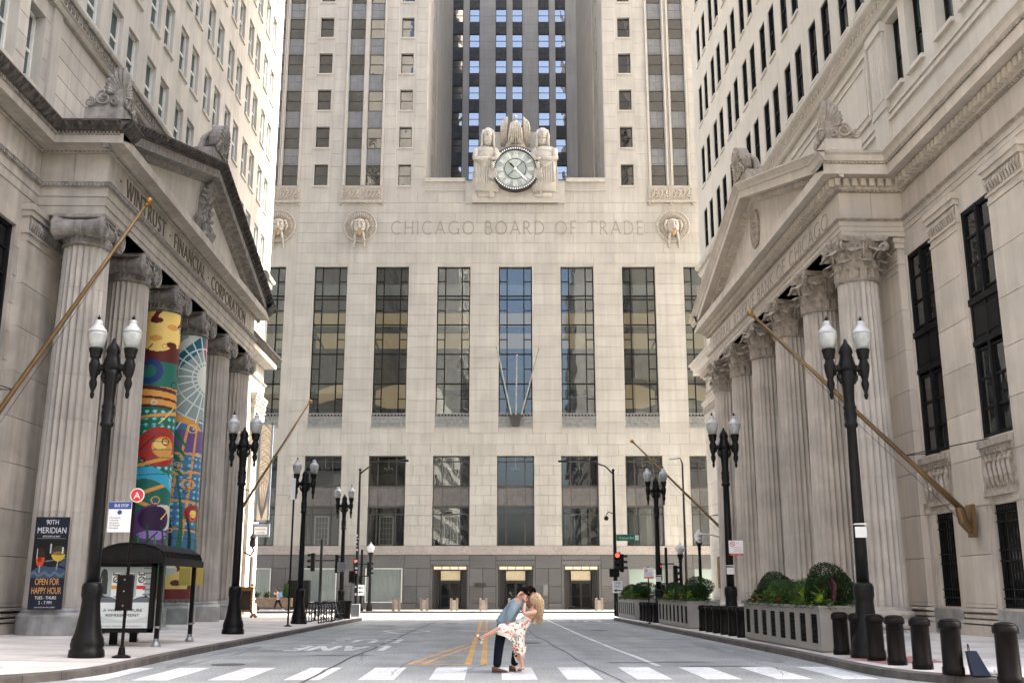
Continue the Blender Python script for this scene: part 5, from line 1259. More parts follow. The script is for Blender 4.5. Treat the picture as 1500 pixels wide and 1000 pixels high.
    for c_, d_ in ((zr[0][0]+.1, sum(zr[0])/2-.05), (sum(zr[0])/2+.05, zr[0][1]-.09)):
        m_ = MB(W); m_.add([(us[0][0]+.1, c_, -dp+.03), (us[0][1]-.1, c_, -dp+.03), (us[0][1]-.1, d_, -dp+.03), (us[0][0]+.1, d_, -dp+.03)], [(0, 1, 2, 3)]); gme.append(mesh('pane', m_, M['lglass' if L else 'sglass'], off))
    m_ = MB(W); m_.slab(us[0][0]-.06, us[0][1]+.06, zr[0][0]-.17, zr[0][0]-.01, 0, .09, .02); sme = mesh('window_sill', m_, M[up], off)
    n = 0
    for a_, b_ in us:
        for c_, d_ in zr:
            # only openings the street view reaches get sash windows of their own
            loc = W(a_, c_, 0); loc = (loc[0]-RL[0], loc[1]-RL[1], loc[2]-RL[2])
            f_ = link('window', wme, root, loc); link('window_sill', sme, f_)
            for gm2 in gme: link('pane', gm2, f_)
            n += 1
    # ---------------- inscription
    if L: inscription('. WINTRUST . FINANCIAL . CORPORATION', lambda u, v, w: Fp(u, v, w), g.Y0+1.1, g.Y1-2.2, 14.86, .58, .03, 'incised_shade2', root, .12, off=RL, track=.26)
    else: inscription('FEDERAL RESERVE BANK OF CHICAGO', lambda u, v, w: (g.XF-w, -u, v), -(g.Y1-1.0), -(g.Y0+1.3), 14.33, .56, .012, 'incised_shade3', root, .09, off=RL, track=.26)
    return root
M['incised_shade2'] = pm('dark_letter', (.10, .08, .055), .7); M['incised_shade3'] = pm('faint_letter', (.27, .24, .2), .85)
def mural(colobj, k, g, zb):
    T, G, Y, Rr, B, Pu, Wt, Dk, Or, Br = (.13, .42, .36), (.10, .36, .18), (.96, .82, .46), (.68, .17, .13), (.10, .22, .44), (.36, .24, .43), (.82, .83, .78), (.06, .14, .14), (.86, .62, .30), (.36, .12, .09)
    def tiles(A, m, c1, c2):
        p = ((A.U*9) % 1-.5)**2+((A.V*9) % 1-.5)**2; A.put(m & (p < .09), c1); A.put(m & (p < .03), c2)
    def fa(U, V):
        A = Art(U, V, T, 4.6); m = A.V > -1
        A.rect(0, 1, 0, 1.2, G); tiles(A, (A.V > 1.9) & (A.V < 3.1), (.35, .75, .70), (.6, .86, .8)); A.rect(0, 1, 3.75, 4.7, Br)
        for i in range(7): A.disc(.35+.3*math.sin(i*1.7), 4.1+.09*i, .24-.015*i, Y, .17)
        for i in range(6): A.disc(.3+.32*math.sin(i*2.1+1), 4.05+.1*i, .1, Or if i % 2 else Br, .05)
        for i in range(18): A.disc(.78+.05*math.sin(i), 3.35+.06*i, .03, Br)
        A.rect(0, 1, 3.02, 3.35, Or); A.line(0, 3.05, 1, 3.0, .02, Br); A.line(0, 3.2, 1, 3.12, .02, Br); A.line(0, 3.36, 1, 3.25, .03, Br)
        A.ring(.25, 3.6, .16, .05, B); A.line(.1, 3.75, .05, 3.4, .05, B)
        A.disc(.5, 2.38, .33, Rr, .32); A.disc(.55, 2.38, .17, Or, .17); A.disc(.5, 2.42, .10, Y, .08)
        for x0, y0, x1, y1 in ((0, 2.8, 1, 3.0), (0, 2.0, 1, 2.35), (.1, 1.55, .95, 1.95), (0, 1.3, 1, .85), (.85, 1.6, .9, 3.0), (0, 1.62, 1, 1.2)): A.line(x0, y0, x1, y1, .028, Or)
        A.put((abs(A.V-1.85-.12*np.sin(U*5)) < .1), (.25, .66, .78))
        A.disc(.55, 1.15, .36, Pu, .34); A.disc(.62, 1.28, .24, Wt, .2); A.disc(.5, 1.25, .22, (.2, .1, .25), .2); A.disc(.5, 1.0, .22, (.6, .5, .75), .07)
        for i in range(6): A.blade(.1+.14*i, 0.1, .3+.1*i, 1.0+.15*(i % 2), .055, (.05, .30, .15) if i % 2 else (.12, .55, .25))
        A.ring(.22, .72, .1, .03, Or); A.disc(.22, .72, .06, Rr); A.ring(.9, .8, .1, .03, Or); A.disc(.9, .8, .06, Y)
        for i in range(9): A.line(0, 1.9+.13*i, 1, 2.0+.13*i, .006, (.12, .36, .34))
        for i in range(14): A.ring(.1+.8*((i*.37) % 1), .3+.31*i, .035+.02*(i % 3), .008, (Or, Wt, Dk, Br)[i % 4])
        for i in range(9): A.line((i*.29) % 1, .25+.5*i, ((i*.29) % 1)+.25, .55+.5*i, .009, (Wt, Dk, Y)[i % 3])
        A.disc(.5, .1, .3, Br, .14); A.disc(.3, -.35+.4, .2, Or, .08); return A.I
    def fb(U, V):
        A = Art(U, V, (.25, .45, .60), 4.6); A.rect(0, 1, 0, .5, Dk)
        A.rect(0, 1, 3.1, 4.7, (.55, .62, .60)); A.line(0, 3.9, 1, 4.9, .1, (.1, .4, .45)); A.line(0, 4.15, .8, 4.9, .06, Wt); A.disc(1., 4.4, .35, (.60, .28, .34), .35)
        for i in range(24): a = i*.262; A.line(.75, 3.85, .75+1.0*math.cos(a), 3.85+1.1*math.sin(a), .011, (.86, .88, .84))
        for r in (.3, .55, .8): A.ring(.75, 3.85, r, .012, (.8, .84, .8))
        A.disc(.75, 3.85, .22, Wt, .24)
        A.put(abs(A.V-3.1+.25*(U-.2)**2*4) < .06, Or); A.rect(0, 1, 2.5, 2.9, (.40, .30, .52)); tiles(A, (A.V > 1.2) & (A.V < 2.5), (.35, .62, .75), (.6, .8, .85))
        for x0, y0, x1, y1 in ((.15, 1.0, .45, 3.0), (.45, 1.0, .6, 3.1), (.75, 1.0, .9, 3.0), (0, 2.5, 1, 2.45), (0, 2.1, 1, 2.2), (0, 1.7, 1, 1.6), (0, 1.25, 1, 1.1), (0, .55, 1, .75)): A.line(x0, y0, x1, y1, .02, Or)
        A.ring(.5, 1.95, .09, .02, Or); A.disc(.62, 1.45, .17, Rr, .15); A.disc(.62, 1.45, .07, Y)
        for i in range(7): A.blade(.1+.13*i, .4, .0+.16*i, 1.5+.3*(i % 3), .05, (.04, .20, .16) if i % 2 else (.08, .40, .25))
        for i in range(4): A.blade(.2, 2.9-.2*i, 1.0, 1.5-.1*i, .04, (.08, .42, .28))
        for i in range(7): A.disc(.45+.35*math.sin(i*1.7), .2+.07*i, .22, Y, .15)
        for i in range(5): A.disc(.4+.3*math.sin(i*2.1+1), .2+.08*i, .07, Br, .05)
        for i in range(10): A.line(0, .9+.17*i, 1, .8+.17*i, .006, (.12, .25, .35))
        for i in range(12): A.ring(.1+.8*((i*.41) % 1), .5+.22*i, .03+.02*(i % 3), .007, (Or, Wt, Dk, Y)[i % 4])
        A.disc(.3, .5, .12, Wt, .1); A.rect(0, 1, 0, .18, (.45, .1, .1)); return A.I
    H0, H1 = zb+.1, g.zn-.05; ent = lambda z: g.rb+(g.rt-g.rb)*(((z-zb)/(g.zn-zb))**1.35)
    def mp(u, v):
        z = H0+(H1-H0)*v; a = R(-150+200*u) if True else 0; r = ent(z)+.022; return (r*math.cos(a), r*math.sin(a), z)
    o = painted('painted_wrap', fa if k == 2 else fb, 150, 430, mp, colobj, 'wrap')
    o['label'] = 'bright yellow, teal and red mural wrap' if k == 2 else 'blue and purple mural wrap with a pale sunburst'
leftb = bank(-1); rightb = bank(1)
# ------------------------------------------------------------------ blocks behind the camera (seen in the window reflections)
def block(x0, x1, y0, y1, h, mat, label, face):
    t = thing('office_block', label, 'building', ((x0+x1)/2, (y0+y1)/2, 0)); q = MB(); q.box(x0, x1, y0, y1, -.3, h); part('wall', q, mat, t, world=True)
    q = MB(); X = x1 if face > 0 else x0
    for i in range(int((y1-y0-2)/3)):
        for j in range(int((h-5)/4)):
            u = y0+1.5+3*i; z = 4+4*j; q.box(*sorted((X, X+face*.03)), u, u+1.5, z, z+2.4)
    if h < 90:
        for i in range(int((x1-x0-2)/3)):
            for j in range(int((h-5)/4)): u = x0+1.5+3*i; z = 4+4*j; q.box(u, u+1.5, y1, y1+.03, z, z+2.4)
    part('far_windows', q, 'sglass', t, kind='stuff', world=True)
block(-60, -17, -230, -110, 120, 'lupper', 'very tall stone tower far behind the camera on the left', 1); block(15.5, 60, -200, -105, 100, 'rupper', 'tall stone tower far behind the camera on the right', -1)
block(-45, -15, -90, -2, 40, 'lupper', 'tall stone office block behind the camera on the left', 1); block(14.8, 45, -90, -2, 34, 'rupper', 'stone office block behind the camera on the right', -1)
# ------------------------------------------------------------------ twin-globe street lamps
def lamp_proto():
    t = thing('street_lamp', 'x', 'street lamp')
    q = MB(); q.box(-.40, .40, -.40, .40, -.05, .03)
    q.lathe([(.355, .03), (.37, .10), (.355, .22), (.325, .25), (.335, .33), (.315, .45), (.27, .55), (.235, .75), (.20, 1.0), (.185, 1.2), (.195, 1.28), (.215, 1.33), (.215, 1.52), (.195, 1.58), (.15, 1.62)], n=24,
            mod=lambda a, h: 1+(.035*math.cos(12*a) if .3 < h < 1.22 else 0))
    part('lamp_base', q, 'lampblack', t, smooth=True)
    q = MB(); q.lathe([(.135, 1.6), (.128, 2.5), (.112, 4.1), (.102, 4.95), (.15, 5.0), (.15, 5.06), (.125, 5.08), (.145, 5.3), (.125, 5.34), (.15, 5.42), (.12, 5.48), (.115, 5.6), (.135, 6.0), (.15, 6.12), (.17, 6.3)], n=20)
    part('pole', q, 'lampblack', t, smooth=True)
    q = MB(); q.lathe([(.17, 6.25), (.2, 6.35), (.16, 6.5), (.13, 6.62), (.16, 6.68), (.12, 6.8), (.05, 6.9), (.03, 6.98), (1e-4, 7.0)], n=14)
    for s in (-1, 1):
        q.tube([(0, 0, 6.25), (s*.16, 0, 6.33), (s*.3, 0, 6.30), (s*.39, 0, 6.36)], [.13, .09, .08, .07], 8)
        q.tube([(s*.06, 0, 5.95), (s*.14, 0, 6.0), (s*.21, 0, 6.12), (s*.18, 0, 6.24)], [.06, .05, .04, .03], 6)
        q.ball((s*.19, 0, 6.06), .045, 6); q.ball((s*.29, 0, 6.2), .055, 6)
        q.lathe([(1e-4, 5.60), (.03, 5.62), (.05, 5.70), (.035, 5.77), (.075, 5.88), (.09, 5.96), (.06, 6.06), (.085, 6.12), (.115, 6.25), (.13, 6.38), (.10, 6.46), (.085, 6.52), (.13, 6.55), (.12, 6.57), (.13, 6.62), (.15, 6.70), (.16, 6.74), (.145, 6.76)], (s*.39, 0, 0), 14)
    part('lamp_arms', q, 'lampblack', t, smooth=True)
    for s in (-1, 1):
        q = MB(); q.lathe([(.12, 6.75), (.165, 6.86), (.20, 6.98), (.212, 7.07), (.203, 7.12)], (s*.39, 0, 0), 18); g_ = part('globe', q, 'globe', t, smooth=True)
        q = MB(); q.lathe([(.212, 7.12), (.195, 7.17), (.14, 7.24), (.095, 7.29), (.078, 7.34), (.09, 7.37), (.055, 7.41), (1e-4, 7.43)], (s*.39, 0, 0), 18); part('globe_cap', q, 'globetop', g_, smooth=True)
        q = MB(); q.lathe([(.025, 7.42), (.04, 7.47), (.018, 7.50), (1e-4, 7.55)], (s*.39, 0, 0), 8); part('finial', q, 'lampblack', g_)
    return t
lp0 = lamp_proto()
LG = 'black twin-globe street lamps'
LL = [(-8.5, 23.2, 'black twin-globe street lamp in front of the bus shelter poster'), (-8.5, 36.2, 'black twin-globe street lamp beyond the bus shelter, second on the left kerb'),
      (-8.5, 48.6, 'black twin-globe street lamp at the near end of the bicycle rack'), (-8.35, 61.0, 'black twin-globe street lamp beside the litter bin at the far left corner'),
      (8.05, 22.9, 'black twin-globe street lamp with a taped note behind the near bollards'), (8.15, 36.0, 'black twin-globe street lamp with no-parking sign beyond the near planter'), (8.2, 51.6, 'black twin-globe street lamp at the middle planter')]
for i, (x, y, l) in enumerate(LL):
    z = pz(x, y)-.06
    if i == 0: lp0.location = (x, y, z); lp0['label'] = l; lp0['group'] = LG
    else: clone(lp0, (x, y, z), l, LG)
for x, y, z0 in ((8.05, 22.9, 2.5), (8.15, 36.0, 1.95), (8.2, 51.6, 1.9)):
    q = MB(); q.box(-.15, .1, -.19, -.175, z0, z0+.23); q.add([(-.2, -.2, z0+.27), (.13, -.2, z0+.27), (.1, -.215, z0+.31), (-.16, -.215, z0+.3)], [(0, 1, 2, 3)])
    o = part('taped_notice', q, 'paper'); o.location = (x, y, pz(x, y)); tagm(o, 'white paper note taped to the lamp post '+{22.9: 'behind the near bollards', 36.0: 'beyond the near planter', 51.6: 'at the middle planter'}[y], 'notice')
# ------------------------------------------------------------------ bollards
def bollard():
    t = thing('bollard', 'x', 'bollard'); q = MB(); q.lathe([(.185, 0), (.185, .12), (.17, .14), (.165, .76), (.18, .78)], n=24); part('post', q, 'brownblack', t, smooth=True)
    q = MB(); q.lathe([(.165, .76), (.19, .765), (.195, .80), (.19, .87), (.165, .885), (.17, .89), (.14, .915), (.08, .93), (1e-4, .935)], n=24); part('cap', q, 'brownblack', t, smooth=True); return t
b0 = bollard(); BG = 'black bollards along the right kerb'
BL = [(7.95, 16.5, 'nearest black bollard, cut by the bottom right corner of the picture'), (7.95, 18.5, 'black bollard with the shopping bag leaning on it'), (7.95, 19.8, 'black bollard just left of the one with the shopping bag'),
      (7.9, 20.9, 'black bollard standing at the near foot of the red paving plate'), (7.9, 22.0, 'black bollard right in front of the near right lamp post'), (7.9, 23.0, 'second black bollard from the near planter end'), (7.85, 24.0, 'black bollard right at the near end of the near planter')]
GB1 = 'bollards in the row between the near and the middle planter'; GB2 = 'bollards in the row between the middle and the far planter'
for k in range(6): BL.append((7.85, 33.3+1.2*k, None, GB1, ['nearest', 'second nearest', 'third', 'fourth', 'fifth', 'farthest'][k]+' of the six black bollards between the near and middle planters'))
for k in range(5): BL.append((7.9, 50.6+1.15*k, None, GB2, ['nearest', 'second nearest', 'third', 'fourth', 'farthest'][k]+' of the five black bollards between the middle and far planters'))
BL.append((7.9, 65.0, 'black bollard beyond the far planter at the street corner'))
for i, b in enumerate(BL):
    l = b[2] if b[2] else b[4]; gname = BG if b[2] else b[3]; loc = (b[0], b[1], pz(b[0], b[1]))
    if i == 0: b0.location = loc; b0['label'] = l; b0['group'] = gname
    else: clone(b0, loc, l, gname)
# tan twin-slab posts on the far pavement
def tanpost():
    t = thing('stone_bollard', 'x', 'bollard')
    for s in (-1, 1): q = MB(); q.bb(s*.22-.09, s*.22+.09, -.2, .2, 0, .95, .015); part('slab', q, 'tan', t)
    q = MB(); q.box(-.13, .13, -.12, .12, .1, .8); part('core', q, 'granite2', t); return t
p0 = tanpost(); TG = 'tan twin-slab posts in front of the tower'
TPX = [(-8.9, 'left of the curtained window'), (-6.75, 'between the curtained window and the left door'), (-4.45, 'left of the left door'), (-2.2, 'right of the left door'), (.0, 'left of the middle door'), (6.7, 'left of the right door'), (8.95, 'right of the right door')]
for i, (x, l) in enumerate(TPX):
    wx, wy = tw(x, -5.2); l = 'tan twin-slab post on the far pavement '+l
    if i == 0: p0.location = (wx, wy, -.09); p0['label'] = l; p0['group'] = TG
    else: clone(p0, (wx, wy, -.09), l, TG)
# ------------------------------------------------------------------ planters and plants
def planter():
    t = thing('planter_box', 'x', 'planter'); L_, W_, H_ = 7.3, 1.25, 1.0; q = MB()
    FP = lambda u, v, w: (-w, u, v)
    nb = 8; pw = .36; gap = L_/nb
    o_ = [(gap*k+gap*.5-.25, gap*k+gap*.5+.25, .2, .86) for k in range(nb)]
    m = MB(FP); grid_wall(m, 0, L_, .05, H_, [(*x, .06) for x in o_], .06); q = m
    m2 = MB(lambda u, v, w: (W_+w, u, v)); grid_wall(m2, 0, L_, .05, H_, [], .06)
    for mm in (m2,): o = len(q.v); q.v += mm.v; q.q += [tuple(i+o for i in f) for f in mm.q]; q.tone += mm.tone
    q2 = MB(); q2.box(0, W_, 0, .02, .05, H_); q2.box(0, W_, L_-.02, L_, .05, H_); q2.box(-.03, W_+.03, -.03, L_+.03, H_, H_+.05); q2.box(.04, W_-.04, .04, L_-.04, 0, .05)
    o = len(q.v); q.v += q2.v; q.q += [tuple(i+o for i in f) for f in q2.q]; q.tone += q2.tone
    part('box', q, 'planter', t)
    g_ = MB(FP)
    for j in range(6): g_.box(-.24+.09*j, -.225+.09*j, .2, .86, -.05, -.015)
    for z in (.28, .40, .52, .58, .70, .80): g_.box(-.25, .25, z, z+.014, -.05, -.01)
    for i in range(2):
        g_.tube([(-.12+.2*i, .42, -.02), (.02+.1*i, .54, -.02), (-.1+.2*i, .68, -.02)], .010, 4); g_.tube([(.12-.2*i, .42, -.02), (-.02-.1*i, .54, -.02), (.1-.2*i, .68, -.02)], .010, 4)
    g_.box(-.25, .25, .2, .86, -.062, -.058); gm3 = mesh('grille_panel', g_, M['dframe'])
    for k in range(nb): link('grille_panel', gm3, t, (0, gap*(k+.5), 0))
    q = MB(); q.box(.03, W_-.03, .03, L_-.03, .9, .98); part('soil', q, 'soil', t); return t
pl0 = planter(); PS = [(7.6, 24.65, 'long grey planter box nearest the camera'), (7.7, 41.5, 'long grey planter box in the middle of the right kerb'), (7.75, 57.0, 'long grey planter box farthest away at the right corner')]
for i, (x, y, l) in enumerate(PS):
    loc = (x, y, pz(x, y))
    if i == 0: pl0.location = loc; pl0['label'] = l; pl0['group'] = 'grey planter boxes'
    else: clone(pl0, loc, l, 'grey planter boxes')
def leaves(q, c, r, n, ls, shell=.55, rag=.12, seed=1, up=0.):
    rnd = random.Random(seed)
    bumps = [(Vector((rnd.gauss(0, 1), rnd.gauss(0, 1), rnd.gauss(0, 1))).normalized(), rnd.uniform(-.5, 1)) for _ in range(22)]
    for _ in range(n):
        d = Vector((rnd.gauss(0, 1), rnd.gauss(0, 1), rnd.gauss(0, 1))).normalized(); k = 1+sum(rag*h*max(0, d.dot(b)-.72)*3 for b, h in bumps)
        rr = k*(shell+(1-shell)*rnd.random()**.45); p = Vector((c[0]+d.x*r[0]*rr, c[1]+d.y*r[1]*rr, c[2]+d.z*r[2]*rr))
        nrm = (d+Vector((rnd.uniform(-.9, .9), rnd.uniform(-.9, .9), rnd.uniform(-.6, 1.))) ).normalized(); a = nrm.orthogonal().normalized(); b = nrm.cross(a); th = rnd.uniform(0, 6.28)
        a, b = a*math.cos(th)+b*math.sin(th), b*math.cos(th)-a*math.sin(th); l = ls*rnd.uniform(.6, 1.35); w_ = l*.42
        q.add([tuple(p-a*l*.5), tuple(p+b*w_*.5), tuple(p+a*l*.5+nrm*l*.12), tuple(p-b*w_*.5)], [(0, 1, 2, 3)], rnd.uniform(-1, 1))
def broad(q, c, n, L_, seed, spread=1., tall=1.):
    rnd = random.Random(seed)
    for i in range(n):
        a = rnd.uniform(0, 6.28); e = rnd.uniform(.3, 1.35); l = L_*rnd.uniform(.6, 1.1); d = Vector((math.cos(a)*math.cos(e)*spread, math.sin(a)*math.cos(e)*spread, math.sin(e)*tall)); s = Vector((-math.sin(a), math.cos(a), 0)); P = []
        b0_ = Vector(c)+Vector((rnd.uniform(-.06, .06), rnd.uniform(-.06, .06), rnd.uniform(0, .25*tall)))
        for k, wv in enumerate((.02, .16, .20, .13, .0)):
            t = k/4; p = b0_+d*l*(t)+Vector((0, 0, -.5*l*t*t)); P += [tuple(p-s*wv*l), tuple(p+Vector((0, 0, -.04*l))), tuple(p+s*wv*l)]
        q.add(P, [(k*3+j, k*3+j+1, k*3+j+4, k*3+j+3) for k in range(4) for j in range(2)], rnd.uniform(-1, 1))
def plantset(x0, y0, idx, near):
    z = pz(x0, y0)+.95; nm = ['near', 'middle', 'far'][idx]; xc = x0+.62
    for j, (dy, r) in enumerate([(1.1, .56), (6.0, .48)]):
        w_ = 'near' if j == 0 else 'far'
        t = thing('boxwood_ball', f'dark clipped ball shrub at the {w_} end of the {nm} planter box', 'shrub', (xc, y0+dy, z), group='clipped ball shrubs')
        q = MB(); leaves(q, (0, 0, r*.92), (r*1.0, r*1.05, r*.86), 8000 if idx == 0 else 4000, .06 if idx == 0 else .08, .70, .32, 11*idx+j); part('foliage', q, 'leafd', t)
        q = MB(); q.ball((0, 0, r*.9), r*.70, 14, (1, 1, .82)); part('inner_twigs', q, 'leafd', t)
        q = MB(); q.tube([(0, 0, 0), (.02, 0, r*.6)], .05, 6); part('stem', q, 'bark', t)
    for j, dy in enumerate((2.5, 3.6, 4.7)):
        t = thing('low_shrub', f'rounded green shrub on the {nm} planter, {["nearest", "middle", "farthest"][j]} of the three between its ball shrubs', 'shrub', (xc-.05, y0+dy, z), group='low green shrubs')
        q = MB(); leaves(q, (0, 0, .30), (.50, .66, .36), 4600 if idx == 0 else 2000, .055 if idx == 0 else .075, .6, .4, 31*idx+j+5); part('foliage', q, 'leafm', t)
        q = MB(); q.ball((0, 0, .25), .33, 12, (1, 1.3, .8)); part('inner_twigs', q, 'leafm', t)
    for j, dy in enumerate((.55, 1.75, 3.1, 4.2, 5.3, 6.6)):
        mt = 'leafl' if j in (0, 1, 3, 4) else 'leafm'; t = thing('broadleaf_plant', ('lime broad-leaved' if mt == 'leafl' else 'green trailing')+f' plant at the {nm} planter kerb edge, {["first", "second", "third", "fourth", "fifth", "sixth"][j]} from near end', 'plant', (xc-.42, y0+dy, z), group='edge plants in the planters')
        q = MB(); broad(q, (0, 0, .02), 46, .34 if mt == 'leafl' else .26, 100*idx+j, 1.1, 1.25); 
        for i in range(5): broad(q, (random.uniform(-.1, .15), random.uniform(-.4, .4), 0), 16, .22, 7*idx+i+j, 1.2, .7)
        part('foliage', q, mt, t)
    t = thing('ivy_trail', f'mixed dark trailing plants spilling over the edge of the {nm} planter', 'plants', (xc, y0+3.6, z)); q = MB()
    for i in range(60): yy = -3.5+7.*i/59; broad(q, (-.56+random.uniform(-.05, .1), yy, .05), 9, .20, 900+i+idx, 1.3, .55)
    for i in range(14): broad(q, (random.uniform(-.5, .5), -3.5, .05), 9, .24, 1900+i, 1.2, .6)
    o = part('trailing_leaves', q, 'leafm', t, kind='stuff'); t['kind'] = 'stuff' if False else ''; del t['kind']
    for j, dy in enumerate((3.9, 6.3) if idx == 0 else (5.8, 2.1)):
        t = thing('flowering_plant', f'small orange-red flowers at the edge of the {nm} planter, {"nearer" if j == (0) else "farther"} clump', 'flowers', (xc-.45, y0+dy, z)); q = MB()
        for i in range(9): q.ball((random.uniform(-.12, .12), random.uniform(-.2, .2), random.uniform(.12, .28)), .035, 6)
        part('blossoms', q, 'flower', t); q = MB(); broad(q, (0, 0, 0), 20, .2, j+50); part('foliage', q, 'leafm', t)
    if idx == 0:
        t = thing('purple_plant', 'dark purple spiky plant among the lime leaves at the near planter end', 'plant', (xc-.1, y0+.55, z)); q = MB(); broad(q, (0, 0, .1), 13, .36, 4, .7, 1.7); part('foliage', q, 'leafp', t)
for i, (x, y, l) in enumerate(PS): plantset(x, y, i, i == 0)
# ------------------------------------------------------------------ flagpoles
def flagpole(base, tip, label, side):
    t = thing('flagpole', label, 'flagpole', base); b = Vector((0, 0, 0)); e = Vector(tip)-Vector(base); d = e.normalized()
    q = MB(); q.tube([tuple(d*.35), tuple(d*2.0), tuple(d*2.05), tuple(e*.6), tuple(e)], [.095, .085, .075, .065, .045], 12); part('pole', q, 'bronze', t, smooth=True)
    q = MB(); q.ball(tuple(e+d*.12), .11, 10); q.tube([tuple(e-d*.05), tuple(e+d*.05)], .06, 8); part('finial_ball', q, 'brass', t, smooth=True)
    q = MB(); s = -side; q.bb(-.06*1, .06, -.2, .2, -.55, .4, .02); q.tube([(s*.05, 0, -.35), tuple(Vector((s*.25, 0, -.1))), tuple(d*.45)], [.13, .15, .13], 10); q.ball((s*.08, 0, -.3), .14, 10); part('wall_bracket', q, 'bronze', t)
    q = MB(); p = d*2.6
    for yy, zz in ((-1.6, 1.2), (1.6, 1.2)): q.tube([tuple(p), (-s*-.0, yy, p.z+.3)], .015, 5)
    q.tube([tuple(e*.97), tuple(e*.5+Vector((0, 0, -.35))), (s*.15, .05, -.2)], .007, 4); part('stay_cables', q, 'iron', t)
flagpole((14.3-.12, 30.8, 3.6), (8.05, 30.8, 9.72), 'long brass-coloured flagpole without flag leaning out from the right bank, near one', 1)
flagpole((14.35, 60, 3.75), (8.33, 60, 9.79), 'bare brass-coloured flagpole leaning out at the far end of the right bank', 1)
flagpole((-14.6, 29, 4.75), (-10.04, 29, 12.5), 'long bare bronze flagpole rising in front of the nearest left column', -1)
flagpole((-14.75, 60, 4.7), (-10.46, 60, 12.04), 'bare bronze flagpole leaning out at the far end of the left bank', -1)
# ------------------------------------------------------------------ hanging poster on the first left column
bx0, by0 = -13.22, 32.37
FB = lambda u, v, w: (bx0+u*.995, by0+.06*u-w, v)
t = thing('hanging_banner', 'dark navy bar and restaurant banner with wine glasses on the first left column', 'banner', (bx0, by0, 0))
def ban(U, V):
    A = Art(U, V, (.07, .10, .17), 2.9); A.rect(0, 1, 1.1, 2.28, (.03, .025, .03)); A.put((A.V > .98) & (A.V < 1.55) & (A.V < 1.15+.42*U+.1*np.sin(U*7)), (.22, .30, .38)); A.put((A.V > .95) & (A.V < 1.25) & (abs(A.V-1.1-.05*np.sin(U*20)) < .05), (.35, .42, .48))
    A.line(.45, 1.45, 1., 1.28, .03, (.05, .05, .07)); A.line(.4, 1.5, 1., 1.6, .02, (.4, .45, .5))
    A.disc(.76, 1.75, .21, (.22, .2, .16), .25); A.put((((A.U-.76)/.21)**2+((A.V-1.75)/.25)**2 < 1) & (A.V < 1.72), (.80, .66, .22)); A.put((((A.U-.76)/.17)**2+((A.V-1.75)/.06)**2 < 1), (.5, .42, .2)); A.line(.76, 1.5, .74, 1.25, .015, (.6, .6, .6)); A.rect(.86, .9, 1.75, 1.95, (.85, .85, .82))
    A.disc(.24, 1.62, .13, (.2, .1, .06), .30); A.put((((A.U-.24)/.13)**2+((A.V-1.62)/.3)**2 < 1) & (A.V < 1.62), (.78, .30, .10)); A.disc(.22, 1.55, .06, (.6, .08, .05), .08); A.line(.24, 1.35, .24, 1.15, .015, (.6, .6, .6)); A.rect(.12, .15, 1.6, 1.9, (.8, .8, .8)); A.rect(.5, .55, 1.75, 2.05, (.75, .75, .72))
    return A.I
painted('banner_print', ban, 90, 240, lambda u, v: FB(-.5+u*.99, .98+2.72*v, .0), t, off=(bx0, by0, 0))
q = MB(FB); q.box(-.5, .49, .98, 3.7, -.03, -.004); part('banner_backing', q, 'navy', t, world=True)
sb = (bx0, by0, 0)
for s_, sz, v, wd_, mt in (('90TH', .20, 3.48, .36, 'white'), ('MERIDIAN', .25, 3.22, .84, 'white'), ('KITCHEN & BAR', .07, 3.10, .5, 'white'), ('OPEN FOR', .27, 1.70, .70, 'orange'), ('HAPPY HOUR', .27, 1.44, .86, 'orange'), ('TUES - THURS', .13, 1.28, .62, 'white'), ('2 - 7 PM', .13, 1.14, .38, 'white'), ('LOCATED IN THE LOBBY', .05, 1.03, .6, 'white')):
    text(s_, sz, FB, 0, v, .008, mt, t, wd_, .002, sub=sb)
q = MB(FB); q.box(-.42, .42, 3.06, 3.065, .001, .004); part('rule', q, 'white', t, world=True)
# grey stone pier foot covered by plain boards
# ------------------------------------------------------------------ bus shelter
SX, SY = -8.5, 27.4
t = thing('bus_shelter', 'black bus shelter with ribbed roof and a backlit drinks poster', 'bus shelter', (-9.2, 28.8, pz(-9.2, 28.8)))
o_ = tuple(t.location); zz = o_[2]
def sp(name, mb, mat, smooth=False, parent=t): return part(name, mb, mat, parent, smooth, world=True)
for x, y in ((-8.38, 27.55), (-8.30, 30.3), (-9.82, 27.5), (-9.82, 30.3)):
    q = MB(); q.box(x-.05, x+.05, y-.05, y+.05, zz+.1, zz+2.15); sp('post', q, 'iron'); q = MB(); q.lathe([(.12, zz), (.12, zz+.04), (.07, zz+.12), (.06, zz+.2)], (x, y, 0), 12); q.lathe([(.075, zz+.45), (.075, zz+.5)], (x, y, 0), 10); sp('post_foot', q, 'steel')
q = MB()
for i in range(10):   # barrel roof skin
    a0, a1 = math.pi*(i/10), math.pi*((i+1)/10)
    P = lambda a, y: (-9.03+.86*math.cos(a)*-1, y, zz+2.17+.34*math.sin(a))
    q.add([P(a0, 27.0), P(a1, 27.0), P(a1, 30.6), P(a0, 30.6), tuple(Vector(P(a0, 27.0))-Vector((0, 0, .05))), tuple(Vector(P(a1, 27.0))-Vector((0, 0, .05)))], [(0, 1, 2, 3), (0, 1, 5, 4)])
q.box(-9.9, -8.16, 26.98, 30.62, zz+2.05, zz+2.12); q.box(-8.22, -8.14, 26.95, 30.65, zz+2.0, zz+2.17); q.box(-9.94, -9.86, 26.95, 30.65, zz+2.0, zz+2.17); sp('roof', q, 'iron')
q = MB()
poly = [(-9.03+.86*math.cos(math.pi*i/12), zz+2.12+.34*math.sin(math.pi*i/12)) for i in range(13)]
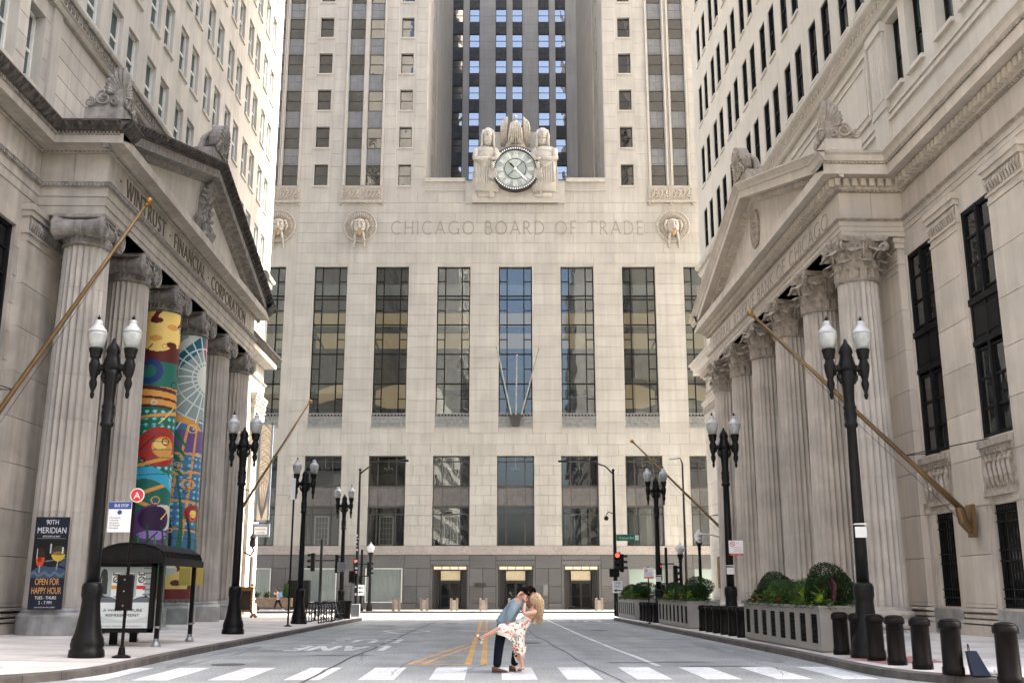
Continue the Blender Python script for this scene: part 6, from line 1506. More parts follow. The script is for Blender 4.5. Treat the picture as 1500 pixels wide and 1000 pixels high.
mm = MB(lambda u, v, w: (u, w, v)); mm.prism(poly, 26.96, 27.02); sp('roof_end', mm, 'iron')
rib = []
for k in range(15):
    y = 27.12+.24*k; q = MB(); q.tube([(-9.03-.86*math.cos(math.pi*i/8), y, zz+2.20+.34*math.sin(math.pi*i/8)) for i in range(9)], .035, 5); sp('roof_rib', q, 'iron')
FA = lambda u, v, w: (u, 27.35-w, v)
q = MB(FA)
for a, b, c, d in ((-9.95, -8.45, zz+.35, zz+.45), (-9.95, -8.45, zz+1.98, zz+2.08), (-9.95, -9.86, zz+.35, zz+2.08), (-8.55, -8.45, zz+.35, zz+2.08)): q.box(a, b, c, d, -.12, .05)
q.box(-9.9, -8.5, zz+.4, zz+2.0, -.12, -.02); ad = sp('advert_frame', q, 'iron')
def adv(U, V):
    A = Art(U, V, (.80, .82, .81), 1.2); A.put(A.V > .62, (.60, .64, .64)); A.put((A.V > .5) & (A.V < .64) & (A.V < .57+.05*np.sin(U*9)), (.35, .38, .4)); A.put((A.V > .60) & (A.V < .66) & (np.sin(U*23+A.V*40) > .2), (.10, .10, .10))
    A.rect(.0, .17, .66, 1.0, (.13, .14, .15)); A.disc(.09, 1.02, .07, (.16, .17, .18), .14); A.rect(.03, .06, .75, .98, (.5, .52, .5)); A.put((A.V > .1) & (A.V < .28) & (A.V < .2+.05*np.sin(U*5+2)), (.72, .74, .73))
    for i, x in enumerate((.33, .57, .82)):
        A.rect(x-.09, x+.09, .62, 1.08, (.84, .85, .83)); A.rect(x-.09, x+.09, .76, .83, ((.82, .55, .22), (.7, .4, .4), (.75, .12, .14))[i]); A.ring(x, .95, .055, .012, (.25, .25, .27)); A.rect(x-.07, x+.07, 1.03, 1.06, (.2, .2, .22)); A.line(x-.05, .9, x+.05, .99, .01, (.3, .3, .3)); A.disc(x-.06, 1.08, .02, (.4, .4, .4)); A.rect(x-.09, x-.085, .62, 1.08, (.4, .4, .4)); A.rect(x+.085, x+.09, .62, 1.08, (.4, .4, .4))
    A.put((U > .86) & (A.V > .62) & (np.sin(A.V*60) > .6), (.4, .42, .42)); return A.I
painted('advert_print', adv, 90, 120, lambda u, v: FA(-9.85+1.29*u, zz+.46+1.5*v, .03), ad, off=o_)
text('A WAVE OF PURE', .1, FA, -9.2, zz+.86, .036, 'blk', ad, .98, .001, sub=o_); text('REFRESHMENT', .1, FA, -9.2, zz+.74, .036, 'blk', ad, .84, .001, sub=o_); text('PLEASE DRINK RESPONSIBLY', .03, FA, -9.2, zz+.50, .036, 'blk', ad, 1.0, .001, sub=o_)
for y0, y1 in ((27.6, 28.95), (28.97, 30.25)):
    q = MB(); q.box(-9.84, -9.82, y0, y1, zz+.3, zz+1.98); sp('glass_pane', q, 'clear')
q = MB(); q.box(-9.9, -8.4, 30.3, 30.32, zz+.3, zz+1.98); sp('glass_pane', q, 'clear')
q = MB(); q.box(-9.9, -8.35, 30.28, 30.34, zz+1.1, zz+1.13); q.box(-9.15, -9.12, 30.28, 30.34, zz+.3, zz+2); q.box(-9.85, -9.81, 27.5, 30.3, zz+1.1, zz+1.14); sp('glazing_bar', q, 'steel')
q = MB(); q.box(-9.85, -9.45, 27.9, 29.9, zz+.45, zz+.5); q.box(-9.75, -9.55, 28.1, 28.15, zz, zz+.45); q.box(-9.75, -9.55, 29.65, 29.7, zz, zz+.45); sp('bench', q, 'iron')
q = MB(); q.box(-9.7, -9.35, 30.25, 30.28, zz+1.35, zz+1.65); sp('route_card', q, 'yellowb')
q = MB(); q.box(-9.2, -8.9, 27.3, 27.34, zz+2.08, zz+2.13); sp('red_strip', q, 'red')
# ------------------------------------------------------------------ bus stop pole
x, y = -7.78, 23.25; z = pz(x, y)
t = thing('bus_stop_sign', 'thin bus stop pole with a round red A sign above a blue panel', 'bus stop', (x, y, z))
q = MB(); q.tube([(0, 0, .1), (0, 0, 3.5)], .035, 8); q.lathe([(.2, 0), (.19, .04), (.08, .08), (.06, .22), (.04, .25)], n=16); part('pole', q, 'brownblack', t)
Fs = lambda u, v, w: (u, -.05-w, v)
q = MB(Fs); q.lathe([(.155, 0), (.155, .015)], (.08, 3.42, 0), 28); rd = part('round_sign', q, 'white', t); q = MB(Fs); q.lathe([(.135, .015), (.135, .02)], (.08, 3.42, 0), 28); part('red_disc', q, 'red', rd)
text('A', .2, Fs, .08, 3.345, .022, 'white', rd, .14, .002)
q = MB(Fs); q.bb(-.52, -.02, 2.62, 3.28, -.01, .01, .01); pn = part('route_panel', q, 'white', t); q = MB(Fs); q.box(-.515, -.025, 3.12, 3.275, .01, .014); part('blue_band', q, 'blue', pn)
text('BUS STOP', .09, Fs, -.24, 3.165, .016, 'white', pn, .30, .001)
q = MB(Fs); q.lathe([(.05, .01), (.05, .014)], (-.27, 3.05, 0), 18); part('bus_logo', q, 'blue', pn)
for i, s_ in enumerate(('1 Bronzeville', '7 Harrison', '126 Jackson', '151 Sheridan', '156 LaSalle')): text(s_, .045, Fs, -.48, 2.92-.055*i, .012, 'blk', pn, None, .001, 'LEFT')
q = MB(Fs); q.bb(-.17, .17, .98, 1.72, .0, .12, .02); bx_ = part('control_box', q, 'brownblack', t)
for zc in (1.08, 1.38, 1.62): q = MB(Fs); q.ball((.0, zc, .13), .022, 6); part('rivet', q, 'steel', bx_)
# ------------------------------------------------------------------ no-parking signs
def nopark(x, y, pole, label, hz=2.3):
    z = pz(x, y); t = thing('parking_sign', label, 'sign', (x, y, z)); F_ = lambda u, v, w: (u, -.14-w, v)
    if pole: q = MB(); q.tube([(0, -.1, 0), (0, -.1, hz+.5)], .03, 8); q.lathe([(.12, 0), (.05, .05)], (0, -.1, 0), 10); part('post', q, 'iron', t)
    q = MB(F_); q.bb(-.24, .24, hz, hz+.42, .08, .1, .01); p_ = part('plate', q, 'white', t); q = MB(F_); q.box(-.22, .22, hz-.07, hz-.0, .08, .1); part('red_plate', q, 'red', t)
    text('TOW ZONE', .05, F_, 0, hz-.055, .102, 'white', p_, .34, .001)
    q = MB(F_); q.lathe([(.085, .10), (.085, .106), (.065, .106), (.065, .10)], (-.12, hz+.31, 0), 18, cap=False); q.prism([(-.175, hz+.36), (-.165, hz+.37), (-.065, hz+.26), (-.075, hz+.25)], .1, .106); part('ban_ring', q, 'red', p_)
    text('P', .1, F_, -.12, hz+.275, .103, 'blk', p_, .05, .001); text('NO', .05, F_, .07, hz+.32, .102, 'red', p_, .08, .001)
    for i, s_ in enumerate(('PARKING', 'LOADING ONLY', 'ANY TIME')): text(s_, .045, F_, .04, hz+.18-.065*i, .102, 'red', p_, .26, .001)
nopark(8.25, 35.6, False, 'white and red no-parking sign fixed to the second right lamp post', 2.62)
nopark(7.45, 50.0, True, 'white and red no-parking sign on its own thin post by the middle planter', 2.1)
# ------------------------------------------------------------------ traffic signals and mast lights
def signal_head(t, x, y, z, face, lit=True, nm='signal_head'):
    """three-lens head; face = direction it looks ('s' towards camera, 'e' / 'w' sideways)"""
    F_ = {'s': lambda u, v, w: (x+u, y-w, z+v), 'e': lambda u, v, w: (x+w, y+u, z+v), 'w': lambda u, v, w: (x-w, y+u, z+v)}[face]
    q = MB(F_); q.bb(-.19, .19, -.55, .55, -.12, .12, .03)
    for i in range(3):
        v = .36-.36*i; n = 10; a0 = [math.pi*k/n for k in range(n+1)]
        vs = [(.155*math.cos(a), v+.155*math.sin(a), w) for w in (.12, .34) for a in a0]; q.add(vs, [(k, k+1, n+2+k, n+1+k) for k in range(n)])
    h = part(nm, q, 'iron', t)
    for i in range(3):
        q = MB(F_); q.lathe([(.135, .125), (.1, .14), (1e-4, .15)], (0, .36-.36*i, 0), 16); part('lens', q, 'redlit' if (lit and i == 0) else 'blk', h)
def pz2(x, y): return -.09 if y > 78 else pz(x, y)
# right corner mast
x, y = 7.85, 66.2; z = pz(x, y)
t = thing('traffic_light', 'tall black corner mast with red signal, green street sign and one way sign', 'traffic light', (x, y, z))
q = MB(); q.tube([(0, 0, 0), (0, 0, 8.9)], [.14, .07], 10); q.ball((0, 0, 8.95), .1, 8); q.tube([(0, 0, 8.7), (-.5, -.05, 9.2), (-1.4, -.1, 9.5), (-2.6, -.1, 9.6), (-3.1, -.1, 9.55)], [.05, .045, .04, .035, .03], 8); part('mast', q, 'iron', t)
q = MB(); q.bb(-3.5, -2.9, -.2, .0, 9.44, 9.56, .03); part('street_light', q, 'iron', t)
signal_head(t, .1, -.25, 3.3, 's'); signal_head(t, .42, .1, 3.2, 'e', False)
q = MB(); q.bb(-.4, .2, -.35, -.1, 2.35, 2.85, .03); part('pedestrian_signal', q, 'iron', t)
q = MB(); q.tube([(-.0, 0, 6.2), (-.35, 0, 6.35), (-.5, 0, 6.15)], .03, 6); q.ball((-.5, 0, 5.95), .15, 10); q.ball((0, -.1, 7.6), .09, 6); q.ball((0, -.1, 5.2), .09, 6); part('camera_dome', q, 'iron', t)
Fg = lambda u, v, w: (u, -.08-w, v)
q = MB(Fg); q.bb(.1, 1.55, 4.55, 4.95, 0, .03, .01); sg_ = part('street_name_sign', q, 'green', t); text('W Jackson Blvd', .2, Fg, .72, 4.67, .035, 'white', sg_, .95, .002); q = MB(Fg); q.box(1.26, 1.5, 4.6, 4.9, .031, .036); part('block_number', q, 'white', sg_); text('150 W', .08, Fg, 1.38, 4.7, .038, 'blk', sg_, .2, .001)
q = MB(Fg); q.bb(-.22, .4, 1.4, 2.12, .1, .12, .01); ow = part('one_way_sign', q, 'white', t); text('ONE', .2, Fg, .09, 1.92, .125, 'blk', ow, .4, .002); text('WAY', .2, Fg, .09, 1.72, .125, 'blk', ow, .42, .002)
q = MB(Fg); q.prism([(-.15, 1.55), (.02, 1.65), (.02, 1.58), (.34, 1.58), (.34, 1.52), (.02, 1.52), (.02, 1.45)], .12, .13); part('arrow', q, 'blk', ow)
# right signal pair on short post beside the middle lamp
x, y = 11.1, 66.6; z = pz(x, y); t = thing('traffic_light', 'short black signal post with a red hand beyond the middle planter', 'traffic light', (x, y, z))
q = MB(); q.tube([(0, 0, 0), (0, 0, 4.1)], .09, 8); q.tube([(-.6, 0, 3.1), (.5, 0, 3.1)], .04, 6); q.tube([(-.6, 0, 1.9), (.5, 0, 1.9)], .04, 6); part('post', q, 'iron', t); signal_head(t, -.5, -.1, 2.6, 's'); signal_head(t, .55, 0, 2.45, 'e', False)
q = MB(); q.bb(-.75, -.15, -.2, .1, 1.35, 1.85, .03); ph = part('pedestrian_signal', q, 'iron', t); q = MB(); q.box(-.58, -.42, -.22, -.205, 1.48, 1.72); part('red_hand', q, 'redlit', ph)
# left far signal
x, y = tw(-11.6, -5.6); t = thing('traffic_light', 'black signal post with red light and arrow plate on far left pavement', 'traffic light', (x, y, -.09))
q = MB(); q.tube([(0, 0, 0), (0, 0, 4.6)], .09, 8); q.lathe([(.25, 0), (.2, .15), (.1, .35)], n=10); q.tube([(-.5, 0, 3.5), (.6, 0, 3.5)], .04, 6); q.tube([(-.5, 0, 2.6), (.6, 0, 2.6)], .04, 6); part('post', q, 'iron', t); signal_head(t, -.42, -.12, 3.35, 's'); signal_head(t, .55, 0, 3.1, 'e', False)
q = MB(); q.bb(-.7, -.1, -.3, .0, 2.05, 2.55, .03); part('pedestrian_signal', q, 'iron', t)
Fo = lambda u, v, w: (u, -.15-w, v)
q = MB(Fo); q.bb(-.3, .3, 1.15, 1.95, 0, .03, .01); ow = part('one_way_sign', q, 'white', t)
for v in (1.72, 1.4): q = MB(Fo); q.prism([(-.2, v), (-.02, v+.09), (-.02, v+.03), (.2, v+.03), (.2, v-.03), (-.02, v-.03), (-.02, v-.09)], .03, .04); part('arrow', q, 'blk', ow)
# left corner mast with curved arm
x, y = -8.05, 65.4; z = pz(x, y); t = thing('street_light', 'tall thin mast light on the left corner with an arm reaching over the road', 'street light', (x, y, z))
q = MB(); q.tube([(0, 0, .3), (0, 0, 8.75)], [.12, .06], 10); q.ball((0, 0, 8.85), .1, 8); q.tube([(0, 0, 8.6), (.5, 0, 9.0), (1.3, 0, 9.35), (2.2, 0, 9.48), (2.7, 0, 9.45)], [.05, .045, .04, .035, .03], 8); part('mast', q, 'iron', t)
q = MB(); q.bb(2.4, 3.0, -.1, .1, 9.36, 9.48, .03); part('lamp_head', q, 'iron', t); q = MB(); q.bb(-.25, .25, -.25, .25, 0, .75, .03); part('base_block', q, 'gframe', t)
q = MB(); q.bb(-.45, -.1, -.2, .1, 2.0, 2.7, .02); part('cabinet', q, 'iron', t)
q = MB(); [q.box(-.08+random.uniform(-.03, .03), -.01+random.uniform(0, .07), -.125, -.12, 1.0+.22*i+random.uniform(0, .1), 1.0+.22*i+random.uniform(.12, .17)) for i in range(18) if random.random() < .6]; part('stickers', q, 'paper', t)
# signal post behind the third left lamp
x, y = -10.4, 66.4; z = pz(x, y); t = thing('traffic_light', 'black signal post mostly hidden behind the lamp at the bicycle rack', 'traffic light', (x, y, z))
q = MB(); q.tube([(0, 0, 0), (0, 0, 4.6)], .09, 8); q.tube([(-.5, 0, 3.3), (.9, 0, 3.3)], .04, 6); part('post', q, 'iron', t); signal_head(t, -.5, 0, 3.2, 'w', False); signal_head(t, 1.0, 0, 3.1, 'e', False)
# small acorn lamps beyond
def acorn(x, y, h, label):
    z = pz2(x, y); t = thing('acorn_lamp', label, 'street lamp', (x, y, z), group='single acorn-globe lamps'); q = MB(); q.lathe([(.25, 0), (.2, .4), (.12, .6), (.09, h-1.2), (.13, h-1.1), (.1, h-1.0), (.2, h-.72), (.2, h-.62)], n=12); part('pole', q, 'iron', t, smooth=True)
    q = MB(); q.lathe([(.18, h-.62), (.3, h-.35), (.28, h-.2), (.15, h-.05), (.08, h), (.03, h+.12), (1e-4, h+.2)], n=14); part('globe', q, 'globetop', t, smooth=True)
acorn(12.0, 66.6, 4.3, 'single white acorn-globe lamp just right of the middle lamp post'); acorn(13.3, 67.0, 5.1, 'taller single white acorn-globe lamp left of the far right columns'); 
xx, yy = tw(-10.9, -5.8); acorn(xx, yy, 5.0, 'single white acorn-globe lamp behind the left mast light')
x, y = tw(13.5, -5.2); t = thing('street_light', 'slim dark mast light rising behind the far right flagpole', 'street light', (x, y, -.09)); q = MB(); q.tube([(0, 0, 0), (0, 0, 11.3), (-.15, 0, 11.7), (-.6, 0, 11.75)], [.12, .07, .05, .05], 8); part('mast', q, 'iron', t); q = MB(); q.bb(-1.0, -.4, -.12, .12, 11.6, 11.75, .03); part('lamp_head', q, 'gframe', t)
x, y = 13.9, 63.8; t = thing('wall_bracket', 'white curved bracket with a round camera on the far right wall corner', 'bracket', (x, y, 4.0)); q = MB(); q.tube([(.5, 0, -.6), (.45, 0, .1), (.1, 0, .55), (-.5, 0, .75), (-1.3, 0, .75)], .05, 8); part('arm', q, 'wframe', t); q = MB(); q.ball((-1.2, 0, .45), .2, 12); q.lathe([(.12, .6), (.16, .75)], (-1.2, 0, 0), 10); part('camera_globe', q, 'globetop', t, smooth=True)
# ------------------------------------------------------------------ left kerb: bin, bicycle rack, bicycles
x, y = -7.95, 60.0; t = thing('litter_bin', 'black round litter bin at the far left corner', 'bin', (x, y, pz(x, y)))
q = MB(); q.lathe([(.27, 0), (.33, .85), (.36, .92), (.36, .97), (.30, .98)], n=20, mod=lambda a, h: 1+.02*math.cos(20*a)); part('drum', q, 'iron', t); q = MB(); q.lathe([(.30, .96), (.28, .7), (1e-4, .69)], n=20); part('liner', q, 'dark', t)
for s_, (y0, y1), xr, lab in ((0, (49.6, 53.6), -8.2, 'nearer black hooped bicycle rack on the left pavement'), (1, (54.2, 58.8), -8.25, 'farther black hooped bicycle rack on the left pavement')):
    t = thing('bicycle_rack', lab, 'bike rack', (xr, y0, pz(xr, y0)), group='bicycle racks'); hp = MB()
    hp.tube([(-.42, 0, 0), (-.42, 0, .72), (-.38, 0, .84), (-.28, 0, .9), (.28, 0, .9), (.38, 0, .84), (.42, 0, .72), (.42, 0, 0)], .026, 8); hm = mesh('hoop', hp, M['iron'], smooth=True)
    for i in range(6): link('hoop', hm, t, (0, (y1-y0)*i/5, -.006*(y1-y0)*i/5))
    q = MB(); q.tube([(-.42, 0, .04), (-.42, y1-y0, .02)], .025, 6); q.tube([(.42, 0, .04), (.42, y1-y0, .02)], .025, 6); part('rail', q, 'iron', t)
def bicycle(x, y, rz, label):
    t = thing('bicycle', label, 'bicycle', (x, y, pz(x, y)+.02), rz)
    for s, px_ in ((0, -.52), (1, .52)):
        q = MB(); q.tube([(px_+.33*math.cos(a*.3307), 0, .34+.33*math.sin(a*.3307)) for a in range(20)], .018, 5); wq = part('wheel', q, 'iron', t)
        q = MB(); [q.tube([(px_, 0, .34), (px_+.32*math.cos(a*.785), 0, .34+.32*math.sin(a*.785))], .004, 3) for a in range(8)]; q.ball((px_, 0, .34), .035, 6); part('spokes', q, 'steel', wq)
    q = MB()
    for a, b in (((-.52, .34), (-.18, .8)), ((-.52, .34), (-.08, .32)), ((-.08, .32), (-.18, .86)), ((-.08, .32), (.36, .76)), ((-.16, .76), (.36, .82)), ((.36, .86), (.52, .34))): q.tube([(a[0], 0, a[1]), (b[0], 0, b[1])], .018, 6)
    part('frame', q, 'gframe', t); q = MB(); q.tube([(.34, 0, .86), (.32, 0, .98)], .015, 6); q.tube([(.42, -.26, .98), (.34, 0, 1.0), (.42, .26, .98)], .014, 6); part('handlebar', q, 'iron', t)
    q = MB(); q.ball((-.2, 0, .92), .11, 8, (1.2, .6, .3)); part('saddle', q, 'iron', t); q = MB(); q.lathe([(.09, -.02), (.09, .02)], (-.08, 0, .32), 12, 'y'); q.tube([(-.08, .06, .32), (.02, .06, .18)], .012, 5); q.tube([(-.08, -.06, .32), (-.18, -.06, .46)], .012, 5); part('crank', q, 'steel', t)
bicycle(-8.25, 55.5, R(10), 'grey bicycle locked in the farther rack'); bicycle(-8.1, 52.0, R(-8), 'dark bicycle leaning in the nearer rack')
x, y = -7.9, 57.9; t = thing('parking_sign', 'grey plate seen from behind on a thin post near the fourth left lamp', 'sign', (x, y, pz(x, y))); q = MB(); q.tube([(0, 0, 0), (0, 0, 3.0)], .03, 8); part('post', q, 'iron', t); q = MB(); q.bb(-.28, .2, -.05, -.03, 2.5, 3.0, .01); part('plate', q, 'gframe', t)
x, y = -8.3, 44.9; t = thing('sign_post', 'thin black sign post beside the third left lamp', 'post', (x, y, pz(x, y))); q = MB(); q.tube([(0, 0, 0), (0, 0, 6.2)], .04, 8); q.lathe([(.22, 0), (.06, .08)], n=12); part('post', q, 'iron', t); q = MB(); q.bb(-.12, .06, -.06, -.04, 5.2, 6.1, .01); part('banner_arm', q, 'paper', t)
# ------------------------------------------------------------------ brass stands by the left columns, yellow board, hanging sign
def stand(x, y, label, h=2.3):
    z = pz(x, y); t = thing('brass_stand', label, 'display stand', (x, y, z), group='brass-framed display stands')
    q = MB(); q.box(-.42, -.34, -.06, .06, .25, h); q.box(.34, .42, -.06, .06, .25, h); q.box(-.42, .42, -.08, .08, h-.1, h+.02); q.box(-.5, .5, -.12, .12, h+.02, h+.1); q.box(-.42, .42, -.06, .06, .3, .42)
    q.ball((-.38, 0, h+.2), .08, 8); q.ball((.38, 0, h+.2), .08, 8)
    for i in range(9): q.tube([(-.4+.1*i, -.08, h+.04), (-.4+.1*i, -.1, h+.1)], .02, 4)
    part('frame', q, 'brass', t); q = MB(); q.box(-.34, .34, -.03, .02, .42, h-.1); part('board', q, 'darkbrown', t)
    q = MB()
    for s in (-1, 1): q.tube([(s*.38, 0, .3), (s*.5, -.1, .16), (s*.62, -.2, .2), (s*.7, -.25, .06)], [.06, .06, .07, .05], 6); q.ball((s*.66, -.22, .1), .1, 8); q.ball((s*.42, -.1, .1), .09, 8)
    part('claw_feet', q, 'brass', t, smooth=True)
stand(-11.75, 34.6, 'brass-framed display stand right behind the bus shelter, by the first column'); stand(-13.0, 57.6, 'brass-framed display stand at the sunlit far end of the left bank', 1.5)
x, y = -12.55, 45.0; t = thing('yellow_board', 'small yellow board on the fourth left column', 'sign', (x, y-1.0, 1.75)); q = MB(); q.box(-.1, .85, -.0, .03, .0, .85); part('board', q, 'yellowb', t); q = MB(); q.box(.45, .65, -.01, 0, .3, .5); part('emblem', q, 'gold', t)
for i in range(9): q = MB(); q.box(-.06+.1*i, -.0+.1*i, 0, .02, -.05, .0); part('fringe', q, 'yellowb', t)
x, y = -14.2, 66.2; t = thing('hanging_sign', 'tall blue-framed hanging sign with a golden lattice on the far left bank corner', 'sign', (x, y, 5.6)); q = MB()
q.box(-.42, .48, -.06, .06, 0, .12); q.box(-.42, .48, -.06, .06, 6.1, 6.25); q.box(-.42, -.3, -.06, .06, 0, 6.2); q.box(.36, .48, -.06, .06, 0, 6.2); q.box(-.5, .56, -.08, .08, -.9, -.1); q.box(-.7, -.42, -.05, .05, 5.6, 5.75); part('frame', q, pm('sign_grey_blue', (.17, .21, .25), .6), t)
q = MB(); q.box(-.3, .36, -.02, .02, .12, 6.1); part('panel', q, pm('sign_panel_cream', (.62, .52, .40), .7), t)
q = MB()
for i in range(16):
    a = R(20+9.5*i); q.tube([(.0, -.03, .15), (max(-.3, min(.36, .9*math.cos(a))), -.03, .15+min(2.6, .6+1.8*math.sin(a)))], .014, 4)
for i in range(26):
    z = 2.2+.15*i; q.tube([(-.3, -.03, z), (.03+.2*math.sin(i*1.7), -.03, z+.22), (.36, -.03, z-.1)], .013, 4)
part('lattice', q, 'gframe', t); q = MB(); q.box(-.36, .42, -.1, -.085, -.75, -.3); p_ = part('name_plate', q, 'white', t); text('FINANCIAL', .16, lambda u, v, w: (u, -.1-w, v), .03, -.5, .01, 'blk', p_, .66, .002); text('CENTER', .16, lambda u, v, w: (u, -.1-w, v), .03, -.7, .01, 'blk', p_, .5, .002)
for y, l in ((56.3, 'nearer'), (64.2, 'farther')):
    t = thing('wall_lantern', f'ornate dark wall lantern on the sunlit left bank end, {l} one', 'lantern', (-14.3, y, 4.0)); q = MB(); q.tube([(-.4, 0, -.3), (0, 0, -.5), (.2, 0, -.2), (.1, 0, 0)], .05, 6); part('arm', q, 'iron', t); q = MB(); q.lathe([(.1, 0), (.2, .1), (.16, .5), (.22, .55), (.05, .8), (1e-4, 1.)], (.1, 0, 0), 8); part('lamp_body', q, 'iron', t)
q = MB(); q.box(0, .06, -.25, .25, 0, 1.9); o = part('bronze_plaque', q, 'frame'); o.location = (-14.62, 66.0, 1.6); tagm(o, 'dark vertical plaque on the sunlit left bank corner', 'plaque')
q = MB(); q.box(0, .05, -.3, .3, 0, 1.9); o = part('bronze_plaque', q, 'bronze'); o.location = (14.12, 65.5, 1.6); tagm(o, 'bronze vertical plaque on the far right bank corner', 'plaque')
# planter + black cabinet + pedestrian far left
x, y = tw(-18.9, -3.2); t = thing('wooden_planter', 'low wooden planter with ferns against the tower on the left', 'planter', (x, y, -.09)); q = MB(); q.bb(-1.6, 1.6, -.5, .5, .25, .95, .02); part('trough', q, 'wood', t); q = MB(); [q.box(a, a+.3, -.4, .4, 0, .25) for a in (-1.4, 1.1)]; part('feet', q, 'tan', t)
q = MB(); [broad(q, (random.uniform(-1.4, 1.4), random.uniform(-.3, .3), .95), 16, .4, 60+i, 1.1, 1.2) for i in range(12)]; [broad(q, (1.1, 0, .95), 14, .8, 80+i, .7, 1.8) for i in range(3)]; part('foliage', q, 'leafm', t)
x, y = tw(-17.0, -2.6); t = thing('black_cabinet', 'big black cabinet standing behind the walking woman', 'cabinet', (x, y, -.09)); q = MB(); q.bb(-.8, .9, -.4, .4, .15, 2.3, .03); part('body', q, 'iron', t); q = MB(); q.box(-.7, .0, -.42, -.4, .3, 2.15); q.box(.05, .8, -.42, -.4, .3, 2.15); part('doors', q, 'dframe', t); q = MB(); [q.box(a, a+.2, -.3, .3, 0, .15) for a in (-.7, .6)]; part('feet', q, 'tan', t)
# shopping bag and white bag by the second bollard
x, y = 8.32, 18.35; t = thing('shopping_bag', 'dark paper shopping bag leaning against the near bollard', 'bag', (x, y, pz(x, y)), R(-15)); q = MB()
q.add([(-.12, -.16, 0), (.16, -.16, 0), (.16, .16, 0), (-.12, .16, 0), (-.17, -.14, .38), (-.03, -.14, .40), (-.03, .14, .39), (-.17, .14, .38)], [(0, 1, 2, 3), (0, 1, 5, 4), (1, 2, 6, 5), (2, 3, 7, 6), (3, 0, 4, 7)]); part('bag_body', q, 'navy', t); q = MB(); q.tube([(-.13, -.08, .38), (-.14, -.05, .5), (-.14, .05, .5), (-.13, .08, .38)], .008, 5); part('handle', q, 'iron', t)
x, y = 8.62, 18.3; q = MB()
for i in range(5): q.ball((.05*i-.06, random.uniform(-.08, .08), .05+.02*(i % 2)), .09-.008*i, 8, (1.5, 1.2, .75))
o = part('white_bag', q, 'white', smooth=True); o.location = (x, y, pz(x, y)); o.rotation_euler.z = .3; tagm(o, 'crumpled white plastic bag beside the shopping bag', 'bag')
# ------------------------------------------------------------------ people
def skin(name, V_, E_, mat, parent=None, sub=2, root=0, loc=None):
    me = bpy.data.meshes.new(name); me.from_pydata([v[:3] for v in V_], E_, []); o = bpy.data.objects.new(name, me); COL.objects.link(o)
    md_ = o.modifiers.new('s', 'SKIN'); md_.use_smooth_shade = True; md_.branch_smoothing = .6
    for i, v in enumerate(V_):
        sv = me.skin_vertices[0].data[i]; r = v[3]; sv.radius = (r, v[4] if len(v) > 4 else r); sv.use_root = (i == root)
    o.modifiers.new('u', 'SUBSURF').levels = sub
    dg = bpy.context.evaluated_depsgraph_get(); dg.update(); m2 = bpy.data.meshes.new_from_object(o.evaluated_get(dg)); m2.name = name
    bpy.data.objects.remove(o); m2.materials.clear(); m2.materials.append(M[mat]); m2.polygons.foreach_set('use_smooth', [True]*len(m2.polygons))
    return link(name, m2, parent, loc or (0, 0, 0))
def head_mesh(q, c, r, face, up):
    """head ball with brow, nose, chin and ears; face/up are direction vectors"""
    f = Vector(face).normalized(); u = (Vector(up)-f*Vector(up).dot(f)).normalized(); s = u.cross(f); c = Vector(c)
    P = lambda a, b, d: tuple(c+s*a*r+u*b*r+f*d*r)
    n = 16; m_ = 12; vs = []
    for j in range(m_+1):
        th = math.pi*j/m_; y = -math.cos(th); rr = math.sin(th)
        for i in range(n):
            a = 2*math.pi*i/n; x, z = rr*math.sin(a), rr*math.cos(a); k = 1.0
            if y < 0: k = 1-.32*(-y)**1.5
            xx, zz_ = x*.78*k, z*.95*(k if z < 0 else 1-.12*max(0, -y)); yy = y*1.12
            if z > .5 and abs(x) < .5:
                if .0 < y < .25 and abs(x) > .12: zz_ -= .10          # eye sockets
                if -.25 < y < .1 and abs(x) < .14: zz_ += .16         # nose
                if -.6 < y < -.4 and abs(x) < .3: zz_ += .04
            vs.append(P(xx, yy, zz_))
    q.add(vs, [(j*n+i, j*n+(i+1) % n, (j+1)*n+(i+1) % n, (j+1)*n+i) for j in range(m_) for i in range(n)])
    for sd_ in (-1, 1): q.ball(P(sd_*.80, .0, -.05), .2*r, 6, (.6, .6, 1.2))
    return P
PX, PY = .45, 21.3
pt = thing('person', 'man in a light blue blazer and navy trousers bending to kiss the woman he dips', 'person', (.2, PY, 0.012))
O = Vector((.2, PY, 0))
def rel(L_): return [(v[0]-.2, v[1], v[2], *v[3:]) for v in L_]
# man: x along the street width, y depth offset (negative = nearer), z height
mv = rel([(.30, 0, .98, .11, .12), (.42, .0, 1.14, .11, .13), (.56, 0, 1.32, .11, .15), (.66, 0, 1.40, .10, .12), (.70, 0, 1.44, .055), (.75, 0, 1.48, .06),
      (.27, -.10, .92, .08), (.205, -.12, .52, .06), (.155, -.13, .13, .045), (.155, -.13, .06, .045),
      (.40, .10, .92, .08), (.58, .14, .55, .07), (.50, .18, .14, .045), (.50, .18, .06, .045),
      (.54, -.22, 1.32, .07), (.42, -.30, 1.08, .05), (.345, -.27, .90, .032),
      (.62, .20, 1.30, .07), (.82, .25, 1.08, .05), (.86, .08, .97, .034)])
me_ = [(0, 1), (1, 2), (2, 3), (3, 4), (4, 5), (0, 6), (6, 7), (7, 8), (8, 9), (0, 10), (10, 11), (11, 12), (12, 13), (2, 14), (14, 15), (15, 16), (2, 17), (17, 18), (18, 19)]
man = skin('body', mv, me_, 'skinm', pt)
grow = lambda V_, k, a=0.: [(x, y, z, *[r*k+a for r in rr]) for x, y, z, *rr in V_]
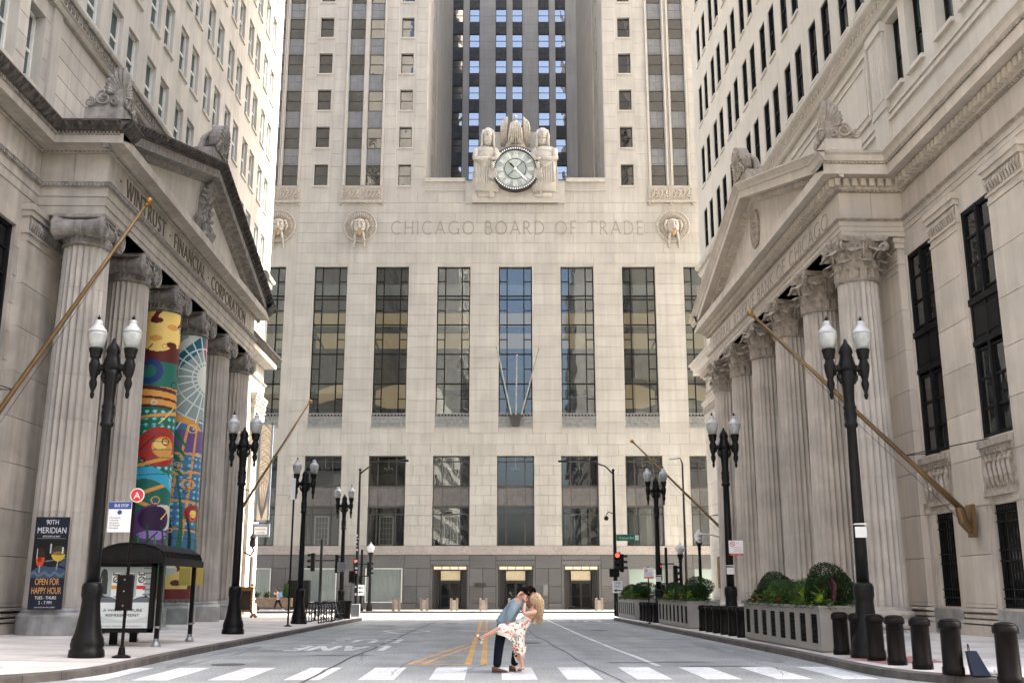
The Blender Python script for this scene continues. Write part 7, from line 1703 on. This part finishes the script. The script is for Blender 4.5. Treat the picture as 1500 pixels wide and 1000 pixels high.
bl_v = rel([(.27, 0, .82, .20, .20), (.34, 0, .97, .19, .20), (.41, 0, 1.10, .18, .19), (.52, 0, 1.26, .165, .205), (.62, 0, 1.36, .13, .16), (.66, 0, 1.405, .085), (.53, -.22, 1.31, .095), (.42, -.31, 1.08, .078), (.355, -.285, .945, .06), (.62, .21, 1.29, .09), (.81, .26, 1.08, .072), (.85, .13, .99, .055)])
skin('blazer', bl_v, [(0, 1), (1, 2), (2, 3), (3, 4), (4, 5), (3, 6), (6, 7), (7, 8), (3, 9), (9, 10), (10, 11)], 'blazer', pt)
tr_v = rel([(.32, 0, .98, .14, .14), (.27, -.09, .84, .12), (.205, -.12, .50, .10), (.160, -.13, .08, .082), (.40, .08, .84, .12), (.58, .14, .53, .095), (.502, .18, .09, .078)])
skin('trousers', tr_v, [(0, 1), (1, 2), (2, 3), (0, 4), (4, 5), (5, 6)], 'trousers', pt)
def shoe(parent, x, y, z, dx, mat, L_=.27, rz=0.):
    q = MB(); n = 12; vs = []
    prof = [(-.5, .035, .10), (-.42, .042, .115), (-.25, .040, .11), (-.05, .042, .075), (.2, .048, .06), (.4, .04, .045), (.5, .02, .025)]
    for t_, hw, h in prof:
        for k in range(8):
            a = 2*math.pi*k/8; vs.append((x+dx*t_*L_, y+hw*math.cos(a)+rz*t_, z+max(0, h*.5+h*.5*math.sin(a))))
    q.add(vs, [(i*8+k, i*8+(k+1) % 8, (i+1)*8+(k+1) % 8, (i+1)*8+k) for i in range(len(prof)-1) for k in range(8)]+[tuple(range(8)), tuple((len(prof)-1)*8+k for k in range(8))])
    q.box(*sorted((x-dx*.5*L_, x-dx*.2*L_)), y-.035, y+.035, z-.0, z+.02); part('shoe', q, mat, parent, smooth=True)
shoe(pt, .22-.2, -.13, 0.0, 1, 'shoe', .31); shoe(pt, .53-.2, .18, 0.0, 1, 'shoe', .25, -.1)
q = MB(); hc = (.80-.2, 0, 1.50); P = head_mesh(q, hc, .105, (.78, -.10, -.55), (.55, 0, .85)); part('head', q, 'skinm', pt, smooth=True)
q = MB(); rr = random.Random(3)
for i in range(420):   # short dark hair tufts over crown and back
    d = Vector((rr.gauss(0, 1), rr.gauss(0, 1), rr.gauss(0, 1))).normalized(); F_, U_ = Vector((.78, -.1, -.55)).normalized(), Vector((.55, 0, .85)).normalized()
    if d.dot(F_) > .35+.45*max(0, d.dot(U_)) or d.dot(U_) < -.45: continue
    c_ = Vector(hc)+Vector((d.x*.102, d.y*.088, d.z*.112)); tip = c_+d*.03+F_*.018+Vector((0, 0, .008)); q.tube([tuple(c_-d*.015), tuple(tip)], [.016, .006], 4)
q.ball(tuple(Vector(hc)-F_*.018+U_*.022), .108, 14, (.98, .86, .98)); part('hair', q, 'hairm', pt)
q = MB(); q.tube([(.60-.2, -.07, 1.39), (.66-.2, -.02, 1.43), (.64-.2, .06, 1.42)], .022, 6); part('shirt_collar', q, 'shirt', pt)
def hand(parent, c, d, palm, mat, curl=.5, s=1.):
    """palm and five bent fingers; d = finger direction, palm = palm normal"""
    d = Vector(d).normalized(); p = Vector(palm).normalized(); sd_ = d.cross(p).normalized(); c = Vector(c); V_ = [(*c, .020*s), (*(c+d*.045*s), .026*s, .016*s)]; E_ = [(0, 1)]
    for i, (o_, L_) in enumerate(((-.030, .062), (-.010, .075), (.010, .07), (.030, .055))):
        b = c+d*.075*s+sd_*o_*s; m1 = b+(d*(1-curl*.3)+p*curl*.5)*L_*.5*s; m2 = m1+(d*(1-curl)+p*curl)*L_*.5*s; k = len(V_)
        V_ += [(*b, .0105*s), (*m1, .0095*s), (*m2, .007*s)]; E_ += [(1, k), (k, k+1), (k+1, k+2)]
    k = len(V_); b = c+d*.02*s-sd_*.03*s; m1 = b+(d*.5-sd_*.6+p*.3)*.045*s; m2 = m1+(d*.8+p*.3)*.03*s
    V_ += [(*b, .012*s), (*m1, .011*s), (*m2, .008*s)]; E_ += [(0, k), (k, k+1), (k+1, k+2)]
    return skin('hand', V_, E_, mat, parent, 1)
hand(pt, (.345-.2, -.285, .90), (.1, .1, -1), (.5, .6, 0), 'skinm', .45, 1.15); hand(pt, (.87-.2, .06, .965), (-.1, -1, .1), (-.8, 0, .4), 'skinm', .5, 1.1)
# woman
wt = thing('person', 'blond woman in a white floral dress dipped backwards with one leg raised', 'person', (.2, PY-.02, 0.012))
wv = rel([(.57, -.05, .80, .12, .13), (.70, -.05, .94, .095, .10), (.83, -.05, 1.07, .10, .12), (.88, -.05, 1.15, .075, .10), (.875, -.05, 1.22, .04), (.87, -.05, 1.27, .045),
      (.55, -.03, .72, .10), (.575, -.02, .44, .062), (.655, -.02, .16, .038), (.66, -.02, .10, .035), (.60, -.03, .045, .03),
      (.50, -.17, .80, .09), (.22, -.24, .82, .072), (.04, -.22, .73, .050), (-.10, -.20, .67, .034), (-.17, -.20, .62, .028),
      (.91, -.20, 1.13, .052), (.68, -.26, 1.10, .042), (.70, -.18, 1.24, .034), (.715, -.12, 1.32, .027),
      (.86, .10, 1.20, .05), (.74, .14, 1.38, .042), (.66, .02, 1.50, .034), (.62, -.08, 1.50, .026)])
we = [(0, 1), (1, 2), (2, 3), (3, 4), (4, 5), (0, 6), (6, 7), (7, 8), (8, 9), (9, 10), (0, 11), (11, 12), (12, 13), (13, 14), (14, 15), (3, 16), (16, 17), (17, 18), (18, 19), (3, 20), (20, 21), (21, 22), (22, 23)]
skin('body', wv, we, 'skinw', wt)
dv = rel([(.82, -.05, 1.05, .115, .135), (.72, -.05, .95, .115, .12), (.62, -.05, .84, .15, .15), (.575, -.04, .66, .165, .15), (.585, -.03, .46, .155, .14), (.60, -.03, .36, .14, .13), (.42, -.18, .82, .135), (.27, -.22, .83, .115), (.17, -.23, .79, .105)])
skin('dress', dv, [(0, 1), (1, 2), (2, 3), (3, 4), (4, 5), (2, 6), (6, 7), (7, 8)], 'dress', wt)
q = MB()   # hanging hem panel between the raised thigh and the standing leg, and the wrap edge
n = 10
def fold(pts0, pts1, k=8):
    vs = []
    for i in range(len(pts0)):
        for j in range(k+1):
            t_ = j/k; a, b = Vector(pts0[i]), Vector(pts1[i]); p = a+(b-a)*t_+Vector((0, .014*math.sin(j*2.4+i), 0)); vs.append((p.x-.2, p.y, p.z))
    q.add(vs, [(i*(k+1)+j, i*(k+1)+j+1, (i+1)*(k+1)+j+1, (i+1)*(k+1)+j) for i in range(len(pts0)-1) for j in range(k)])
fold([(.15, -.33, .80), (.3, -.34, .80), (.45, -.26, .78), (.52, -.2, .6)], [(.17, -.33, .72), (.30, -.34, .68), (.46, -.28, .58), (.53, -.21, .44)])
fold([(.46, -.2, .55), (.55, -.22, .52), (.66, -.2, .50), (.74, -.12, .50)], [(.50, -.20, .40), (.57, -.22, .36), (.66, -.2, .30), (.70, -.12, .27)])
fold([(.47, .08, .6), (.5, .1, .5), (.62, .12, .5)], [(.50, .1, .28), (.545, .1, .17), (.59, .1, .16)])
part('dress_hem', q, 'dress', wt, smooth=True)
q = MB(); q.tube([(.80-.2, -.17, 1.12), (.86-.2, -.16, 1.19), (.90-.2, -.04, 1.2)], .012, 5); part('shoulder_strap', q, 'dress', wt)
q = MB(); wh = (.895-.2, -.05, 1.385); WF, WU = Vector((-.72, -.12, .45)).normalized(), Vector((.45, 0, .78)).normalized(); head_mesh(q, wh, .098, WF, WU); part('head', q, 'skinw', wt, smooth=True)
q = MB(); rr = random.Random(9)
q.ball(tuple(Vector(wh)-WF*.02+WU*.018), .103, 14, (.95, .92, .98))
for i in range(620):
    d = Vector((rr.gauss(0, 1), rr.gauss(0, 1), rr.gauss(0, 1))).normalized()
    if d.dot(WF) > .45: continue
    c_ = Vector(wh)+Vector((d.x*.095, d.y*.092, d.z*.10)); k = rr.random(); e = Vector((.85+.20*k-.2+.02, rr.uniform(-.14, .08), .92+rr.uniform(-.02, .2)*1.1-.02*k)); m1 = c_*.55+e*.45+Vector((.045+.03*k, 0, .10)); 
    n0 = len(q.q); q.tube([tuple(c_), tuple(c_+d*.02+Vector((.03, 0, .0))), tuple(m1), tuple(e)], [.007, .009, .008, .002], 3); tn = rr.uniform(-1, 1); q.tone[n0:] = [tn]*(len(q.q)-n0)
part('hair', q, 'hairw', wt, smooth=True)
hand(wt, (.715-.2, -.115, 1.33), (-.1, .2, 1), (.2, .6, 0), 'skinw', .3); hand(wt, (.625-.2, -.07, 1.50), (-.5, -.6, -.4), (.5, 0, -.5), 'skinw', .5)
def sandal(ax, ang, mat='sandal'):
    """open heeled sandal; ax = ankle point, ang = foot direction angle in the x-z plane"""
    f = Vector((math.cos(ang), 0, math.sin(ang))); n_ = Vector((-math.sin(ang), 0, math.cos(ang)));
    if n_.dot(Vector((0, 0, 1))) < 0 and False: n_ = -n_
    return f, n_
def sandal_mesh(heel, toe, up, nm='sandal'):
    h, t_, u = Vector(heel), Vector(toe), Vector(up).normalized(); f = (t_-h); s = f.normalized().cross(u); q = MB(); vs = []
    for k in range(7):
        a = k/6; p = h+f*a; w_ = .03+.016*math.sin(a*3.0); c_ = u*(.06*(1-a)**1.6)
        for sd_, dz in ((-1, 0), (1, 0), (1, -.012), (-1, -.012)): vs.append(tuple(p+s*w_*sd_+c_*0+u*dz))
    q.add(vs, [(i*4+j, i*4+(j+1) % 4, (i+1)*4+(j+1) % 4, (i+1)*4+j) for i in range(6) for j in range(4)]+[(0, 1, 2, 3), (24, 25, 26, 27)]); so = part(nm, q, 'shoe', wt)
    q = MB(); q.tube([tuple(h+f*.72+s*.045), tuple(h+f*.68+u*.045), tuple(h+f*.72-s*.045)], [.016]*3, 6); q.tube([tuple(h+f*.08+s*.035), tuple(h+f*.02+u*.05), tuple(h+f*.08-s*.035)], [.012]*3, 6); q.tube([tuple(h-u*.01), tuple(h-u*.06-f*.05)], [.028, .022], 6); part('sandal_straps', q, 'sandal', so)
sandal_mesh((.685-.2, -.02, .075), (.50-.2, -.03, .012), (-.25, 0, 1)); sandal_mesh((-.12-.2, -.2, .60), (-.27-.2, -.2, .70), (.55, 0, .75))
# walking woman far left
x, y = tw(-18.05, -5.0); wk = thing('person', 'woman with a light blue backpack walking on the far left pavement', 'person', (x, y, -.09))
skin('body', [(0, 0, .92, .10), (-.02, 0, 1.15, .10), (-.04, 0, 1.35, .09), (-.05, 0, 1.45, .04), (-.05, 0, 1.5, .04), (-.16, -.06, .5, .06), (-.30, -.06, .08, .04), (-.38, -.06, .04, .035), (.16, .06, .52, .06), (.38, .06, .14, .04), (.33, .06, .06, .03), (-.08, -.17, 1.33, .045), (-.22, -.22, 1.18, .035), (-.28, -.16, 1.40, .03), (.02, .17, 1.32, .045), (.06, .22, 1.08, .035), (0, .22, .9, .03)],
     [(0, 1), (1, 2), (2, 3), (3, 4), (0, 5), (5, 6), (6, 7), (0, 8), (8, 9), (9, 10), (2, 11), (11, 12), (12, 13), (2, 14), (14, 15), (15, 16)], 'skinw', wk)
skin('top', [(0, 0, .98, .13), (-.02, 0, 1.15, .125), (-.04, 0, 1.35, .12), (-.08, -.17, 1.33, .06), (-.02, .17, 1.32, .06)], [(0, 1), (1, 2), (2, 3), (2, 4)], 'shirt', wk)
skin('leggings', [(0, 0, .93, .125), (-.16, -.06, .5, .075), (-.29, -.06, .12, .05), (.16, .06, .52, .075), (.36, .06, .17, .05)], [(0, 1), (1, 2), (0, 3), (3, 4)], 'trousers', wk)
q = MB(); head_mesh(q, (-.07, 0, 1.6), .1, (-1, 0, 0), (0, 0, 1)); part('head', q, 'skinw', wk, smooth=True)
q = MB(); q.ball((-.03, 0, 1.63), .13, 12); q.ball((.05, 0, 1.58), .12, 10); part('hair', q, 'bark', wk, smooth=True)
q = MB(); q.bb(.08, .26, -.14, .14, 1.0, 1.42, .06); q.bb(.24, .31, -.1, .1, 1.02, 1.22, .03); part('backpack', q, 'bag', wk, smooth=False)
for a, b in ((-.38, -.06), (.40, .06)): q = MB(); q.bb(a-.16, a+.06, b-.05, b+.05, 0, .09, .03); part('shoe', q, 'white', wk)
# seagull-like pale finial on the far right step
x, y = 13.2, 61.0
t = thing('standpipe', 'small pale hydrant at the foot of the far right wall', 'hydrant', (x, y, pz(x, y))); q = MB(); q.lathe([(.16, 0), (.16, .08), (.11, .12), (.11, .5), (.15, .55), (.08, .7), (1e-4, .74)], n=12); part('barrel', q, 'white', t, smooth=True); q = MB(); q.tube([(-.2, 0, .42), (.2, 0, .42)], .06, 8); part('nozzle', q, 'white', t)
print('objects', len(bpy.data.objects), 'tris', sum(len(o.data.polygons) for o in bpy.data.objects if o.type == 'MESH'), 'unique', sum(len(m.polygons) for m in bpy.data.meshes))
